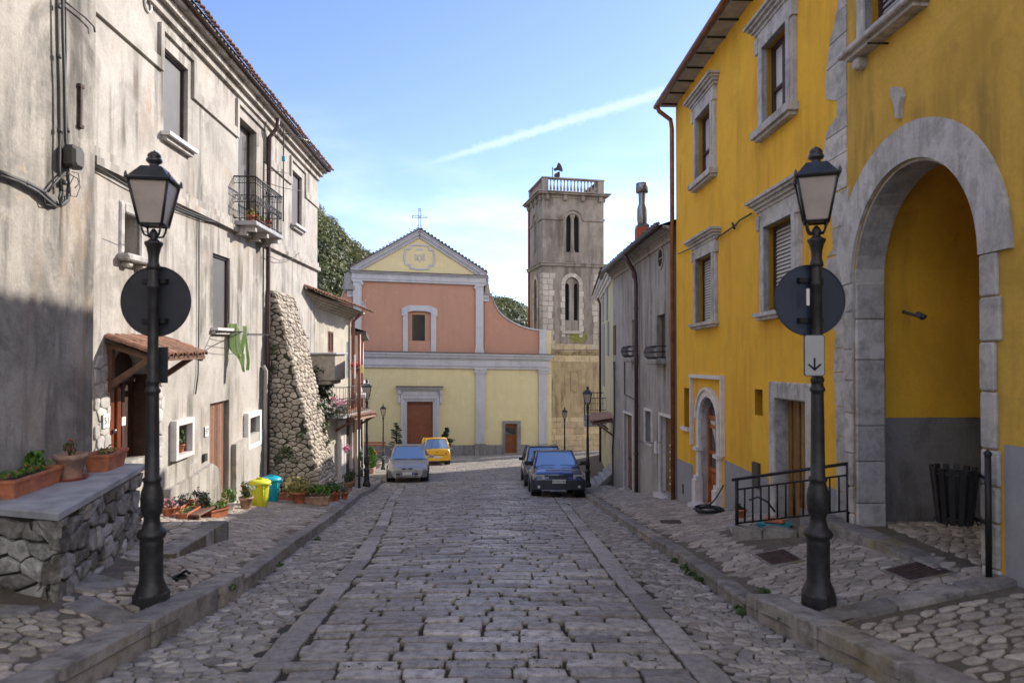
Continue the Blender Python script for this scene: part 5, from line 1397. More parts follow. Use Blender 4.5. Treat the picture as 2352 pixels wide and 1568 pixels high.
def rake(f, off0, off1, w0, w1, ext=.0):
    for (a, b, s) in ((lt, ap, 1), (ap, rt, 1)):
        a = Vector(a); b = Vector(b); d = (b-a).normalized(); n = Vector((-d.y, d.x))
        q = [a+n*off0 - d*(ext if a[0] != ap[0] else 0), b+n*off0 + d*(ext if b[0] != ap[0] else 0), b+n*off1+ d*(ext if b[0] != ap[0] else 0), a+n*off1- d*(ext if a[0] != ap[0] else 0)]
        # mitre at the apex
        for i, p in enumerate(q):
            pass
        f.prism([tuple(p) for p in q], w0, w1)
f = Ch.mb(); rake(f, -.42, -.30, 0, .14); rake(f, -.30, -.22, 0, .2); rake(f, -.22, -.08, 0, .28); rake(f, -.08, 0, 0, .36); f.box((lt[0]-.0, vb, 0), (lt[0]+.5, vb+.10, .30)); f.box((rt[0]-.5, vb, 0), (rt[0], vb+.10, .30)); part('raking_cornice', f, M['ch_trim'], hC)
g = MB(); m = Ch.mb()
for (a, b) in ((lt, ap), (ap, rt)):
    a3 = Vector((a[0], a[1], 0)); 
    m.add([(a[0], a[1]+.01, .42), (b[0], b[1]+.01, .42), (b[0], b[1]+.01, -D_), (a[0], a[1]+.01, -D_), (a[0], a[1]+.09, .40), (b[0], b[1]+.09, .40), (b[0], b[1]+.09, -D_), (a[0], a[1]+.09, -D_)], [(0,1,2,3),(4,5,6,7),(0,1,5,4),(2,3,7,6)])
m.add([(lt[0], lt[1]-.3, -D_), (rt[0], rt[1]-.3, -D_), (ap[0], ap[1]-.02, -D_)], [(0,1,2)])
g.v = [tuple(v) for v in m.v]; g.f = m.f; g.m = m.m; g.sm = m.sm
for (a, b) in ((lt, ap), (ap, rt)):
    A3 = Ch.pos(a[0], a[1]+.09, .35); B3 = Ch.pos(b[0], b[1]+.09, .35); coppi(g, A3, B3, -Ch.N, 20, .11, .3)
part('roof', g, M['tile_dark'], hC)
m = Ch.mb(); m.quad((uP0, vCor1, -.02), (uP0, vCor1, -D_), (uP0, vE1, -D_), (uP0, vE1, -.02)); m.quad((uP1, vCor1, -.02), (uP1, vCor1, -D_), (uP1, vE1, -D_), (uP1, vE1, -.02))
m.quad((uP0, vCor1, -D_), (uP1, vCor1, -D_), (uP1, vE1, -D_), (uP0, vE1, -D_)); part('nave_wall', m, M['ch_yellow'], hC)
m = Ch.mb(); m.quad((uL-3.5, vCor1, .1), (uP0, vCor1+.5, .1), (uP0, vCor1+.5, -D_), (uL-3.5, vCor1, -D_)); m.quad((uR_, vCor1+.7, -.5), (uP1, vCor1+1.3, -.5), (uP1, vCor1+1.3, -D_), (uR_, vCor1+.7, -D_)); part('aisle_roof', m, M['tile_dark'], hC)
# oval medallion with monogram
f = Ch.mb(); uc, vc = c_(1113, 528); rx = (c_(1250,1)[0]-c_(975,1)[0])/2; ry = (c_(1113,417)[1]-c_(1113,640)[1])/2
def quat(s):
    out = []
    for k in range(72):
        t = 2*math.pi*k/72; e = 1.0
        for c45 in (46, 134, 226, 314):
            dd_ = (math.degrees(t)-c45); e -= .15*math.exp(-(dd_/7.5)**2); e += .07*(math.exp(-((dd_-13)/6)**2) + math.exp(-((dd_+13)/6)**2))
        out.append((uc + rx*s*e*math.copysign(abs(math.cos(t))**.85, math.cos(t)), vc + ry*s*e*math.copysign(abs(math.sin(t))**.85, math.sin(t))))
    return out
f.strip(quat(.96), .10, .02, .07, True); part('medallion', f, M['ch_trim'], hC)
f = Ch.mb(); g_ = lambda x, y: c_(x, y)
for a, b in (((1074,500),(1074,562)),((1155,500),(1155,562)),((1074,500),(1114,562)),((1114,562),(1155,500)),((1074,562),(1114,505)),((1114,505),(1155,562)),((1095,500),(1095,555)),((1134,500),(1134,555)),((1095,530),(1114,572)),((1134,530),(1114,572))): f.strip([g_(*a), g_(*b)], .028, .02, .045)
u0, v0 = g_(1113, 461); f.prism([(u0+.22*math.cos(t)*(1.05), v0+.07*math.sin(t)) for t in [k*.52 for k in range(12)]], .02, .035)
part('monogram', f, M['ch_trim'], hC)
# cross
m = MB(); top = Ch.pos(ap[0], ap[1]+.05, .1); sc = 45.6/1568; U = Ch.D.normalized()
def xp(x, y): return top + U*((x-1109)*.2604*sc) + Vector((0,0,(292-y)*.2604*sc))
for dx in (-8, 8): m.tube([xp(1110+dx, 292), xp(1110+dx, 118)], .018, 4)
for dy in (-7, 7): m.tube([xp(1046, 186+dy), xp(1174, 186+dy)], .018, 4)
for a, b in (((1046,174),(1046,198)),((1174,174),(1174,198)),((1098,115),(1122,115)),((1104,130),(1116,130))): m.tube([xp(*a), xp(*b)], .02, 4)
for s in (-1, 1): m.tube([xp(1110+s*8,255), xp(1110+s*18,258), xp(1110+s*20,268), xp(1110+s*12,262)], .014, 4); m.tube([xp(1110+s*8,280), xp(1110+s*25,284), xp(1110+s*38,298)], .014, 4)
for a, b in (((1085,160),(1135,212)),((1085,212),(1135,160))): m.tube([xp(*a), xp(*b)], .008, 4)
part('cross', m, M['black'], hC, 'openwork wrought iron cross on the gable')
# main entablature over the lower storey
f = Ch.mb(); H = vCor1 - vCor0; ur = c_(2240, 1)[0]
for (k0, k1, w) in ((0, .16, .14), (.16, .2, .2), (.2, .62, .13), (.62, .7, .22), (.7, .86, .3), (.86, 1.0, .4)): f.box((uL-3.5, vCor0+H*k0, -.02), (ur+w*.8, vCor0+H*k1-.002, w))
part('main_entablature', f, M['ch_trim'], hC)
f = Ch.mb(); f.box((uL-3.5, vCor1, -.1), (ur+.36, vCor1+.05, .46)); part('cornice_flashing', f, M['tile_dark'], hC)
# pilasters lower
vPl = l_(1200, 935)[1]
for (a, b, ca, cb) in ((1197, 1272, 1183, 1290), (1725, 1793, 1711, 1812)):
    u0, u1 = l_(a,1)[0], l_(b,1)[0]; f = Ch.mb(); vt = vCor0; vbp = l_(a, 932)[1]
    f.box((u0, vbp, -.02), (u1, vt, .12)); o = part('pilaster', f, M['ch_trim'], hC)
    f = Ch.mb(); q0, q1 = l_(ca,1)[0], l_(cb,1)[0]; vc0 = l_(a, 336)[1]
    f.box((q0+.03, vt-.09, 0), (q1-.03, vt-.001, .22)); f.box((q0+.08, vc0, 0), (q1-.08, vt-.09, .17)); f.bbox((q0, vc0+.02, .02), (q0+.16, vt-.1, .2), .04); f.bbox((q1-.16, vc0+.02, .02), (q1, vt-.1, .2), .04)
    part('capital', f, M['ch_trim'], o)
    f = Ch.mb(); f.box((q0+.02, zB, -.02), (q1-.02, vbp-.05, .24)); f.box((u0-.06, vbp-.049, -.02), (u1+.06, vbp+.06, .2)); part('pedestal', f, M['ch_plinth'], o)
# upper right end pilaster
u0, u1 = c_(2168,1)[0], c_(2229,1)[0]; f = Ch.mb(); v1 = c_(2200,1170)[1]; f.box((u0, vCor1-.05, -.06), (u1, v1, .1)); f.box((u0-.04, vCor1-.03, -.02), (u1+.04, vCor1+.22, .16)); part('pilaster', f, M['ch_trim'], hC); greek(u0+.1, u1-.12, v1-.36, v1-.08)
f = Ch.mb(); f.box((u1, vCor1-.1, -.07), (uR_, v1, -.06)); part('corner_wall', f, M['ch_yellow'], hC)
# plinth
f = Ch.mb(); a0 = l_(568,1)[0]; a1 = l_(888,1)[0]; b0_, b1_ = l_(1422,1)[0], l_(1572,1)[0]
for (a, b) in ((uL-3.5, a0), (a1, b0_), (b1_, uR_+.02)): f.box((a, zB, -.02), (b, vPl - .02*0, .08))
part('plinth', f, M['ch_plinth'], hC)
# main door
f = Ch.mb(); vF = l_(720, 532)[1]
for i, (e, w) in enumerate(((0, .26), (.12, .18), (.24, .10))):
    x0, x1 = a0 + e*.0 + .13*i*1.0, a1 - .13*i*1.0
    f.box((x0, zB, -.02), (x0+.131, vF-.1*i, .12+.06*(2-i))); f.box((x1-.131, zB, -.02), (x1, vF-.1*i, .12+.06*(2-i))); f.box((x0+.131, vF-.1*i-.101, -.02), (x1-.131, vF-.1*i, .12+.06*(2-i)))
f.box((a0, l_(568, 478)[1]-.55, -.02), (a0+.02, vF, .02))
vC_ = l_(720, 473)[1]; f.box((a0-.0, vF+.002, -.02), (a1, vC_, .16)); f.box((a0+.1, vF+.12, .16), (a1-.1, vC_-.1, .19))
o = part('door_surround', f, M['ch_trim'], hC)
f = Ch.mb(); q0, q1 = l_(530,1)[0], l_(918,1)[0]; vt = l_(720, 446)[1]
f.box((q0+.1, vC_, -.02), (q1-.1, vC_+.1, .3)); f.box((q0+.04, vC_+.1, -.02), (q1-.04, vC_+.2, .42)); f.box((q0, vC_+.2, -.02), (q1, vt, .5)); part('door_cornice', f, M['ch_trim'], o)
f = Ch.mb(); f.box((q0-.03, vt, -.02), (q1+.03, vt+.04, .53)); part('cornice_flashing', f, M['tile_dark'], o)
for (a, b) in ((l_(545,1)[0], l_(567,1)[0]), (l_(889,1)[0], l_(905,1)[0]+.05)):
    f = MB(); pz = vC_; V = l_(556, 580)[1]
    f = Ch.mb(); f.box((a, pz-.25, -.02), (b, pz, .32)); f.box((a+.02, pz-.6, -.02), (b-.02, pz-.25, .2)); f.box((a+.01, V, -.02), (b-.01, pz-.6, .26)); part('console', f, M['ch_trim'], o)
f = Ch.mb(); f.box((o1[0], zB, -.32), (o1[1], o1[3], -.26)); o = part('door', f, M['wood_church'], hC, 'tall brown wooden double door with recessed panels')
f = Ch.mb(); um = (o1[0]+o1[1])/2; vm = l_(720, 772)[1]
f.box((um-.02, zB, -.26), (um+.02, o1[3], -.245))
for (x0, x1) in ((o1[0]+.15, um-.12), (um+.12, o1[1]-.15)):
    f.box((x0, vm+.2, -.26), (x1, o1[3]-.2, -.235)); 
f.strip([(o1[0]+.32, zB), (o1[0]+.32, vm), (o1[1]-.32, vm), (o1[1]-.32, zB)], .07, -.26, -.23); part('door_panel', f, M['wood_church'], o)
# small side door
f = Ch.mb(); vt = l_(1500, 733)[1]; f.box((b0_, zB, -.02), (o2[0], vt, .1)); f.box((o2[1], zB, -.02), (b1_, vt, .1)); f.box((o2[0], o2[3], -.02), (o2[1], vt, .1)); f.box((b0_, zB, -.02), (b1_, o2[2], .35)); part('door_surround', f, M['ch_plinth'], hC)
f = Ch.mb(); f.box((o2[0], o2[2], -.24), (o2[1], o2[3], -.2)); o = part('side_door', f, M['wood_church'], hC, 'small brown side door with a dark plaque')
u0, v0 = l_(1490, 823); f = Ch.mb(); f.bbox((u0-.33, v0-.24, -.2), (u0+.33, v0+.24, -.17), .03); part('door_plaque', f, M['glass'], o)
f = Ch.mb(); f.box((o2[0]+.1, o2[2]+.1, -.2), (o2[1]-.1, o2[2]+.9, -.185)); part('door_panel', f, M['wood_church'], o)

# ---------------------------------------------------------------- bell tower
Tt = Fac((0, 49 - tn*2.19), (1, tn), -.012)
uT0, uT1 = Tt.u(TX(303)), Tt.u(TX(817)); TD = (uT1-uT0)*math.hypot(1, tn)
hT = thing('bell_tower', 'square grey stone bell tower with paired arched openings and a balustrade, beside the church', 'bell tower', (4.4, 51, -7.5))
t_ = lambda X, Y, w=0: Tt.uv(TX(X), TY(Y), w)
Y4 = lambda Y: (765.6+.2734*Y-367.5)/.2734        # lower crop rows expressed in the upper crop's units
vTop = t_(560, 330)[1]; vS1 = t_(560, 885)[1]; vS2 = t_(560, Y4(150))[1]; vA = t_(560, Y4(703))[1]
class SideFac(Fac):
    pass
nT = Vector((tn, -1, 0)).normalized()
# left face: starts at the near corner and runs back
cL = Tt.pos(uT0, 0, 0); dL = Vector((-tn, 1, 0)).normalized(); TL = Fac((cL.x, cL.y), (dL.x, dL.y), 0, flip=True)
cR = Tt.pos(uT1, 0, 0); TR = Fac((cR.x, cR.y), (dL.x, dL.y), 0)
def bell_ops(u0, u1, cu, half, vs, vt, vb): return [[cu-half[1], cu-half[0], vb, vt], [cu+half[0], cu+half[1], vb, vt]]
uc1 = t_(555, 1)[0]; h1 = (t_(572,1)[0]-t_(538,1)[0])/2; e1 = (t_(610,1)[0]-t_(500,1)[0])/2
uc2 = t_(548, 1)[0]; h2 = (t_(568,1)[0]-t_(530,1)[0])/2; e2 = (t_(607,1)[0]-t_(490,1)[0])/2
a1 = dict(b=t_(560,775)[1], t=t_(560,452)[1], s=t_(560,490)[1]); a2 = dict(b=t_(560,1345)[1], t=t_(560,1035)[1], s=t_(560,1065)[1])
def tower_face(fac, ua, ub, cu1, cu2, zoff=0, name='wall'):
    out = []
    m = fac.mb(); m.wall(ua, ub, vS1, vTop+.2, [[cu1-e1, cu1+e1, a1['b'], a1['t'], .3]], .3)
    m.arch_top(cu1-e1, cu1+e1, a1['t']-e1*.95, a1['t'], .3, n=12)
    m.wall(ua, ub, vS2, vS1, [[cu2-e2, cu2+e2, a2['b']-.75, a2['t']+.45, .12]], .12)
    m.arch_top(cu2-e2, cu2+e2, a2['t']-.12, a2['t']+.45, .12, n=12)
    part('wall', m, M['tower'], hT)
    m = fac.mb(); m.wall(ua, ub, -8.6, vS2, [], .1); part('lower_wall', m, M['tower_low'], hT)
    # dark bell chamber openings
    m = fac.mb(); m.box((cu1-e1, a1['b'], -.34), (cu1+e1, a1['t'], -.30)); o = part('bell_opening', m, M['dark'], hT)
    m = MB(); p0 = fac.pos(cu1, a1['b'], -.16); m.lathe([(.2,0),(.2,.12),(.145,.2),(.125,2.35),(.14,2.5),(.22,2.62),(.22,2.72)], 12, p0)
    part('column', m, M['tower'], hT)
    m = fac.mb(); vv = a1['t']-e1*.95; 
    vcol = a1['b']+2.72
    m.wall(cu1-e1, cu1+e1, vcol, a1['t'], [[cu1-e1+.03, cu1-h1, vcol, vcol+.38], [cu1+h1, cu1+e1-.03, vcol, vcol+.38]], .14, w=-.10)
    for s in ((cu1-e1+.03, cu1-h1), (cu1+h1, cu1+e1-.03)): m.arch_top(s[0], s[1], vcol+.02, vcol+.38, .14, w=-.10, n=8)
    part('opening_tracery', m, M['tower'], hT); m = fac.mb()
    m.wall(cu2-e2, cu2+e2, a2['b']-.75, a2['t']+.45, [[cu2-e2+.03, cu2-h2, a2['b'], a2['t']], [cu2+h2, cu2+e2-.03, a2['b'], a2['t']]], .3, w=-.12)
    for s in ((cu2-e2+.03, cu2-h2), (cu2+h2, cu2+e2-.03)): m.arch_top(s[0], s[1], a2['t']-.3, a2['t'], .3, w=-.12, n=8)
    part('opening_tracery', m, M['tower'], hT)
    m = fac.mb(); m.box((cu2-e2, a2['b'], -.46), (cu2+e2, a2['t'], -.43)); part('bell_opening', m, M['dark'], hT)
    m = fac.mb(); m.quad((cu1-e1, a1['b'], -.05), (cu1+e1, a1['b'], -.05), (cu1+e1, a1['b']-.7, .02), (cu1-e1, a1['b']-.7, .02)); part('opening_apron', m, M['tower'], hT)
    # hood mould running into the string
    m = fac.mb(); vH = t_(400, 500)[1]; n = 14; r = e1+.28
    arc = [(cu1 - r*math.cos(math.pi*i/n), a1['t']-e1*.95 + (e1*.95+.32)*math.sin(math.pi*i/n)) for i in range(n+1)]
    arc = [(ua, vH+.05), (cu1-r-.28, vH+.05), (cu1-r-.02, vH+.05), (cu1-r, arc[0][1])] + arc[1:-1] + [(cu1+r, arc[-1][1]), (cu1+r+.02, vH+.05), (cu1+r+.28, vH+.05), (ub, vH+.05)]
    m.strip(arc[:3], .12, 0, .1); m.strip(arc[3:-3], .12, 0, .1); m.strip(arc[-3:], .12, 0, .1); part('hood_mould', m, M['tower'], hT)
    # arch stones of the lower opening
    m = fac.mb(); m.arch_ring(cu2-e2, cu2+e2, a2['t']-.12, a2['t']+.45, .28, -.01, .03, n=9, gap=.02)
    v = a2['t']-.14; k = 0
    while v > a2['b']-.9:
        hh = .42; wd_ = .26 + (.08 if k % 2 else 0)
        m.bbox((cu2-e2-wd_, v-hh+.02, -.01), (cu2-e2-.002, v, .03), .02); m.bbox((cu2+e2+.002, v-hh+.02, -.01), (cu2+e2+wd_, v, .03), .02); v -= hh; k += 1
    m.bbox((cu2-e2-.25, a2['b']-1.0, -.01), (cu2+e2+.25, a2['b']-.78, .12), .03); part('opening_quoins', m, M['quoin'], hT)
tower_face(Tt, uT0, uT1, uc1, uc2)
sc_ = math.hypot(1, tn)
cen = (uT1-uT0)/2*sc_
tower_face(TL, 0, TD, cen, cen); tower_face(TR, 0, TD, cen, cen)
m = TL.mb(); m.quad((TD, -8.6, 0), (TD, vTop+.2, 0), (TD, vTop+.2, -TD), (TD, -8.6, -TD)); part('rear_wall', m, M['tower'], hT)
def band(v0, v1, w, mat, nm, lab=None):
    m = Tt.mb(); m.box((uT0-w/sc_, v0, -TD-w), (uT1+w/sc_, v1, w)); return part(nm, m, M[mat], hT, lab)
# quoins
for fac, us in ((Tt, ((uT0, 1), (uT1, -1))), (TL, ((0, 1),)),):
    for (u0, s) in us:
        m = fac.mb(); rq = random.Random(int(u0*10)+3); v = t_(330, 948)[1]; k = 0; vend = vS2+.2
        while v > vend:
            hh = rq.uniform(.33, .5); L1 = rq.uniform(.32, .48); L2 = rq.uniform(.3, .45)
            for (p, q) in ((0, L1), (L1+.015, L1+L2)):
                a, b = sorted((u0+s*p, u0+s*q)); m.bbox((a, max(v-hh+.02, vend), -.01), (b, v, .035+rq.uniform(0,.015)), .03)
            v -= hh
        part('quoin_stones', m, M['quoin'], hT)
band(vS1-.08, vS1+.1, .14, 'tower', 'string_course'); band(vS1+.1, vS1+.16, .2, 'tower', 'string_course')
# cyma of small stones around the lower string, ashlar below
for fac, u0, u1 in ((Tt, uT0, uT1), (TL, 0, TD), (TR, 0, TD)):
    m = fac.mb(); rq = random.Random(12)
    def course(v, hh, lo, hi, w=.03):
        x = u0 + rq.uniform(-.2, 0)
        while x < u1:
            L = rq.uniform(lo, hi); a, b = max(x, u0), min(x+L-.015, u1)
            if b - a > .05: m.bbox((a, v, -.01), (b, v+hh-.02, w+rq.uniform(0,.015)), .02)
            x += L
    v = vS2+.0
    course(vS2+.12, .42, .7, .95); course(vS2-.78, .5, .8, 1.3); 
    v = -8.4
    while v < vA - .1: hh = rq.uniform(.42, .6); course(v, min(hh, vA-v), .7, 1.5, .02); v += hh
    part('ashlar_stones', m, M['ashlar'], hT)
band(vS2-.06, vS2+.05, .2, 'tower_low', 'string_course'); band(vS2-.2, vS2-.061, .1, 'tower_low', 'string_course')
# blind panel
n4 = lambda X, Y: Tt.uv(1163.75+.2734*X, 765.6+.2734*Y)
m = Tt.mb(); m.strip([n4(x, y) for x, y in ((540,320),(560,310),(590,312),(610,340),(612,450),(595,485),(560,488),(542,470))], .07, 0, .05, True); m.strip([n4(x, y) for x, y in ((488,528),(488,345),(505,310),(540,282),(555,280))], .06, 0, .03); part('blind_panel', m, M['tower_low'], hT)
f_ = plain('moss_stain', (.20,.19,.055), .95, 0, .5, 6)
m = Tt.mb(); mr = random.Random(5)
for (cx_, cy_, sx_, sy_) in ((597, 40, .75, .5), (575, 25, .5, .45), (620, 70, .5, .35)):
    u0, v0 = n4(cx_, cy_); m.prism([(u0+sx_*mr.uniform(.7,1.1)*math.cos(k*.45), v0+sy_*mr.uniform(.7,1.1)*math.sin(k*.45)) for k in range(14)], .001, .006)
    break
part('moss_patch', m, f_, hT)
# cornice with modillions
band(vTop+.05, vTop+.17, .06, 'tower', 'cornice'); vt2 = t_(560, 285)[1]
band(vTop+.17, vt2-.12, .03, 'tower', 'cornice'); band(vt2-.12, vt2, .34, 'tower', 'cornice'); band(vt2, vt2+.07, .45, 'tower', 'cornice')
for fac, us in ((Tt, [uT0 + (uT1-uT0)*(.07+.29*k) for k in range(4)]), (TL, [TD*(.07+.29*k) for k in range(4)]), (TR, [TD*(.07+.29*k) for k in range(4)])):
    for u0 in us: m = fac.mb(); m.bbox((u0-.14, vTop-.15, -.01), (u0+.14, vt2-.121, .22), .05); part('modillion', m, M['tower'], hT)
# balustrade
vB0 = vt2+.07; vB1 = t_(560, 165)[1]; bw_ = .1
def corner_posts():
    for (u0, w) in ((uT0, 0), (uT1, 0), (uT0, -TD), (uT1, -TD)):
        s = 1 if u0 == uT0 else -1
        a, b = sorted((u0-.02*s, u0+.42*s)); c, d = (w+.02, w-.42) if w == 0 else (w-.02, w+.42)
        m = Tt.mb(); m.bbox((a, vB0, min(c,d)), (b, vB1, max(c,d)), .02); part('balustrade_post', m, M['tower'], hT)
corner_posts()
m = Tt.mb()
for (a, b, c, d) in ((uT0-.06, uT1+.06, -.36, .06), (uT0-.06, uT1+.06, -TD-.06, -TD+.36)): m.box((a, vB1-.0, c), (b, vB1+.09, d))
m.box((uT0-.06, vB1, -TD+.36), (uT0+.36, vB1+.09, -.36)); m.box((uT1-.36, vB1, -TD+.36), (uT1+.06, vB1+.09, -.36)); part('balustrade_rail', m, M['tower'], hT)
m = MB(); hb = vB1-vB0; m.lathe([(.075,0),(.075,.07),(.04,.1),(.085,.26*hb),(.075,.38*hb),(.04,.62*hb),(.035,.8*hb),(.06,.9*hb),(.06,hb)], 8); me = mesh_from('baluster', m, M['tower'])
def bal(p):
    o = bpy.data.objects.new('baluster', me); COL.objects.link(o); o.parent = hT; o.location = p - Vector(hT['_w'])
for i in range(14):
    t = (i+.5)/14; u0 = uT0+.5+(uT1-uT0-1.0)*t
    bal(Tt.pos(u0, vB0, -.15)); bal(Tt.pos(u0, vB0, -TD+.15))
    w = -.5 - (TD-1.0)*t; bal(Tt.pos(uT0+.15, vB0, w)); bal(Tt.pos(uT1-.15, vB0, w))
m = Tt.mb(); m.box((uT0-.1, vB0-.05, -TD-.1), (uT1+.1, vB0-.01, .1)); part('roof_terrace', m, M['tower'], hT)
m = MB(); p = [TL.pos(TD-.25, v, w) for v, w in ((vTop+.2, .25), (vTop-.2, .08), (-8, .08))]; m.tube(p, .07, 6); part('downpipe', m, M['redpipe'], hT)
# loudspeaker on the roof
q = Tt.pos(t_(420, 150)[0], t_(420, 162)[1], -.2)
ls = thing('loudspeaker', 'grey horn loudspeaker on a short mast on the bell tower roof', 'loudspeaker', q)
m = MB(); m.tube([q, q+Vector((-.25,0,0)) + Vector((0,0,.0)), q+Vector((-.25,0,.95))], .03, 5); m.tube([q+Vector((-.25,0,.8)), q+Vector((.1,0,.75))], .025, 5); part('mast', m, M['iron'], ls)
m = MB(); d = Vector((.75,-.45,.25)).normalized(); c = q+Vector((-.12,0,.72)); m.cyl(c, c+d*.25, .09, .12, 12); m.cyl(c+d*.25, c+d*.5, .12, .36, 14, caps=False); c2 = q+Vector((-.1,.05,.35)); m.cyl(c2, c2+Vector((.3,-.1,-.05)), .1, .3, 12, caps=False); part('horn', m, M['boxgrey'], ls)
# ---------------------------------------------------------------- low houses beyond, left
p0 = Vector((-6.08, 21.3)); p1 = Vector((-5.48, 24.3)); dC = (p1-p0)/(p1.y-p0.y)
C = Fac((p0.x - dC.x*p0.y, 0), (dC.x, 1), -.10)
hCc = thing('cream_house', 'low cream plastered house with a sagging clay tiled eave and louvred shutters', 'house', (-6.5, 23, -5))
q0, q1 = 19.6, C.u(806); vC0 = C.uv(728, 702)[1]
sh1 = C.rect(752.5, 766, 759, 808); sh2 = C.rect(795, 802, 783, 868)
m = C.mb(); m.wall(q0, q1, -9, vC0, [sh1+[.08], sh2+[.08]], .08); m.quad((q1, -9, 0), (q1, -9, -6), (q1, vC0, -6), (q1, vC0, 0)); m.quad((q0, -9, -6), (q1, -9, -6), (q1, vC0, -6), (q0, vC0, -6)); part('wall', m, M['plaster_c'], hCc)
m = C.mb(); m.prism([(0,0)]*3, 0, 0) if False else None
for k in range(4): m.box((q0, vC0-.06+.07*k, -.01), (q1+.1+.08*k, vC0+.005+.07*k, .06+.10*k))
part('eave_moulding', m, M['plaster_c'], hCc)
g = MB(); m = C.mb(); vr_ = vC0+.24
m.quad((q0, vr_, .46), (q1+.3, vr_, .46), (q1+.3, vr_+1.1, -3), (q0, vr_+1.1, -3)); m.quad((q0, vr_, -6.3), (q1+.5, vr_, -6.3), (q1+.3, vr_+1.1, -3), (q0, vr_+1.1, -3)); m.add([(q1+.3, vr_+1.1, -3), (q1+.4, vr_-.1, .4), (q1+.4, vr_-.1, -6.3)], [(0,1,2)])
g.v = [tuple(v) for v in m.v]; g.f = m.f; g.m = m.m; g.sm = m.sm
for k in range(3): coppi(g, C.pos(q0, vr_+.05+.11*k, .42-.3*k), C.pos(q1+.3, vr_+.05+.11*k, .42-.3*k), C.N + Vector((0,0,-.34)), 26, .09, .3)
part('roof', g, M['tile'], hCc)
for r, lab in ((sh1, 'brown louvred shutter'), (sh2, 'grey louvred shutter')):
    f = C.mb(); f.box((r[0], r[2], -.1), (r[1], r[3], -.06)); o = part('shutter', f, M['wood_beam'] if r is sh1 else M['slab'], hCc, lab)
    f = C.mb(); n = 9; t = .05
    for (a, b, c, d) in ((r[0], r[0]+t, r[2], r[3]), (r[1]-t, r[1], r[2], r[3]), (r[0]+t, r[1]-t, r[3]-t, r[3]), (r[0]+t, r[1]-t, r[2], r[2]+t), ((r[0]+r[1])/2-.02, (r[0]+r[1])/2+.02, r[2], r[3])): f.box((a, c, -.06), (b, d, .0))
    for i in range(n): z = r[2]+t+(r[3]-r[2]-2*t)*(i+.3)/n; f.add([(r[0]+t, z, -.01), (r[1]-t, z, -.01), (r[1]-t, z+.05, -.055), (r[0]+t, z+.05, -.055)], [(0,1,2,3)])
    part('louvres', f, M['wood_beam'] if r is sh1 else M['slab'], o)
m = MB()
m.tube([C.pos(q1+.0, vC0+.1, .35), C.pos(q1-.02, vC0-.15, .1), C.pos(q1+.0, -1.5, .09), C.pos(q1+.05, -3.0, .09)], .055, 7); part('downpipe', m, M['redpipe'], hCc)
# stone box balcony between the big house and the low one
bs = thing('stone_balcony', 'boxy stone parapet balcony with a pale slab above the buttress creepers', 'balcony', (-5.5, 20, -1))
a0 = at_y(702, 815, 19.5); b0 = at_y(769, 815, 19.5)
m = MB(); x0, x1 = a0.x-.6, b0.x; y0, y1 = 19.5, 20.75; z1 = b0.z; z0 = at_y(769, 884, 19.5).z
m.bbox((x0, y0, z0+.12), (x1, y1, z1), .03); m.bbox((x0, y0+.05, z0), (x1-.12, y1-.05, z0+.13), .03); part('parapet', m, M['rubble_sun'], bs)
m = MB(); m.bbox((x0-.02, y0-.05, z1), (x1+.06, y1+.07, z1+.06), .015); part('coping', m, M['slab'], bs)
m = MB(); m.bbox((-6.6, 20.2, -1.9), (-5.65, 20.9, z0-.01), .04); part('stone_pier', m, M['old_stone'], bs)
q = at_y(690, 772, 19.0); m = MB(); m.bbox((q.x-.35, 18.6, q.z-.07), (q.x+.28, 19.0, q.z+.07), .03); part('ledge', m, M['old_stone'], hA)
# creeper hanging under the balcony with pink flowers
def creeper(name, label, pts, n, r, size, mats, loc):
    t = thing(name, label, 'climbing plant', loc)
    m = MB()
    for (x, y, Y, rr_) in pts: foliage(m, at_y(x, y, Y), rr_, n, size)
    part('foliage', m, mats, t); return t
cr = creeper('climbing_plant', 'dark green climbing plant hanging below the boxy stone balcony', [(722,872,19.7,.3),(730,890,19.8,.32),(745,905,19.9,.3),(722,905,19.7,.3),(738,935,19.9,.25),(752,880,19.9,.2),(730,855,19.6,.25),(720,930,19.6,.2),(742,960,19.8,.18),(712,880,19.2,.2)], 130, .3, .07, M['leaf_d'], tuple(at_y(730, 880, 19.7)))
m = MB(); m.tube([at_y(x, y, 19.8) for x, y in ((722,850),(735,900),(742,960),(752,1010),(760,1060))], .025, 5); part('stem', m, M['bark'], cr)
cf = creeper('climbing_plant', 'pink flowering creeper spilling over the canopy below the stone balcony', [(765,930,20.6,.28),(775,945,20.8,.28),(756,950,20.6,.22),(785,938,21,.22)], 90, .3, .06, M['leaf_g'], tuple(at_y(765, 930, 20.6)))
m = MB()
for (x, y) in ((762,915),(770,912),(776,920),(783,925),(760,925),(770,930),(790,925)): foliage(m, at_y(x, y, 20.5), .12, 14, .045)
part('flowers', m, M['fl_pink'], cf)
for i, pts in enumerate([[(738,1003,17.6,.2),(744,1020,17.5,.25),(750,1030,17.4,.2)], [(700,870,16.8,.12),(716,900,17.3,.12),(722,935,17.4,.15)]]):
    pass
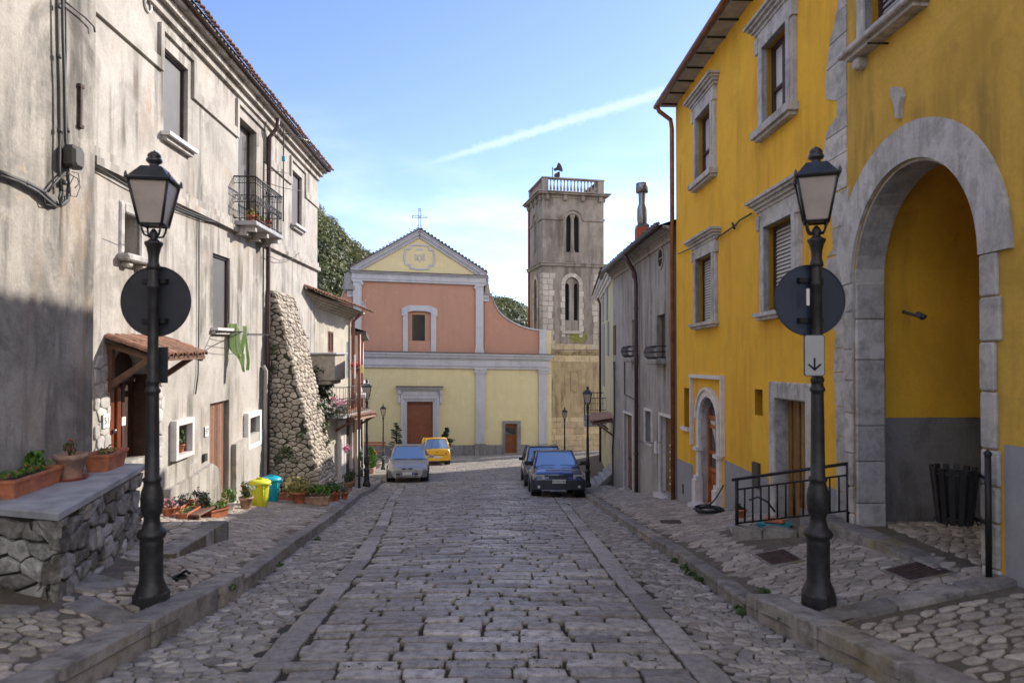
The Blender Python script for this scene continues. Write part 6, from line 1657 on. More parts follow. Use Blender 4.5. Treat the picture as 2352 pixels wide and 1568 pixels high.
# things on the cream house: iron balcony, canopy, door, white pilasters
m = MB(); bb = at_y(790, 952, 22.2); o_ = Vector((.72, -.14, 0)); a = C.pos(22.1, 0, 0); b = C.pos(24.2, 0, 0); zb = at_y(800, 950, 22.6).z
a.z = b.z = zb; Nn = C.N*.5
m2 = MB(); vs = [a, a+Nn, b+Nn, b]; m2.add(vs + [v+Vector((0,0,-.1)) for v in vs], [(0,1,2,3),(7,6,5,4),(0,4,5,1),(1,5,6,2),(2,6,7,3)]); o = part('balcony', m2, M['slab'], hCc, 'shallow slab balcony with thin iron railing')
for h, r in ((.9, .015), (.45,.008), (.06,.01)): m.tube([v+Vector((0,0,h)) for v in vs], r, 4)
for i in range(15): p = a+Nn+(b-a)*(i/14); m.tube([p, p+Vector((0,0,.9))], .007, 4)
for i in range(5): p = a+Nn*(i/4); m.tube([p, p+Vector((0,0,.9))], .007, 4)
part('railing', m, M['cable'], o)
m = MB(); c0 = C.pos(22.6, 0, 0); c1 = C.pos(24.4, 0, 0); c0.z = c1.z = at_y(797, 946, 22.8).z; sl_ = C.N*.72+Vector((0,0,-.2))
for k in range(2): coppi(m, c0+sl_*(.36*k), c1+sl_*(.36*k), sl_, 9, .1, .4)
m.add([c0+Vector((0,0,-.05)), c1+Vector((0,0,-.05)), c1+sl_+Vector((0,0,-.05)), c0+sl_+Vector((0,0,-.05))], [(0,1,2,3)]); o = part('canopy', m, M['terra_old'], hCc, 'small sloping clay tile canopy over the door')
m = MB(); 
for q in (c0, c1): beam(m, q+Vector((0,0,-.6)), q+sl_*.85+Vector((0,0,-.08)), .07); beam(m, q+Vector((0,0,-.06)), q+sl_*.97+Vector((0,0,-.06)), .07)
part('bracket', m, M['wood_beam'], o)
f = C.mb(); dr = C.rect(790, 801, 965, 1062); f.box((dr[0], dr[2]-.4, .01), (dr[1], dr[3], .03)); part('door', f, M['wood_dark'], hCc)
for (xa, xb, y0_) in ((776, 783, 965), (784.5, 788.5, 960), (803, 806, 955)): r = C.rect(xa, xb, y0_, 1080); f = C.mb(); f.box((r[0], r[2]-.4, 0), (r[1], r[3], .12)); part('door_pilaster', f, M['marble'], hCc)
m = C.mb(); rq = random.Random(3)
rr_ = C.rect(801.5, 804.5, 975, 1085)
for poly in cells(rr_[0]-.02, q1-.05, rr_[2], rr_[3], .3, .3, .3, 77): stone(m, poly, lambda a, b, h: (a, b, h), gap=.01, h=.05, dome=.02, rr=rq)
part('stone_jamb', m, M['old_stone'], hCc)
# next house along, seen at a grazing angle
Dd = Fac((-5.50 + .2*24.3, 0), (-.2, 1), 0)
hD = thing('far_cream_house', 'narrow cream house seen edge-on past the red downpipe, before the church', 'house', (-7.5, 29, -5.5))
vD = Dd.uv(815, 765)[1]; e0, e1 = 24.35, Dd.u(835.5)
m = Dd.mb(); m.wall(e0, e1, -8, vD, [], .1); m.quad((e1, -8, 0), (e1, -8, -5), (e1, vD, -5), (e1, vD, 0)); m.quad((e0, -8, -5), (e1, -8, -5), (e1, vD, -5), (e0, vD, -5)); m.quad((e0, vD, 0), (e1, vD, 0), (e1, vD, -5), (e0, vD, -5)); m.quad((e0, -8, 0), (e0, -8, -5), (e0, vD, -5), (e0, vD, 0)); part('wall', m, M['plaster_c'], hD)
m = Dd.mb(); m.box((e0, vD, -5.2), (e1+.3, vD+.14, .3)); m.quad((e0, vD+.15, .3), (e1+.3, vD+.15, .3), (e1+.3, vD+1, -2.5), (e0, vD+1, -2.5)); part('roof', m, M['tile_dark'], hD)
for x, a, b in ((818, vD, -2.6), (826.5, vD-.2, -2.8)):
    m = MB(); u0 = Dd.u(x); m.tube([Dd.pos(u0, a, .1), Dd.pos(u0, b, .1)], .06, 6); part('downpipe', m, M['redpipe'], hD)
m = MB(); u0 = Dd.u(819); m.tube([Dd.pos(u0, -2.6, .1), Dd.pos(u0, -6.2, .1)], .05, 6); part('iron_pipe', m, M['iron'], hD); m = MB(); m.tube([Dd.pos(Dd.u(826.5), -2.8, .1), Dd.pos(Dd.u(826.5), -6.2, .1)], .05, 6); part('iron_pipe', m, M['iron'], hD)
for (xa, xb, ya, yb) in ((812, 815, 815, 870), (821, 824, 840, 890)): r = Dd.rect(xa, xb, ya, yb); f = Dd.mb(); f.box((r[0], r[2], 0), (r[1], r[3], .03)); part('shutter', f, M['slab'], hD)
f = Dd.mb(); r = Dd.rect(829, 832, 890, 1020); f.box((r[0], r[2], 0), (r[1], r[3], .03)); part('window', f, M['shutter'], hD)
f = Dd.mb(); r = Dd.rect(823.5, 828.5, 832, 868); f.box((r[0], r[2]+.2, .0), (r[0]+.1, r[3]-.1, .16)); part('sign_panel', f, M['yellowbin'], hD)
f = Dd.mb(); r = Dd.rect(819, 833, 905, 925); f.box((r[0], r[3]-.12, -.01), (r[1], r[3], .3)); part('balcony', f, M['marble'], hD)

# ---------------------------------------------------------------- wooded hill
m = MB()
def hill_z(x, y):
    # ridge descending to the right behind the church, with a low shoulder further right
    d = math.hypot(x, y)
    az_ = x / max(y, 1)
    t = lerp([(-1.2, 60), (-.6, 52), (-.34, 41.5), (-.286, 33), (-.24, 25.5), (-.20, 21.0), (-.16, 17), (-.08, 13), (0.0, 11), (.03, 8.0), (.08, 5), (.4, 3), (1, 3)], az_) * 1.0
    f = max(0, min(1, (y - 95) / 70.0)); f = f*f*(3-2*f)
    g_ = max(0, min(1, (300 - y) / 90.0))
    return -9 + (t - 3.2 + 9) * f * (.5 + .5*g_)
grid(m, -330, 330, 90, 330, 60, 30, hill_z)
struct('hill', m, M['leaf_d'] if False else plain('hill_undergrowth', (.03,.04,.015), .95, 0, .5, .3))
m = MB(); rf = random.Random(17); cnt = 0
for _ in range(2600):
    y = rf.uniform(112, 185); az_ = rf.uniform(-.36, .12)
    if not (-.31 < az_ < -.18 or -.03 < az_ < .08): continue
    x = az_*y; z = hill_z(x, y); rad = rf.uniform(1.5, 3.0)
    if az_ > -.1 and y < 140: continue
    c = Vector((x, y, z + rad*.7))
    n = 90 if az_ > -.1 else 125
    for _k in range(n):
        d = Vector((rf.gauss(0,1), rf.gauss(0,1), rf.gauss(0,1))).normalized()
        if d.z < -.35: d.z *= -1
        if d.y > .45: d.y *= -1
        p = c + Vector((d.x, d.y, d.z*1.05)) * rad * rf.uniform(.72, 1.06)
        nr = (d + Vector((rf.uniform(-.5,.5), rf.uniform(-.5,.5), rf.uniform(-.3,.5)))).normalized(); a = nr.orthogonal().normalized(); b = nr.cross(a); s = rf.uniform(.2, .42)
        a = a*math.cos(_k) + b*math.sin(_k); b = nr.cross(a)
        m.add([p-a*s, p+b*s*.7, p+a*s, p-b*s*.7], [(0,1,2,3)])
    cnt += 1
print('crowns', cnt)
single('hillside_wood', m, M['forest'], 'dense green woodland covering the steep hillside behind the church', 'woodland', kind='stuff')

# ---------------------------------------------------------------- street lamps
def lamp_parts(name, label, group, H=3.83):
    t = thing(name, label, 'street lamp', (0,0,0), 0, group)
    m = MB()
    m.lathe([(.143,0),(.143,.10),(.132,.115)], 8, smooth=False, rot=math.pi/8)
    m.lathe([(.132,.11),(.118,.15),(.100,.19),(.092,.22),(.090,.50),(.094,.52),(.090,.54),(.090,.56),(.110,.575),(.116,.60),(.108,.62),(.078,.65),(.064,.70),(.062,.74),(.078,.77),(.088,.83),(.090,.90),(.083,.96),(.068,1.0),(.064,1.03),(.074,1.045),(.074,1.065),(.058,1.08),(.054,1.4),(.050,1.75),(.050,1.78),(.060,1.79),(.062,1.81),(.050,1.83),(.047,1.86),(.055,1.87),(.055,1.89),(.044,1.91),(.042,2.3),(.040,2.66),(.052,2.68),(.052,2.70),(.040,2.72),(.038,2.80),(.038,2.84)], 20)
    part('post', m, M['iron'], t, local=True)
    m = MB(); m.lathe([(.04,2.83),(.055,2.84),(.052,2.87),(.042,2.90),(.045,2.96),(.058,3.02),(.074,3.05),(.074,3.065),(.045,3.08),(.028,3.10),(.042,3.13),(.026,3.16),(.012,3.18)], 14)
    for k in range(4):
        t0 = math.pi/2*k + math.pi/4; c, s = math.cos(t0), math.sin(t0)
        m.tube([(c*.03, s*.03, 3.11), (c*.08, s*.08, 3.12), (c*.10, s*.10, 3.16), (c*.11, s*.11, 3.22)], .009, 5)
    part('bracket', m, M['iron'], t, local=True)
    # lantern: four tapering panes in a frame
    b, tp, z0, z1 = .090, .155, 3.21, 3.57
    m = MB()
    for z, r in ((z0, b), (z1, tp)):
        cs = [(r,r,z),(-r,r,z),(-r,-r,z),(r,-r,z)]
        for i in range(4): m.tube([cs[i], cs[(i+1)%4]], .013, 4)
    for sx, sy in ((1,1),(-1,1),(-1,-1),(1,-1)): m.tube([(sx*b, sy*b, z0), (sx*tp, sy*tp, z1)], .013, 4)
    m.add([(b,b,z0),(-b,b,z0),(-b,-b,z0),(b,-b,z0)], [(0,1,2,3)])
    fr = part('lantern_frame', m, M['iron'], t, local=True)
    b2, t2 = b-.006, tp-.006
    for i in range(4):
        c0_ = [(1,1),(-1,1),(-1,-1),(1,-1)]; p, q = c0_[i], c0_[(i+1)%4]; m = MB()
        m.add([(p[0]*b2,p[1]*b2,z0+.005),(q[0]*b2,q[1]*b2,z0+.005),(q[0]*t2,q[1]*t2,z1-.005),(p[0]*t2,p[1]*t2,z1-.005)], [(0,1,2,3)])
        part('pane', m, M['lampglass'], fr, local=True)
    m = MB(); k = math.sqrt(2)
    m.lathe([((tp+.02)*k,3.57),((tp+.025)*k,3.583),((tp-.0)*k,3.60),(.088*k,3.69),(.08*k,3.70),(.0,3.71)], 4, smooth=False, rot=math.pi/4, caps=False)
    m.add([(tp+.02,tp+.02,3.57),(-tp-.02,tp+.02,3.57),(-tp-.02,-tp-.02,3.57),(tp+.02,-tp-.02,3.57)], [(0,1,2,3)])
    m.lathe([(.055,3.695),(.04,3.715),(.036,3.73),(.058,3.745),(.066,3.76),(.058,3.78),(.042,3.785),(.055,3.795),(.05,3.815),(.028,3.835),(.012,3.84),(.0,3.855)], 14)
    for sx, sy in ((1,1),(-1,1),(-1,-1),(1,-1)): m.lathe([(.011,3.58),(.014,3.605),(.004,3.63)], 6, (sx*(tp+.012), sy*(tp+.012), 0))
    part('lantern_roof', m, M['roof_metal'], t, local=True)
    return t
LG = 'iron lantern posts along the street'
pL = gpt(352, 1374); s0 = 1.0
lamp = lamp_parts('street_lamp', 'nearest street lamp on the left pavement carrying a round sign, by the stone terrace', LG)
lamp.location = (-3.05, 5.80, z_left(-3.05, 5.8)); lamp.rotation_euler = (0, 0, R(10))
def put_lamp(x, ybase, ytop, label, rz, fn=None):
    g_ = gpt(x, ybase); 
    top = at_y(x, ytop, g_.y).z; s = (top - g_.z) / 3.855
    return dup(lamp, g_, rz, label, s)
g_ = gpt(1873, 1390)
lampR = dup(lamp, (2.565, 5.74, z_right(2.565, 5.74)), R(-20), 'nearest street lamp on the right pavement carrying a round sign and an arrow plate')
put_lamp(842, 1117, 870, 'mid-distance street lamp on the left kerb beside the potted plants', R(8))
put_lamp(880, 1078, 927, 'most distant street lamp on the left, just left of the silver car', R(5))
put_lamp(1350, 1119, 886, 'street lamp on the right pavement beside the blue car', R(-12))
put_lamp(1297, 1072, 935, 'street lamp rising behind the blue car in front of the bell tower', R(0))
# round signs seen from behind
def round_sign(cx, cy, Y, label, flip=1):
    c = at_y(cx, cy, Y); d = .30
    t = thing('round_sign', label, 'road sign', tuple(c), 0, 'round signs seen from behind')
    m = MB(); m.cyl((0,0,0), (0,.012,0), d, n=48); m.tube([(d*math.cos(k*math.pi/24), .0, d*math.sin(k*math.pi/24)) for k in range(48)], .006, 5, True); part('disc', m, M['signback' if flip > 0 else 'signback_blue'], t, local=True)
    m = MB(); m.cyl((0,.013,0), (0,.016,0), d*.98, n=40); part('face', m, M['fl_red'] if False else plain('sign_face_red', (.5,.02,.02), .4), t, local=True)
    for z in (-.17, .17): m = MB(); m.box((-.11, -.022, z-.02), (.11, -.001, z+.02)); m.box((-.02+flip*.09, -.06, z-.02), (.02+flip*.09, -.021, z+.02)); part('clamp', m, M['black'], t, local=True)
    return t
round_sign(358, 692, 5.87, 'dark round sign back clamped to the nearest left lamp post')
rs = round_sign(1860, 690, 5.82, 'dark blue round sign back clamped to the nearest right lamp post', -1)
m = MB(); c = Vector(lamp.location); 
# dark rectangular plate back below the left disc
q = at_y(369, 838, 5.88); m.bbox((-.06, 0, -.155), (.06, .012, .155), .01); o = single('small_sign', m, M['signback'], 'small dark rectangular plate behind the left lamp post under the round sign', 'road sign', tuple(q), world=False)
q = at_y(1870, 816, 5.62); ap_ = thing('arrow_sign', 'white rectangular plate with a black downward arrow on the right lamp post', 'road sign', tuple(q), R(-3))
m = MB()
def rrect(w, h, r, y0, y1, m):
    P = []
    for cx, cz, a0 in ((w-r,h-r,0),(-w+r,h-r,90),(-w+r,-h+r,180),(w-r,-h+r,270)):
        for k in range(5): t = R(a0+22.5*k); P.append((cx+r*math.cos(t), cz+r*math.sin(t)))
    n = len(P); m.add([(a, y0, b) for a, b in P]+[(a, y1, b) for a, b in P], [tuple(range(n)), tuple(range(2*n-1, n-1, -1))]+[(i, (i+1)%n, n+(i+1)%n, n+i) for i in range(n)])
rrect(.083, .17, .02, -.006, .006, m); part('border', m, M['boxgrey'], ap_, local=True)
m = MB(); rrect(.077, .164, .017, -.008, -.0065, m); part('plate', m, plain('sign_plate_grey', (.42,.42,.42), .5, 0, .05), ap_, local=True)
m = MB(); T_ = lambda pl: m.add([(a, -.0095, b) for a, b in pl], [tuple(range(len(pl)))])
T_([(-.008,-.02),(.008,-.02),(.008,-.115),(-.008,-.115)]); T_([(0,-.128),(.012,-.116),(-.045,-.066),(-.055,-.078)]); T_([(0,-.128),(-.012,-.116),(.045,-.066),(.055,-.078)]); part('arrow', m, M['black'], ap_, local=True)
m = MB(); q = at_y(1856, 682, 5.69); m.box((-.013,0,-.07),(.013,.004,.07)); single('sticker', m, M['white'], 'narrow pale sticker on the right lamp post in front of the round sign', 'sticker', tuple(q), world=False)
# ---------------------------------------------------------------- stone terrace with planters (left, near)
tz = -1.31
T0, T1 = Vector((-3.72, 5.6)), Vector((-4.30, 7.95)); Tb = Vector((-4.40, 5.80))
te = thing('stone_terrace', 'rough rubble stone terrace wall topped by a grey slab in the left foreground', 'terrace wall', (-4.3, 6.6, -2.0))
m = MB(); P4 = [T0 + Vector((-.05,.05)), T1 + Vector((-.05,-.03)), Vector((-5.25, 8.1)), Vector((-5.05, 6.05))]
m.add([(p.x, p.y, -3) for p in P4] + [(p.x, p.y, tz-.07) for p in P4], [(0,1,2,3),(7,6,5,4),(0,4,5,1),(1,5,6,2),(2,6,7,3),(3,7,4,0)])
m.cur = 1; rt = random.Random(23)
def face(a, b, seed, sx=.27, sz=.17):
    d = (b-a); L = d.length; d.normalize(); n = Vector((d.y, -d.x))
    for poly in cells(0, L, -2.75, tz-.075, sx, sz, .44, seed):
        stone(m, poly, lambda p, q, h: (a.x + d.x*p + n.x*(h-.03), a.y + d.y*p + n.y*(h-.03), q), gap=rt.uniform(.008,.02), h=.045, dome=.014, rounds=1, k=.06, rr=rt, tilt=.14, rough=.05)
face(T0, T1, 61); face(Vector((-5.05, 6.03)), T0, 62)
part('rubble_wall', m, [M['wallmortar'], M['rubble']], te)
m = MB(); P = [T0 + Vector((.05,-.06)), T1 + Vector((.05,.0)), Vector((-5.3, 8.12)), Vector((-5.1, 5.96))]
n = 4; z0, z1 = tz-.065, tz
ins = lambda k: [p + (sum(P, Vector((0,0)))/4 - p)*k for p in P]
a = [(p.x, p.y, z0) for p in P]; b = [(p.x, p.y, z1-.012) for p in P]; c = [(p.x, p.y, z1) for p in ins(.012)]
m.add(a+b+c, [(3,2,1,0)] + [(i, (i+1)%4, 4+(i+1)%4, 4+i) for i in range(4)] + [(4+i, 4+(i+1)%4, 8+(i+1)%4, 8+i) for i in range(4)] + [(8,9,10,11)])
part('slab', m, plain('terrace_slab', (.33,.33,.345), .6, 0, .3, 4, .004), te)

# ---------------------------------------------------------------- pots and troughs
def pot_lathe(m, r, h, c, rim=True):
    m.lathe([(r*.68,0),(r*.93,h*.80),(r*1.06,h*.80) if rim else (r*.95,h*.8),(r*1.08,h),(r*.93,h),(r*.90,h*.86),(.0,h*.86)], 18, c, caps=False)
def trough_mesh(m, L, W, H, c, rz):
    c = Vector(c); ca, sa = math.cos(rz), math.sin(rz)
    def q(x, y, z): return (c.x + x*ca - y*sa, c.y + x*sa + y*ca, c.z + z)
    def ring(l, w, z): return [q(-l,-w,z), q(l,-w,z), q(l,w,z), q(-l,w,z)]
    l, w = L/2, W/2
    vs = ring(l*.9, w*.78, 0) + ring(l*.98, w*.95, H*.84) + ring(l*1.03, w*1.08, H*.84) + ring(l*1.03, w*1.08, H) + ring(l*.95, w*.9, H) + ring(l*.93, w*.86, H*.8)
    fs = [(3,2,1,0)]
    for k in range(5): fs += [(k*4+i, k*4+(i+1)%4, k*4+4+(i+1)%4, k*4+4+i) for i in range(4)]
    m.add(vs, fs); return ring(l*.93, w*.86, H*.82)
PG = {'a': 'potted plants by the door of the plaster house', 'b': 'potted plants at the foot of the buttress', 'c': 'planters on the stone terrace', 'w': 'window planters'}
def potted(name, label, cat, c, r, h, plants, pm='terracotta', group=None, trough=None, saucer=None):
    """plants: list of (part name, material, leaf count, spread, height above rim, leaf size)"""
    c = Vector(c); t = thing(name, label, cat, tuple(c), 0, group)
    m = MB()
    if trough:
        top = trough_mesh(m, trough[0], trough[1], h, c, trough[2]); part('trough', m, M[pm], t)
        s = MB(); s.add(top, [(0,1,2,3)]); part('soil', s, M['soil'], t)
    else:
        pot_lathe(m, r, h, c); part('pot', m, M[pm], t)
        s = MB(); s.lathe([(0,h*.87),(r*.9,h*.875)], 14, c, caps=False); part('soil', s, M['soil'], t)
    if saucer: s = MB(); s.lathe([(r*.9,-.0),(r*1.15,.03),(r*1.1,.03),(r*.85,.012),(0,.012)], 18, c, caps=False); part('saucer', s, M[saucer], t)
    rp = random.Random(hash(label) % 1000 if False else sum(map(ord, label)))
    for (pn, mt, n, sp, up, sz) in plants:
        s = MB()
        if trough:
            ca, sa = math.cos(trough[2]), math.sin(trough[2]); L = trough[0]/2*.85
            blobs = [((c.x + ca*q, c.y + sa*q, c.z + h + up*rp.uniform(.3,.8)), sp*rp.uniform(.7,1.1)) for q in [L*(2*k/5-1) for k in range(6)]]
        else:
            blobs = [((c.x + rp.uniform(-.5,.5)*sp, c.y + rp.uniform(-.5,.5)*sp, c.z + h + up*rp.uniform(.25,1)), sp*rp.uniform(.45,.85)) for k in range(6)]
        foliage(s, c, sp, n, sz, rp, blob=blobs); 
        if pn == 'foliage':
            for b_ in blobs[:5]: s.tube([(c.x + (b_[0][0]-c.x)*.4, c.y + (b_[0][1]-c.y)*.4, c.z+h*.85), b_[0]], .005, 3)
        part(pn, s, M[mt], t)
    return t
# on the terrace
potted('trough_planter', 'long orange terracotta trough with sparse weeds at the near end of the terrace slab', 'planter', (-4.55, 6.42, tz), 0, .17, [('foliage', 'leaf_b', 60, .06, .06, .035)], group=PG['c'], trough=(.85, .24, R(98)))
potted('flower_pot', 'weathered round clay pot on a red saucer between the two terrace troughs', 'flower pot', (-4.50, 6.98, tz+.0), .145, .26, [('foliage', 'leaf_r', 60, .10, .10, .03), ('flowers', 'fl_red', 6, .04, .2, .02)], 'terra_old', PG['c'], saucer='terra_dark')
potted('trough_planter', 'short red trough at the far end of the terrace slab near the carved door', 'planter', (-4.52, 7.62, tz), 0, .19, [('foliage', 'leaf_y', 40, .05, .04, .03)], 'terracotta', PG['c'], trough=(.52, .26, R(100)))
# geranium behind the round pot
potted('flower_pot', 'small plant with bright green and yellow leaves behind the round terrace pot', 'flower pot', (-4.86, 6.93, tz), .07, .12, [('foliage', 'leaf_b', 120, .10, .16, .05), ('flowers', 'fl_yel', 8, .06, .1, .03)], 'terra_dark', PG['c'])
# beside the door (in the sun)
def gp(x, y): return gpt(x, y, z_left)
def onwall(x, Yoff=.25):
    u = A.u(x); p = A.pos(u, 0, Yoff); return p
specs_a = [
 ('flower_pot', 'clay pot of bright pink flowers at the left end of the door pots', 387, 1186, .10, .15, [('foliage','leaf',60,.10,.08,.035), ('flowers','fl_pink',40,.12,.1,.03)], None, 'terracotta'),
 ('trough_planter', 'orange trough of silvery green plants against the sloping dado', 417, 1178, 0, .16, [('foliage','leaf_g',150,.10,.10,.03)], (.55,.2,R(93)), 'terracotta'),
 ('trough_planter', 'low clay trough with small shoots in front of the silvery plants', 432, 1188, 0, .12, [('foliage','leaf_b',50,.05,.04,.025)], (.5,.18,R(93)), 'terracotta'),
 ('flower_pot', 'clay pot with a white flowering plant in the middle of the door pots', 459, 1180, .13, .2, [('foliage','leaf_g',120,.14,.16,.035),('flowers','white',16,.1,.1,.03)], None, 'terracotta'),
 ('flower_pot', 'clay pot with dark leaves beside the white flowering plant', 476, 1186, .09, .15, [('foliage','leaf_d',110,.12,.18,.04)], None, 'terracotta'),
 ('trough_planter', 'broad orange bowl planter with light green leaves before the brown door', 497, 1187, 0, .14, [('foliage','leaf_b',90,.08,.1,.03)], (.32,.2,R(60)), 'terracotta'),
 ('flower_pot', 'slim clay pot with tall yellow green leaves right of the brown door', 512, 1184, .085, .15, [('foliage','leaf_y',90,.10,.22,.04),('flowers','fl_org',6,.05,.1,.03)], None, 'terracotta'),
 ('flower_pot', 'whitewashed pot with trailing green plant at the right door jamb', 528, 1172, .10, .16, [('foliage','leaf_b',120,.13,.2,.04)], None, 'marble'),
 ('flower_pot', 'pale clay pot of red flowers standing left of the yellow bin', 565, 1168, .12, .22, [('foliage','leaf',150,.14,.2,.045),('flowers','fl_red',14,.1,.22,.035)], None, 'terra_old'),
]
for (nm, lb, x, y, r, h, pl, tr, mt) in specs_a:
    if 'white' in [q[1] for q in pl]: pass
    potted(nm, lb, 'planter' if tr else 'flower pot', gp(x, y), r, h, pl, mt, PG['a'], tr)
m = MB(); q = gp(466, 1189); m.bbox((q.x-.14, q.y-.35, q.z+.1), (q.x+.1, q.y+.35, q.z+.13), .01); 
for dx, dy in ((-.1,-.3),(.07,-.3),(-.1,.3),(.07,.3)): m.box((q.x+dx-.02, q.y+dy-.02, q.z-.02), (q.x+dx+.02, q.y+dy+.02, q.z+.1))
single('plant_bench', m, M['wood_beam'], 'low wooden plank bench among the flower pots by the brown door', 'bench', tuple(q))
specs_b = [
 ('trough_planter', 'orange trough behind the pale yellow bush at the buttress foot', 660, 1148, 0, .2, [('foliage','leaf_r',60,.08,.1,.04)], (.6,.24,R(20)), 'terracotta'),
 ('flower_pot', 'clay pot holding a big pale yellow flowering bush', 686, 1156, .15, .27, [('foliage','leaf_y',420,.27,.22,.05)], None, 'terracotta'),
 ('trough_planter', 'long clay trough of green plants right of the pale yellow bush', 722, 1158, 0, .2, [('foliage','leaf_b',300,.15,.2,.05)], (.68,.24,R(5)), 'terra_old'),
 ('flower_pot', 'dark clay pot with round green bush, fourth from the bins', 757, 1152, .13, .24, [('foliage','leaf',220,.2,.16,.045)], None, 'terracotta'),
 ('flower_pot', 'reddish pot with bushy green plant leaning to the right', 772, 1150, .11, .22, [('foliage','leaf_b',150,.16,.14,.04)], None, 'terracotta'),
 ('flower_pot', 'pot of grey trailing succulents nearest the kerb', 790, 1146, .11, .2, [('foliage','leaf_g',200,.17,.02,.04)], None, 'terracotta'),
 ('flower_pot', 'tall pot with a dark twiggy shrub behind the kerb-side pots', 800, 1128, .15, .3, [('foliage','leaf_d',260,.24,.3,.05)], None, 'terra_old'),
 ('flower_pot', 'small pot of reddish leaves hidden beside the turquoise bin', 643, 1140, .11, .2, [('foliage','leaf_r',90,.12,.12,.04)], None, 'terracotta'),
]
for (nm, lb, x, y, r, h, pl, tr, mt) in specs_b: potted(nm, lb, 'planter' if tr else 'flower pot', gp(x, y), r, h, pl, mt, PG['b'], tr)
# pots in the little windows, on the balcony and hanging
q = A.pos((w6[0]+w6[1])/2-.12, w6[2], -.05); potted('flower_pot', 'clay pot with reddish geranium in the small pale framed window', 'flower pot', q, .07, .13, [('foliage','leaf_r',120,.12,.2,.04),('flowers','fl_red',6,.1,.2,.03)], 'terracotta', PG['w'])
q = A.pos((w6[0]+w6[1])/2+.14, w6[2], -.05); potted('flower_pot', 'clay pot with green geranium at the right of the pale framed window', 'flower pot', q, .07, .13, [('foliage','leaf',110,.11,.2,.04)], 'terracotta', PG['w'])
q = A.pos((w7[0]+w7[1])/2, w7[2], -.08); potted('trough_planter', 'orange trough in the small white framed window', 'planter', q, 0, .15, [('foliage','leaf_r',40,.05,.05,.03)], 'terracotta', PG['w'], (.42,.16,R(93)))
for k, (du, lb, mt_, fl_) in enumerate(((.28, 'clay pot with yellow flowers at the left of the iron balcony', 'leaf_y', 'fl_yel'), (.62, 'clay pot with orange flowers on the iron balcony', 'leaf', 'fl_org'), (1.0, 'clay pot with green leaves at the middle of the iron balcony', 'leaf_b', 'fl_yel'), (1.4, 'small clay pot of red flowers at the far end of the iron balcony', 'leaf_r', 'fl_red'))):
    potted('flower_pot', lb, 'flower pot', A.pos(BB0+du, BV+.002, BW-.2), .085, .15, [('foliage', mt_, 50, .10, .1, .04), ('flowers', fl_, 14, .09, .12, .03)], 'terracotta', 'balcony flower pots')
q = at_y(816, 858, 22.6); potted('hanging_pot', 'orange pot of red geraniums hanging from the cream house balcony', 'flower pot', q, .16, .2, [('foliage','leaf_g',90,.16,.02,.05),('flowers','fl_red',150,.2,.1,.05)], 'terracotta', None)
q = at_y(797, 1040, 22.0); potted('hanging_pot', 'pot of pink flowers beside the cream house doorway', 'flower pot', q, .10, .1, [('foliage','leaf_g',50,.12,.0,.04),('flowers','fl_pink',90,.17,.08,.05)], 'white', None)
q = gpt(862, 1075); potted('flower_pot', 'pale yellow bowl with a red flower left of the distant lamp', 'flower pot', q, .33, .3, [('foliage','leaf_b',80,.16,.2,.07),('flowers','fl_org',30,.1,.5,.07)], 'quoin', None)
q = gpt(1702, 1189, z_right); potted('flower_pot', 'small clay pot with a dark plant against the yellow house steps', 'flower pot', (q.x, q.y, q.z), .085, .14, [('foliage','leaf_d',60,.09,.02,.03)], 'terracotta', None)
# stray pot shards and dish by the near lamp
m = MB(); q = gpt(412, 1330, z_left); m.lathe([(.05,0),(.07,.03),(.06,.035),(.045,.01)], 12, q); m.tube([q+Vector((-.03,.02,.02)), q+Vector((.04,.05,.07)), q+Vector((.09,.02,.05))], .015, 5); single('iron_bracket', m, M['black'], 'small black metal bracket lying on the pavement beside the near left lamp', 'metal bracket', tuple(q))

# ---------------------------------------------------------------- bins
def bin_(x, y, mt, label, sc, nm='waste_bin', sticker=False, rz=0):
    c = gp(x, y); t = thing(nm, label, 'waste bin', tuple(c), rz, 'lidded plastic bins'); s = sc
    m = MB(); P = []
    m.lathe([(.145*s,0),(.155*s,.02*s),(.185*s,.44*s),(.19*s,.46*s)], 24, (0,0,0)); 
    for k in range(8):
        t_ = k*math.pi/4+.2; m.tube([(.150*s*math.cos(t_), .150*s*math.sin(t_), .05*s), (.182*s*math.cos(t_), .182*s*math.sin(t_), .40*s)], .012*s, 4)
    part('body', m, M[mt], t, local=True)
    m = MB(); m.lathe([(.20*s,.43*s),(.222*s,.455*s),(.215*s,.48*s),(.17*s,.515*s),(.08*s,.53*s),(0,.53*s)], 24); m.bbox((-.07*s,-.02*s,.52*s),(.07*s,.02*s,.565*s), .01); part('lid', m, M[mt], t, local=True)
    m = MB()
    for sg in (-1, 1): m.tube([(sg*.19*s,-.03*s,.41*s),(sg*.235*s,-.03*s,.43*s),(sg*.235*s,.03*s,.43*s),(sg*.19*s,.03*s,.41*s)], .011*s, 5)
    part('handle', m, M[mt], t, local=True)
    if sticker: m = MB(); m.add([(-.045*s,-.206*s,.365*s),(.045*s,-.206*s,.365*s),(.045*s,-.213*s,.44*s),(-.045*s,-.213*s,.44*s)], [(0,1,2,3)]); part('sticker', m, M['white'], t, local=True)
    return t
bin_(596, 1161, 'yellowbin', 'bright yellow lidded plastic bin standing in sunlight by the downpipe', .98, sticker=True, rz=R(-12))
bin_(622, 1150, 'bluebin', 'turquoise lidded plastic bin behind the yellow bin', 1.0, rz=R(10))

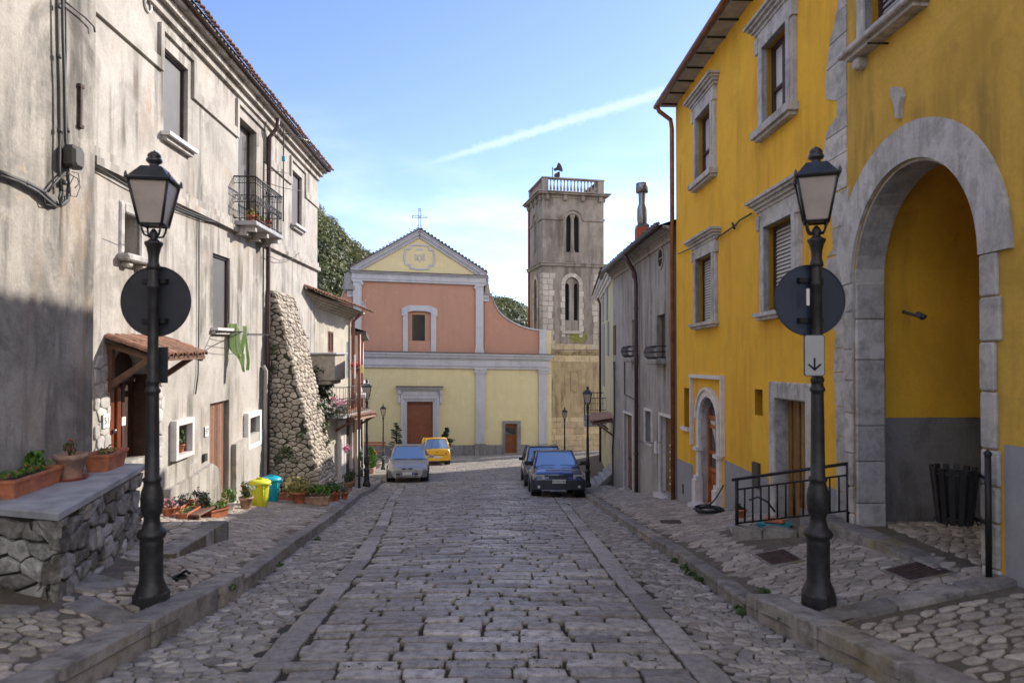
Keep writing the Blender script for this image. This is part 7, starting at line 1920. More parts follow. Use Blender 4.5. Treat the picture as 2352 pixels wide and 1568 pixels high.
# ---------------------------------------------------------------- cloth on a line
cl = thing('clothes_line', 'thin drying line on iron arms below the lower shuttered window', 'clothes line', tuple(A.pos(A.u(500), A.uv(500, 756)[1], .1)))
m = MB(); pa = A.pos(*A.uv(487, 764, .0), .0); pb = A.pos(*A.uv(560, 744, .0), .0)
W2 = .55; P1 = pa + A.N*W2 + Vector((0,0,.02)); P2 = A.pos(A.u(575)+.05, A.uv(487,764)[1]+.0, W2)
P2 = P1 + A.D.normalized()*2.0
m.tube([pa, P1], .012, 5); m.tube([P2 - A.N*W2, P2], .012, 5); m.tube([pa+Vector((0,0,-.25)), P1], .01, 4)
for w in (0, .18, .36): a_, b_ = P1 - A.N*w, P2 - A.N*w; m.tube([a_ + (b_-a_)*k/8 + Vector((0,0,-.05*math.sin(math.pi*k/8))) for k in range(9)], .005, 4)
part('line', m, M['cable'], cl)
# green cloth hanging in heavy folds
def cloth(px, Y, label):
    top = [at_y(x, y, Y) for x, y in px]
c0 = at_y(534, 748, 13.55); 
t = thing('green_cloth', 'lime green cloth hung in folds over the drying line', 'cloth', tuple(c0))
m = MB(); sc = 13.55/1568
def sheet(cols, rows, fn):
    vs = [fn(i/cols, j/rows) for j in range(rows+1) for i in range(cols+1)]
    m.add(vs, [(j*(cols+1)+i, j*(cols+1)+i+1, (j+1)*(cols+1)+i+1, (j+1)*(cols+1)+i) for j in range(rows) for i in range(cols)], True)
ins_ = lambda y, tab: lerp(tab, y)
def lobe(Lt, Rt, fold, ph, dy):
    """Lt/Rt: left and right outlines as (pixel y, pixel x)"""
    y0, y1 = Lt[0][0], Lt[-1][0]
    def fn(i, j):
        yy = y0 + (y1-y0)*j; xl, xr = lerp(Lt, yy), lerp(Rt, yy); xx = xl + (xr-xl)*i
        p = at_y(xx, yy, 13.55 + dy); amp = .05*(.4+.6*j)
        return p + Vector((0, amp*math.sin(i*fold*math.pi + ph + 1.2*j), 0))
    sheet(18, 18, fn)
lobe([(743,524),(760,521),(780,519),(795,521),(808,530),(818,541)], [(743,546),(760,550),(780,550),(795,551),(808,554),(818,558)], 4, 0, 0)
lobe([(748,556),(765,556),(782,552),(800,545),(818,541),(826,548)], [(748,567),(765,568),(782,565),(800,563),(818,560),(826,557)], 3, .9, .06)
lobe([(812,546),(822,547),(835,550),(846,554),(854,558)], [(812,562),(822,563),(835,563),(846,562),(854,562)], 3, .6, .03)
lobe([(770,561),(790,562),(810,564),(830,566),(850,565)], [(770,567),(790,570),(810,573),(830,576),(850,575)], 3, 1.5, .1)
part('folds', m, M['green'], t)

# ---------------------------------------------------------------- aerial on the balcony
b_top = A.pos(15.55, BV, BW+.05)
an = thing('tv_antenna', 'television aerial on a thin mast clamped to the iron balcony', 'antenna', tuple(b_top))
m = MB(); zt_ = at_y(641, 296, b_top.y).z; m.tube([b_top+Vector((0,0,.3)), Vector((b_top.x, b_top.y, zt_))], .017, 6); part('mast', m, M['cable'], an)
m = MB(); tp_ = Vector((b_top.x, b_top.y, zt_-.1))
dvec = Vector((.75, .5, -.12)).normalized(); m.tube([tp_ - dvec*.12, tp_ + dvec*.62], .011, 5)
sd_ = dvec.cross(Vector((0,0,1))).normalized()
for k in range(8): p = tp_ + dvec*(.08+.07*k); m.tube([p - sd_*.14, p + sd_*.14], .006, 4)
part('boom', m, M['steel'], an)
m = MB()
for k in range(-3, 4): p = tp_ - dvec*.1 + Vector((0,0,.045*k)); m.tube([p - sd_*.17 + dvec*.0, p + sd_*.17], .006, 4)
for s in (-.15, .15): m.tube([tp_ - dvec*.1 + sd_*s + Vector((0,0,-.15)), tp_ - dvec*.1 + sd_*s + Vector((0,0,.15))], .006, 4)
part('reflector', m, M['cable'], an)
m = MB(); p = Vector((b_top.x, b_top.y, at_y(641, 365, b_top.y).z)); m.bbox(tuple(p-Vector((.035,.03,.06))), tuple(p+Vector((.035,.03,.06))), .01); part('amplifier', m, M['bluebin'], an)
m = MB(); p = Vector((b_top.x, b_top.y, at_y(641, 432, b_top.y).z)); m.tube([p+Vector((-.5,-.6,.08)), p, p+Vector((.35,.3,0))], .008, 4); p2 = Vector((b_top.x, b_top.y, at_y(641, 398, b_top.y).z)); m.tube([p2+Vector((-.3,-.3,.0)), p2+Vector((.1,.1,.02))], .008, 4); part('dipole', m, M['cable'], an)

# ---------------------------------------------------------------- right side street furniture
# landing step and railing before the square doorway
ls_ = thing('stone_step', 'low stone landing with a kerb under the black railing at the square doorway', 'step', (3.3, 8.6, -2.3))
A0, A1 = Vector((2.78, 8.62)), Vector((3.86, 7.86)); dd = (A1-A0).normalized(); nn_ = Vector((dd.y, -dd.x))
m = MB(); L = (A1-A0).length; x = 0; rs_ = random.Random(8)
zk = lambda s: -2.20 + .17*s/L
while x < L-.05:
    l = min(rs_.uniform(.35,.5), L-x); p = A0+dd*x; q = A0+dd*(x+l)
    poly = [tuple(p+nn_*.1), tuple(q+nn_*.1), tuple(q-nn_*.08), tuple(p-nn_*.08)]
    stone(m, poly, lambda a, b, h: (a, b, zk(x)+h), gap=.003, h=.01, dome=.012, k=.06, sink=.5, rr=rs_); x += l
part('kerb_stone', m, M['kerb'], ls_)
m = MB(); P_ = [A0-nn_*.08, A1-nn_*.08, Vector((3.95, 9.9)), Vector((3.1, 9.9))]
m.add([(p.x, p.y, -3.2) for p in P_] + [(P_[0].x, P_[0].y, -2.25), (P_[1].x, P_[1].y, -2.1), (P_[2].x, P_[2].y, -2.42), (P_[3].x, P_[3].y, -2.5)], [(0,1,2,3),(7,6,5,4),(0,4,5,1),(1,5,6,2),(2,6,7,3),(3,7,4,0)]); part('landing', m, M['slab'], ls_)
rl = thing('iron_railing', 'black iron railing with thin uprights in front of the square doorway', 'railing', (A0.x, A0.y, -2.3))
f0 = Vector((A0.x+.05, A0.y, at_y(1712, 1232, A0.y).z)); f1 = Vector((A1.x, A1.y, at_y(1948, 1196, A1.y).z))
h0 = at_y(1712, 1100, A0.y).z; h1 = at_y(1948, 1064, A1.y).z
t0 = Vector((f0.x, f0.y, h0)); t1 = Vector((f1.x, f1.y, h1)); b0_ = Vector((f0.x, f0.y, f0.z+.17)); b1_ = Vector((f1.x, f1.y, f1.z+.12))
e_ = (t1-t0).normalized()*.06
m = MB(); m.tube([t0-e_, t1+e_], .020, 6); part('handrail', m, M['black'], rl)
m = MB(); m.tube([t0+Vector((0,0,-.13)), t1+Vector((0,0,-.13))], .012, 5); m.tube([b0_, b1_], .012, 5); part('crossbar', m, M['black'], rl)
for a_, b_ in ((f0, t0), (f1, t1)): m = MB(); m.tube([a_-Vector((0,0,.05)), b_], .022, 6); part('post', m, M['black'], rl)
for i in range(1, 13):
    k = i/13; m = MB(); m.tube([b0_+(b1_-b0_)*k, t0+(t1-t0)*k+Vector((0,0,-.13))], .0115, 5); part('baluster', m, M['black'], rl)
# tubs behind the railing
q = Vector((3.35, 8.75, -2.27)); m = MB(); m.bbox((-.19,-.13,0),(.19,.13,.07), .02); m.bbox((-.2,-.14,.06),(.2,.14,.075), .01); single('plastic_tub', m, M['turq'], 'turquoise plastic tub on the landing behind the railing', 'tub', tuple(q), R(-35), world=False)
m = MB(); m.bbox((-.12,-.07,0),(.12,.07,.05), .015); single('plastic_tub', m, M['orange'], 'orange plastic tray resting on the turquoise tub', 'tray', (q.x, q.y, q.z+.077), R(-30), world=False)
m = MB(); m.tube([(3.1,8.95,-1.95),(3.2,8.9,-1.9),(3.3,8.85,-1.95),(3.38,8.8,-2.07)], .014, 6); single('garden_hose', m, M['hose'], 'short curved black pipe standing behind the railing', 'pipe', (3.2,8.9,-2.1))
# coiled hose by the arched door
c = gpt(1628, 1178, z_right); m = MB(); rh = random.Random(2)
pts = []
for k in range(150):
    t_ = k*.22; r_ = .215 + .03*math.sin(k*.37) + .015*rh.uniform(-1,1); pts.append((c.x + r_*1.0*math.cos(t_), c.y + r_*math.sin(t_), z_right(c.x, c.y) + .03 + .0004*k + .012*math.sin(t_*1.7)))
pe = Rf.pos(Rf.u(1667), Rf.uv(1667, 1112)[1], .05)
pts += [tuple(Vector(pts[-1]).lerp(pe, k/6) + Vector((0,0,-.05*math.sin(math.pi*k/6)))) for k in range(1, 7)]
m.tube(pts, .013, 6); single('coiled_hose', m, M['hose'], 'black hose lying coiled on the cobbles by the arched door', 'hose', tuple(c))
# litter bin of dark slats on a post
pb_ = Vector((3.86, 5.55, -1.80)); lb_ = thing('litter_bin', 'dark slatted litter bin hanging on a black post inside the archway mouth', 'litter bin', tuple(pb_))
m = MB(); zt_ = at_y(2262, 1045, pb_.y).z; m.tube([pb_-Vector((0,0,.08)), Vector((pb_.x, pb_.y, zt_))], .024, 10); m.lathe([(.03,0),(.03,.02),(0,.05)], 10, (pb_.x, pb_.y, zt_)); part('post', m, M['black'], lb_)
cb = at_y(2192, 1135, 5.85); z1 = at_y(2192, 1072, 5.85).z; z0 = at_y(2192, 1200, 5.85).z
for k in range(14):
    t_ = 2*math.pi*k/14; m = MB(); a_ = Vector((math.cos(t_), math.sin(t_), 0)); b_ = Vector((-math.sin(t_), math.cos(t_), 0))
    lo = Vector((cb.x, cb.y, z0)) + a_*.135; hi = Vector((cb.x, cb.y, z1)) + a_*.185; w_ = .021
    v = [lo-b_*w_, lo+b_*w_, hi+b_*w_*1.15, hi-b_*w_*1.15]; m.add(v + [q-a_*.016 for q in v], [(0,1,2,3),(7,6,5,4),(0,4,5,1),(1,5,6,2),(2,6,7,3),(3,7,4,0)]); part('slat', m, M['black'], lb_)
m = MB()
for z_, r_ in ((z0+.05, .125), (z1-.05, .165)): m.tube([(cb.x+r_*math.cos(k*.35), cb.y+r_*math.sin(k*.35), z_) for k in range(18)], .010, 5, True)
m.tube([(cb.x+.16, cb.y-.05, z1-.05), (pb_.x, pb_.y, z1-.05)], .014, 5); m.tube([(cb.x+.12, cb.y-.05, z0+.06), (pb_.x, pb_.y, z0+.06)], .014, 5)
for k in range(0, 14, 2): t_ = 2*math.pi*(k+.5)/14; p = Vector((cb.x+.15*math.cos(t_), cb.y+.15*math.sin(t_), z0+.02)); m.tube([p+Vector((0,0,.03)), p+Vector((.02*math.cos(t_),.02*math.sin(t_),-.02)), p+Vector((.04*math.cos(t_),.04*math.sin(t_),.0))], .006, 4)
part('hoop', m, M['black'], lb_)
m = MB(); m.cyl((cb.x, cb.y, z0+.01), (cb.x, cb.y, z0+.02), .125, n=16); part('base', m, M['black'], lb_)
# drain covers set in the paving
def cover(pts, label, mat='rust'):
    P = [gpt(x, y, z_right) for x, y in pts]; c = sum(P, Vector())/4
    m = MB(); up = Vector((0,0,.018)); n_ = 4
    m.add([p+up for p in P] + [p-Vector((0,0,.05)) for p in P], [(0,1,2,3),(0,4,5,1),(1,5,6,2),(2,6,7,3),(3,7,4,0)])
    t = thing('drain_cover', label, 'drain cover', tuple(c), 0, 'rusty drain covers'); part('frame', m, M['kerb'], t)
    m = MB(); Q = [p + (c-p)*.12 + Vector((0,0,.021)) for p in P]
    m.add(Q, [(0,1,2,3)]); 
    for k in range(1, 6):
        a_ = Q[0].lerp(Q[1], k/6); b_ = Q[3].lerp(Q[2], k/6); m.tube([a_+Vector((0,0,.002)), b_+Vector((0,0,.002))], .005, 4)
    part('plate', m, M[mat], t)
cover([(1727,1275),(1772,1303),(1848,1290),(1800,1262)], 'rusty square drain cover in the pavement behind the near right lamp')
cover([(2022,1312),(2090,1340),(2200,1318),(2110,1290)], 'rusty square drain cover in front of the archway')
cover([(1862,1418),(1915,1450),(1975,1422),(1915,1395)], 'rusty drain cover just in front of the near right lamp base')
m = MB(); P = [gpt(x, y, z_right) + Vector((0,0,.02)) for x, y in ((1515,1196),(1520,1202),(1565,1202),(1562,1196))]; m.add(P + [p-Vector((0,0,.04)) for p in P], [(0,1,2,3),(0,4,5,1),(1,5,6,2),(2,6,7,3),(3,7,4,0)]); single('drain_grate', m, M['rust'], 'narrow rusty grate strip in the pavement below the arched door', 'drain grate', tuple(P[0]))
# weeds along the kerb
for k, (x, y, s) in enumerate(((1548,1290,.05),(1572,1308,.07),(1590,1322,.08),(1607,1335,.06),(1755,1364,.06),(1703,1408,.08),(1800,1420,.05))):
    q = gpt(x, y); m = MB(); rw = random.Random(k); foliage(m, q+Vector((0,0,s*.4)), s, 45, .03, rw, squash=.6)
    single('weed_tuft', m, M['leaf'], ('small green weed tuft at the foot of the right kerb, %s' % ['farthest of the row','second farthest of the row','biggest clump of the row','nearest of the row'][k]) if k < 4 else ('green weed sprouting ' + {4: 'behind the near right lamp', 5: 'where the raised right kerb begins', 6: 'in front of the near right lamp'}[k]), 'weed', tuple(q), group='weeds along the right kerb')
for k, (x, y, s) in enumerate(((458,1372,.07),(530,1352,.06),(640,1300,.05),(728,1240,.06))):
    q = gpt(x, y); m = MB(); rw = random.Random(k+30); foliage(m, q+Vector((0,0,s*.3)), s, 45, .028, rw, squash=.5)
    single('weed_tuft', m, M['leaf'], 'green weed in the left gutter, ' + ['nearest of four, right of the near lamp base','at the end of the raised left kerb block','third nearest along the left kerb','farthest of four, below the bins'][k], 'weed', tuple(q), group='weeds along the left kerb')
# moss and grass in the joints of the road
m = MB(); rm = random.Random(4)
for _ in range(1100):
    y = 4.6 + 17*rm.random()**1.3; x = rm.uniform(sl(y)+.2, sr(y)-.2)
    if rm.random() < .6: x = rm.choice((-.35, .1, -.1, .35)) + rm.gauss(0, .3)
    foliage(m, (x, y, z_road(x, y)+.004), .03+.02*rm.random(), 9, .012, rm, squash=.3)
single('joint_moss', m, M['leaf_d'], 'moss and tiny weeds growing in the joints of the road blocks', 'moss', kind='stuff')

# ---------------------------------------------------------------- trees and things before the church
def potted_tree(x, Y, hpx, ypx, label, seed):
    base = at_y(x, ypx, Y); base.z = z_road(base.x, Y); t = thing('potted_conifer', label, 'potted tree', tuple(base), 0, 'potted trees flanking the church door'); h = hpx*Y/1568
    m = MB(); m.lathe([(.22,0),(.34,.5),(.38,.5),(.38,.56),(.3,.56),(0,.52)], 16, base); part('pot', m, M['slab'], t)
    m = MB(); m.tube([base+Vector((0,0,.5)), base+Vector((.03,0,.5+h*.5)), base+Vector((.0,0,h))], [.05,.035,.01], 6); part('trunk', m, M['bark'], t)
    m = MB(); rt_ = random.Random(seed)
    for k in range(11):
        zz_ = .62 + (h-.65)*k/10; L = (.55*(1-k/12.5))*rt_.uniform(.6,1.2)
        for j in range(4):
            a = rt_.uniform(0, 6.28); d = Vector((math.cos(a), math.sin(a), .25)); p0 = base+Vector((0,0,zz_)); p1 = p0 + d*L
            m.tube([p0, p1], .012, 3)
            for q_ in range(4): foliage(m, p0.lerp(p1, .35+.22*q_), .10, 11, .055, rt_, squash=.5)
    part('foliage', m, M['leaf_d'], t)
potted_tree(910, 43.2, 78, 1048, 'scraggly potted conifer left of the church door behind the silver car', 5)
potted_tree(1026, 44.0, 66, 1045, 'scraggly potted conifer right of the church door behind the yellow car', 9)
# small cypress
q = gpt(853, 1072); q.y = 31; q = at_y(852, 1072, 31.5); cy = thing('cypress_bush', 'small bright green cypress bush behind the left lamp', 'bush', (q.x, q.y, z_road(q.x, q.y)))
m = MB(); zb_ = z_road(q.x, q.y); m.lathe([(.16,0),(.22,.3),(.0,.28)], 12, (q.x, q.y, zb_)); part('pot', m, M['terra_old'], cy)
m = MB(); rc = random.Random(6)
for k in range(900):
    t_ = rc.random(); r_ = .26*math.sin(math.pi*min(1, t_*.92+.08))**.6*(1-.25*t_); a = rc.uniform(0, 6.28); p = Vector((q.x+r_*math.cos(a), q.y+r_*math.sin(a), zb_+.28+t_*.98)); foliage(m, p, .02, 1, .06, rc)
part('foliage', m, M['leaf_b'], cy)
# bench left of the door
bq = at_y(850, 1048, 42.6); bz = z_road(bq.x, 42.6); be = thing('bench', 'red wooden bench against the church wall left of the distant lamp', 'bench', (bq.x, 42.6, bz))
m = MB(); 
for k in range(2): m.bbox((bq.x-.9, 42.75, bz+.72+.16*k), (bq.x+.95, 42.8, bz+.84+.16*k), .01)
part('backrest', m, M['bench'], be)
m = MB()
for k in range(3): m.bbox((bq.x-.9, 42.3+.14*k, bz+.44), (bq.x+.95, 42.42+.14*k, bz+.48), .01)
part('seat', m, M['bench'], be)
for s in (-.75, .8): m = MB(); m.tube([(bq.x+s, 42.35, bz), (bq.x+s, 42.35, bz+.62), (bq.x+s, 42.7, bz+.62)], .03, 5); m.tube([(bq.x+s, 42.75, bz), (bq.x+s, 42.8, bz+.95)], .03, 5); part('leg', m, M['steel'], be)
# pot plant on the far cream house
q = at_y(820, 1062, 26.4); q.z = z_left(q.x, q.y) if q.y < 28 else q.z
potted('flower_pot', 'stone pot with tall leafy plant against the far cream house wall', 'flower pot', (q.x, q.y, z_any(q.x, q.y)), .2, .45, [('foliage','leaf',160,.25,.6,.08)], 'quoin', None)
# ---------------------------------------------------------------- cars
def loft(m, secs, smooth=True, cap=True, closed=True):
    n = len(secs[0]); vs = [p for s in secs for p in s]; fs = []
    for j in range(len(secs)-1):
        for i in range(n if closed else n-1): fs.append((j*n+i, j*n+(i+1)%n, (j+1)*n+(i+1)%n, (j+1)*n+i))
    m.add(vs, fs, smooth)
    if cap: m.add(vs, [tuple(range(n-1,-1,-1)), tuple(range((len(secs)-1)*n, len(secs)*n))])
def car(name, label, W, L, spec, loc, yaw, pitch, col, group='parked cars', rear=False):
    """local frame: front faces -y at y=0, x across, z up. spec: dict of profile tables"""
    t = thing(name, label, 'car', (0,0,0), 0, group)
    hw = W/2; S = spec
    def top(y): return lerp(S['hood'], y)
    def wid(y): return lerp(S['plan'], y)*hw
    def botz(y): return S.get('bot', .2)
    # lower body: rounded section with waist
    wheels = S['wheels']; wr = S['wr']
    def section(y):
        w = wid(y); zt = top(y); zb = botz(y); 
        for wy in wheels:
            pass
        zs = zb + .0
        pts = [(-w*.86, zb), (-w*.97, zb+.10), (-w, zb+(zt-zb)*.45), (-w*.985, zb+(zt-zb)*.72), (-w*.93, zt-.05), (-w*.82, zt-.008), (-w*.4, zt+.012), (0, zt+.018)]
        pts = pts + [(-x, z) for x, z in pts[-2::-1]]
        return [(x, y, z) for x, z in pts]
    ys = sorted(set([round(q, 3) for q in S['ys']]))
    m = MB(); loft(m, [section(y) for y in ys]); body = part('body', m, M[col], t, local=True)
    mod = body.modifiers.new('b', 'BEVEL') if False else None
    # greenhouse: roof with pillars (paint), glass just inside
    g0, g1, g2, g3 = S['gh']     # windscreen base y, roof front y, roof rear y, rear base y
    zr = S['roof']; bw = S['gw'][0]*hw; rw = S['gw'][1]*hw
    zb0, zb3 = top(g0)-.02, top(g3)-.02
    def gp_(y, k, inset=0):   # outline at a height fraction k between belt and roof
        return None
    B = [(-bw*.94, g0, zb0), (bw*.94, g0, zb0), (bw, (g0+g3)/2, top((g0+g3)/2)-.02), (bw*.95, g3, zb3), (-bw*.95, g3, zb3), (-bw, (g0+g3)/2, top((g0+g3)/2)-.02)]
    Tp = [(-rw*.92, g1, zr-.03), (rw*.92, g1, zr-.03), (rw, (g1+g2)/2, zr-.02), (rw*.95, g2, zr-.04), (-rw*.95, g2, zr-.04), (-rw, (g1+g2)/2, zr-.02)]
    m = MB(); n = 6; m.add(B+Tp, [(i, (i+1)%n, n+(i+1)%n, n+i) for i in range(n)])
    part('windows', m, M['carglass'], t, label='tinted side and rear glass', local=True)
    # roof skin
    m = MB(); cols = 9; secs = []
    for k in range(9):
        y = g1-.04 + (g2+.05-g1)*k/8; e = 1-.06*abs(k-4)/4; dz = -.035*(abs(k-4)/4)**2
        secs.append([(rw*e*1.02*math.sin(R(-90+180*i/cols)), y, zr-.03+dz+.055*math.cos(R(-90+180*i/cols))**.7) for i in range(cols+1)])
    loft(m, secs, cap=False, closed=False)
    for i in (0,): 
        m.add([(x, y, z-.03) for x, y, z in secs[0]] + secs[0], [(i, i+1, cols+2+i, cols+1+i) for i in range(cols)]); m.add([(x, y, z-.03) for x, y, z in secs[-1]] + secs[-1], [(i, i+1, cols+2+i, cols+1+i) for i in range(cols)])
    part('roof', m, M[col], t, local=True)
    # pillars
    m = MB(); V = Vector
    def pil(a, b, r): m.tube([V(a), (V(a)+V(b))/2 + V((0,0,.008)), V(b)], r, 6)
    out = 1.01
    for s in (0, 1): pil(V(B[s])*1, V(Tp[s])*1, .033)
    for a_, b_ in ((3,3),(4,4)): pil(B[a_], Tp[b_], .07)
    if S.get('bp', 1):
        for s, k in ((2, 1), (5, -1)): pil(B[s], Tp[s], .04)
    for a_, b_ in ((0,5),(5,4),(1,2),(2,3)): m.tube([V(Tp[a_]), V(Tp[b_])], .03, 5)
    m.tube([V(Tp[0]), V(Tp[1])], .028, 5); m.tube([V(Tp[3]), V(Tp[4])], .035, 5)
    part('pillars', m, M[col], t, local=True)
    # windscreen
    m = MB(); e = .012
    def ws(y0, z0, w0, y1, z1, w1, sgn, nm, pm=.0):
        m = MB(); vs = []
        for j in range(5):
            k = j/4; y = y0+(y1-y0)*k; z = z0+(z1-z0)*k; w = w0+(w1-w0)*k
            for i in range(9): u = -1+2*i/8; vs.append((w*u, y+sgn*(.05*(1-u*u)+.012), z))
        m.add(vs, [(j*9+i, j*9+i+1, (j+1)*9+i+1, (j+1)*9+i) for j in range(4) for i in range(8)], True)
        return part(nm, m, M['carglass'], t, local=True)
    ws(g0+.02, zb0+.03, bw*.90, g1-.0, zr-.06, rw*.87, -1, 'windscreen')
    if rear: ws(g3-.02 - (g3-g2)*S.get('rwk', .0), zb3+.06, bw*.80, g2+.0, zr-.08, rw*.80, 1, 'rear_window')
    # wheels
    for wy in wheels:
        for s in (-1, 1):
            m = MB(); x0, x1 = s*(hw*S.get('tr', .80)), s*(hw*.985); m.cyl((x0, wy, wr), (x1, wy, wr), wr, n=26); w_ = part('wheel', m, M['rubber'], t, local=True)
            m = MB(); m.cyl((x1-s*.005, wy, wr), (x1+s*.012, wy, wr), wr*.62, n=18); m.cyl((x1, wy, wr), (x1+s*.022, wy, wr), wr*.18, n=10)
            for k in range(6): a = k*math.pi/3; m.tube([(x1+s*.012, wy+wr*.15*math.cos(a), wr+wr*.15*math.sin(a)), (x1+s*.014, wy+wr*.58*math.cos(a), wr+wr*.58*math.sin(a))], .02, 4)
            part('rim', m, M['hub'], w_, local=True)
            m = MB(); m.cyl((s*(hw*.62), wy, wr+.02), (s*(hw*1.0), wy, wr+.02), wr+.045, n=24); part('wheel_arch', m, M['bumper'], t, local=True)
    return t
def xf(t, loc, yaw, pitch, roll=0):
    t.rotation_mode = 'XYZ'; t.location = loc
    t.rotation_euler = (pitch, roll, yaw)
def panel(t, nm, x0, x1, y, z0, z1, mt, bulge=.02, d=.02, parent=None, n=6):
    """slightly curved panel on the nose or tail"""
    s = -1
    m = MB(); vs = []
    hw = max(abs(x0), abs(x1), .3)
    for z in (z0, z1):
        for i in range(n+1):
            x = x0+(x1-x0)*i/n; vs.append((x, y(x) - d, z))
    for z in (z0, z1):
        for i in range(n+1):
            x = x0+(x1-x0)*i/n; vs.append((x, y(x) + .06*(1 if d > 0 else -1), z))
    k = n+1; fs = [(i, i+1, k+i+1, k+i) for i in range(n)] + [(i, i+1, 2*k+i+1, 2*k+i) for i in range(n)] + [(k+i, k+i+1, 3*k+i+1, 3*k+i) for i in range(n)] + [(0, k, 3*k, 2*k), (n, k+n, 3*k+n, 2*k+n)]
    m.add(vs, fs); return part(nm, m, M[mt] if isinstance(mt, str) else mt, t, local=True)
# --- blue hatchback, nose towards us
sp = dict(hood=[(0,.60),(.05,.68),(.25,.76),(.9,.86),(1.15,.92),(2.6,.94),(3.5,.92),(3.62,.75)], plan=[(0,.86),(.08,.93),(.4,.98),(1.5,1.0),(3.0,1.0),(3.5,.94),(3.62,.88)],
          ys=[0,.05,.14,.25,.5,.8,1.05,1.2,1.6,2.1,2.6,3.1,3.4,3.55,3.62], gh=(1.0,1.75,3.0,3.55), roof=1.40, gw=(.90,.74), wheels=(.66,3.02), wr=.28, bot=.24, tr=.76)
bl = car('parked_car', 'dark blue hatchback parked nose uphill by the right kerb', 1.62, 3.62, sp, None, 0, 0, 'p_blue')
nose = lambda x: .0 + .10*(abs(x)/.8)**2.2
panel(bl, 'bumper', -.79, .79, nose, .22, .50, 'bumper', d=.07, n=12)
panel(bl, 'grille', -.40, .40, nose, .54, .63, 'bumper', d=.012)
panel(bl, 'bonnet_edge', -.42, .42, nose, .635, .68, 'p_blue', d=.03)
for s in (-1, 1):
    panel(bl, 'headlight', min(s*.43, s*.73), max(s*.43, s*.73), nose, .535, .665, 'lens', d=.035)
    m = MB(); m.cyl((s*.60, -.02, .31), (s*.60, -.055, .31), .045, n=12); part('fog_light', m, M['lens'], bl, local=True)
    m = MB(); m.bbox((s*.80-.02*s, 1.15, .93), (s*1.0, 1.24, 1.05), .03); m.bbox((s*.72, 1.17, .92), (s*.83, 1.22, .97), .01); part('wing_mirror', m, M['black'], bl, local=True)
pl = panel(bl, 'number_plate', -.2, .2, nose, .41, .52, 'plate', d=.085)
panel(bl, 'indicator', .745, .78, nose, .54, .66, 'lens', d=.02); panel(bl, 'indicator', -.78, -.745, nose, .54, .66, 'lens', d=.02)
textmesh('EV 055 MA', .085, lambda a, b: (a, -.088, .465+b), 'plate_text', M['boxgrey'], pl)
m = MB(); m.tube([(0,1.85,1.41),(.01,2.0,1.62)], .006, 4); m.tube([(-.5,.98,.93),(-.05,.93,.93)], .010, 4); m.tube([(.12,.93,.93),(.6,1.0,.93)], .010, 4); part('wiper', m, M['black'], bl, local=True)
m = MB(); m.bbox((-.28,.35,.795),(.22,.75,.80), .01); 
slope = math.atan(.152)
gB = Vector((1.24, 20.35, 0)); gB.z = z_road(1.24, 20.5) + .0
# --- silver saloon
sp = dict(hood=[(0,.50),(.08,.60),(.35,.70),(1.0,.80),(1.35,.90),(2.8,.93),(3.9,.95),(4.15,.9),(4.2,.6)], plan=[(0,.72),(.1,.86),(.35,.95),(1.0,1.0),(3.2,1.0),(3.9,.95),(4.2,.86)],
          ys=[0,.05,.12,.22,.35,.6,.95,1.2,1.5,2.1,2.8,3.4,3.9,4.1,4.2], gh=(1.15,1.95,3.1,3.8), roof=1.40, gw=(.90,.72), wheels=(.75,3.28), wr=.29, bot=.2)
sv = car('parked_car', 'silver car parked nose towards the camera on the left of the street', 1.70, 4.2, sp, None, 0, 0, 'p_silver')
nose = lambda x: .0 + .26*(abs(x)/.85)**2.3
panel(sv, 'bumper', -.78, .78, nose, .20, .48, 'p_silver', d=.05, n=14)
for s in (-1, 1):
    m = MB(); P = [(s*.28, .50), (s*.36, .545), (s*.60, .60), (s*.72, .60), (s*.74, .53), (s*.5, .50)]
    m.add([(x, nose(x)-.045+.5*(z-.5), z) for x, z in P] + [(x, nose(x)+.08, z) for x, z in P], [tuple(range(6))] + [(i, (i+1)%6, 6+(i+1)%6, 6+i) for i in range(6)]); part('headlight', m, M['lens'], sv, local=True)
    panel(sv, 'grille', min(s*.05, s*.2), max(s*.05, s*.2), nose, .53, .57, 'bumper', d=.03); panel(sv, 'air_intake', min(s*.27, s*.55), max(s*.27, s*.55), nose, .30, .37, 'bumper', d=.057)
    m = MB(); m.bbox((s*.88, 1.35, .90), (s*1.08, 1.46, 1.0), .035); m.bbox((s*.80, 1.38, .88), (s*.9, 1.42, .93), .01); part('wing_mirror', m, M['p_silver'], sv, local=True)
panel(sv, 'lower_grille', -.52, .52, nose, .225, .255, 'bumper', d=.054, n=10)
pl = panel(sv, 'number_plate', -.24, .24, nose, .31, .41, 'plate', d=.066)
panel(sv, 'plate_band', -.24, -.19, nose, .312, .408, 'plate_blue', d=.070, n=2); panel(sv, 'plate_band', .19, .24, nose, .312, .408, 'plate_blue', d=.070, n=2)
m = MB(); m.tube([(-.02,2.05,1.43),(.0,2.2,1.86)], .010, 4); part('aerial', m, M['rust'], sv, local=True)
m = MB(); m.tube([(-.55,1.12,.875),(.0,1.06,.865)], .012, 4); m.tube([(.05,1.06,.865),(.6,1.14,.875)], .012, 4); part('wiper', m, M['black'], sv, local=True)
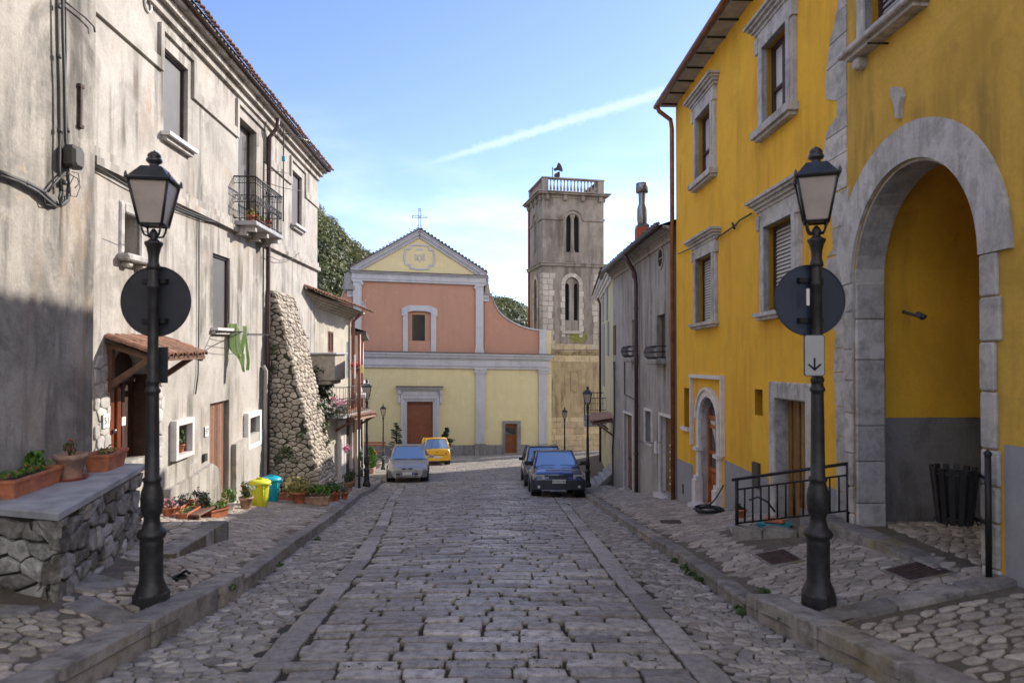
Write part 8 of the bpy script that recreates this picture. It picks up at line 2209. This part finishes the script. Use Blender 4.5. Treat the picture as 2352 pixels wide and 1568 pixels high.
# --- dark car behind the blue one
sp2 = dict(hood=[(0,.60),(.05,.68),(.25,.76),(.9,.86),(1.15,.92),(2.6,.94),(3.5,.92),(3.62,.75)], plan=[(0,.86),(.08,.93),(.4,.98),(1.5,1.0),(3.0,1.0),(3.5,.94),(3.62,.88)],
          ys=[0,.05,.14,.25,.5,.8,1.05,1.2,1.6,2.1,2.6,3.1,3.4,3.55,3.62], gh=(1.0,1.7,3.0,3.5), roof=1.45, gw=(.90,.74), wheels=(.66,3.02), wr=.29, bot=.24)
dk = car('parked_car', 'dark car mostly hidden behind the blue hatchback', 1.64, 3.7, sp2, None, 0, 0, 'p_dark')
nose = lambda x: .0 + .10*(abs(x)/.8)**2.2
panel(dk, 'bumper', -.78, .78, nose, .22, .5, 'bumper', d=.06, n=10)
for s in (-1, 1):
    panel(dk, 'headlight', min(s*.45, s*.74), max(s*.45, s*.74), nose, .54, .66, 'lens', d=.03); m = MB(); m.bbox((s*.80, 1.15, .93), (s*.99, 1.24, 1.04), .03); part('wing_mirror', m, M['black'], dk, local=True)
# --- small yellow car seen from behind (its tail at y=0)
spy = dict(hood=[(0,.78),(.05,.86),(.3,.88),(2.2,.86),(2.6,.78),(3.1,.62),(3.2,.5)], plan=[(0,.90),(.06,.96),(.4,1.0),(2.4,1.0),(3.0,.9),(3.2,.78)],
          ys=[0,.04,.12,.3,.7,1.2,1.8,2.2,2.5,2.9,3.1,3.2], gh=(.10,.45,1.75,2.35), roof=1.41, gw=(.93,.78), wheels=(.62,2.6), wr=.27, bot=.22)
ye = car('parked_car', 'small bright yellow car parked facing away near the church door', 1.50, 3.2, spy, None, 0, 0, 'p_yellow')
nose = lambda x: .0 + .07*(abs(x)/.75)**2.2
panel(ye, 'bumper', -.73, .73, nose, .24, .52, 'p_yellow', d=.06, n=10); pl = panel(ye, 'number_plate', -.24, .24, nose, .37, .47, 'plate', d=.072)
m = MB(); m.tube([(-.74, nose(.74)-.06, .53), (0, -.07, .535), (.74, nose(.74)-.06, .53)], .012, 4); part('bumper_strip', m, M['bumper'], ye, local=True)
for s in (-1, 1):
    panel(ye, 'tail_light', min(s*.44, s*.70), max(s*.44, s*.70), nose, .575, .635, 'redlens', d=.03); m = MB(); m.bbox((s*.74, 1.95, .88), (s*.9, 2.05, .98), .03); part('wing_mirror', m, M['black'], ye, local=True)
m = MB(); m.tube([(0, .06, .93), (.02,.07,.88)], .014, 4); m.cyl((0,-.02,.68),(0,-.035,.68), .03, n=10); part('badge', m, M['black'], ye, local=True)
for t, x, y, yaw, slp in ((bl, 1.40, 20.35, R(.5), -.152), (sv, -4.2, 27.4, R(6.5), -.092), (dk, 1.30, 25.2, R(2), -.12), (ye, -4.0, 36.6, R(12), -.092)):
    # front (y=0) sits uphill towards us; the length runs down the slope
    c = Vector((x, y, z_road(x, y)))
    x2, y2 = x - math.sin(yaw)*2.6, y + math.cos(yaw)*2.6
    sl2 = (z_road(x2, y2) - z_road(x, y+.3)) / 2.3
    Mx = Matrix.Rotation(yaw, 4, 'Z') @ Matrix.Rotation(math.atan(sl2), 4, 'X')
    t.rotation_euler = Mx.to_euler(); t.location = (c.x, c.y, z_road(x, y+.5) - sl2*.5 + .012)
# ---------------------------------------------------------------- light, sky, camera
SUN = Vector((1, .85, .72)).normalized()
el = math.asin(SUN.z); az = math.atan2(SUN.x, SUN.y)
sd = bpy.data.lights.new('sun', 'SUN'); sd.energy = 3.7; sd.angle = R(.5); sd.color = (1, .93, .83)
so = bpy.data.objects.new('sun', sd); COL.objects.link(so); so.rotation_euler = SUN.to_track_quat('Z', 'Y').to_euler()
w = bpy.data.worlds.new('World'); scene.world = w; w.use_nodes = True
nt = w.node_tree; nt.nodes.clear()
def N(k, **kw):
    q = nt.nodes.new(k)
    for a, b in kw.items(): setattr(q, a, b)
    return q
wo = N('ShaderNodeOutputWorld'); bg = N('ShaderNodeBackground'); nt.links.new(bg.outputs[0], wo.inputs[0])
sky = N('ShaderNodeTexSky', sky_type='NISHITA'); sky.sun_disc = False; sky.sun_elevation = el; sky.sun_rotation = az
sky.air_density = 1.0; sky.dust_density = .3; sky.ozone_density = 2.4; sky.altitude = 600
tc = N('ShaderNodeTexCoord')
def wm(op, a, b=0.0, c=None):
    q = N('ShaderNodeMath', operation=op)
    for i, v in enumerate((a, b) if c is None else (a, b, c)):
        if isinstance(v, (int, float)): q.inputs[i].default_value = v
        else: nt.links.new(v, q.inputs[i])
    return q.outputs[0]
sep = N('ShaderNodeSeparateXYZ'); nt.links.new(tc.outputs['Generated'], sep.inputs[0])
def vdot(vec):
    q = N('ShaderNodeVectorMath', operation='DOT_PRODUCT'); nt.links.new(tc.outputs['Generated'], q.inputs[0]); q.inputs[1].default_value = vec; return q.outputs['Value']
# vapour trail: a soft band on the great circle through two directions of the sky
d1 = ray(905, 400).normalized(); d2 = ray(1515, 215).normalized()
nn = d1.cross(d2).normalized(); tt = (d2 - d1).normalized(); mid = (d1 + d2).normalized(); tn = nn.cross(mid)
off = wm('ABSOLUTE', wm('ADD', vdot(nn), 0.0))
al = vdot(tn if tn.dot(tt) > 0 else -tn)
nz = N('ShaderNodeTexNoise'); nz.inputs['Scale'].default_value = 75; nz.inputs['Detail'].default_value = 9; nz.inputs['Roughness'].default_value = .7; nt.links.new(tc.outputs['Generated'], nz.inputs[0])
span = d1.angle(d2) / 2
wid = wm('ADD', .006, wm('MULTIPLY', wm('ADD', al, span), .009))
prof_ = wm('SUBTRACT', 1.0, wm('DIVIDE', off, wm('MAXIMUM', .003, wm('ADD', wid, wm('MULTIPLY', wm('SUBTRACT', nz.outputs[0], .5), .022)))))
def smooth(v, a, b):
    q = N('ShaderNodeMapRange', interpolation_type='SMOOTHSTEP'); nt.links.new(v, q.inputs[0]); q.inputs[1].default_value = a; q.inputs[2].default_value = b; return q.outputs[0]
trail = wm('MULTIPLY', wm('MULTIPLY', smooth(prof_, -.25, 1.1), smooth(al, -span-.03, -span+.18)), .12)
# thin high cloud, denser towards the horizon
mp = N('ShaderNodeMapping'); mp.inputs['Scale'].default_value = (1, 1, 3.2); nt.links.new(tc.outputs['Generated'], mp.inputs[0])
n2 = N('ShaderNodeTexNoise'); n2.inputs['Scale'].default_value = 2.6; n2.inputs['Detail'].default_value = 7; n2.inputs['Roughness'].default_value = .55; nt.links.new(mp.outputs[0], n2.inputs[0])
hz = smooth(sep.outputs[2], .42, .02)
thin = wm('MULTIPLY', wm('MULTIPLY', smooth(n2.outputs[0], .44, .74), hz), .34)
# bright broken cloud added out of view behind the viewer, as neutral fill light
n3 = N('ShaderNodeTexNoise'); n3.inputs['Scale'].default_value = 1.6; n3.inputs['Detail'].default_value = 6; nt.links.new(tc.outputs['Generated'], n3.inputs[0])
fill_cloud = wm('MULTIPLY', wm('MULTIPLY', smooth(sep.outputs[1], .25, -.35), smooth(n3.outputs[0], .38, .60)), .66)
cov = wm('MAXIMUM', trail, wm('MAXIMUM', thin, fill_cloud))
mx = N('ShaderNodeMix', data_type='RGBA'); nt.links.new(cov, mx.inputs[0]); tint = N('ShaderNodeMix', data_type='RGBA', blend_type='MULTIPLY'); tint.inputs[0].default_value = 1; nt.links.new(sky.outputs[0], tint.inputs[6]); tint.inputs[7].default_value = (.97, .91, 1.06, 1)
nt.links.new(tint.outputs[2], mx.inputs[6]); mx.inputs[7].default_value = (11.6, 11.1, 10.6, 1)
nt.links.new(mx.outputs[2], bg.inputs[0]); bg.inputs[1].default_value = .13

cd = bpy.data.cameras.new('camera'); co = bpy.data.objects.new('camera', cd); COL.objects.link(co)
cd.sensor_fit = 'HORIZONTAL'; cd.sensor_width = 36; cd.lens = 36 * F / 2352; cd.clip_start = .1; cd.clip_end = 3000
co.location = (0, 0, 0); co.rotation_euler = (math.pi/2 + PITCH, 0, 0)
cd.dof.use_dof = True; cd.dof.focus_distance = 26; cd.dof.aperture_fstop = 2.4
scene.camera = co
scene.view_settings.view_transform = 'Standard'; scene.view_settings.look = 'None'; scene.view_settings.exposure = EXPO; scene.view_settings.gamma = 1
scene.cycles.max_bounces = 6; scene.cycles.diffuse_bounces = 4; scene.cycles.glossy_bounces = 3; scene.cycles.transmission_bounces = 4
scene.cycles.use_denoising = True; scene.cycles.sample_clamp_indirect = 6
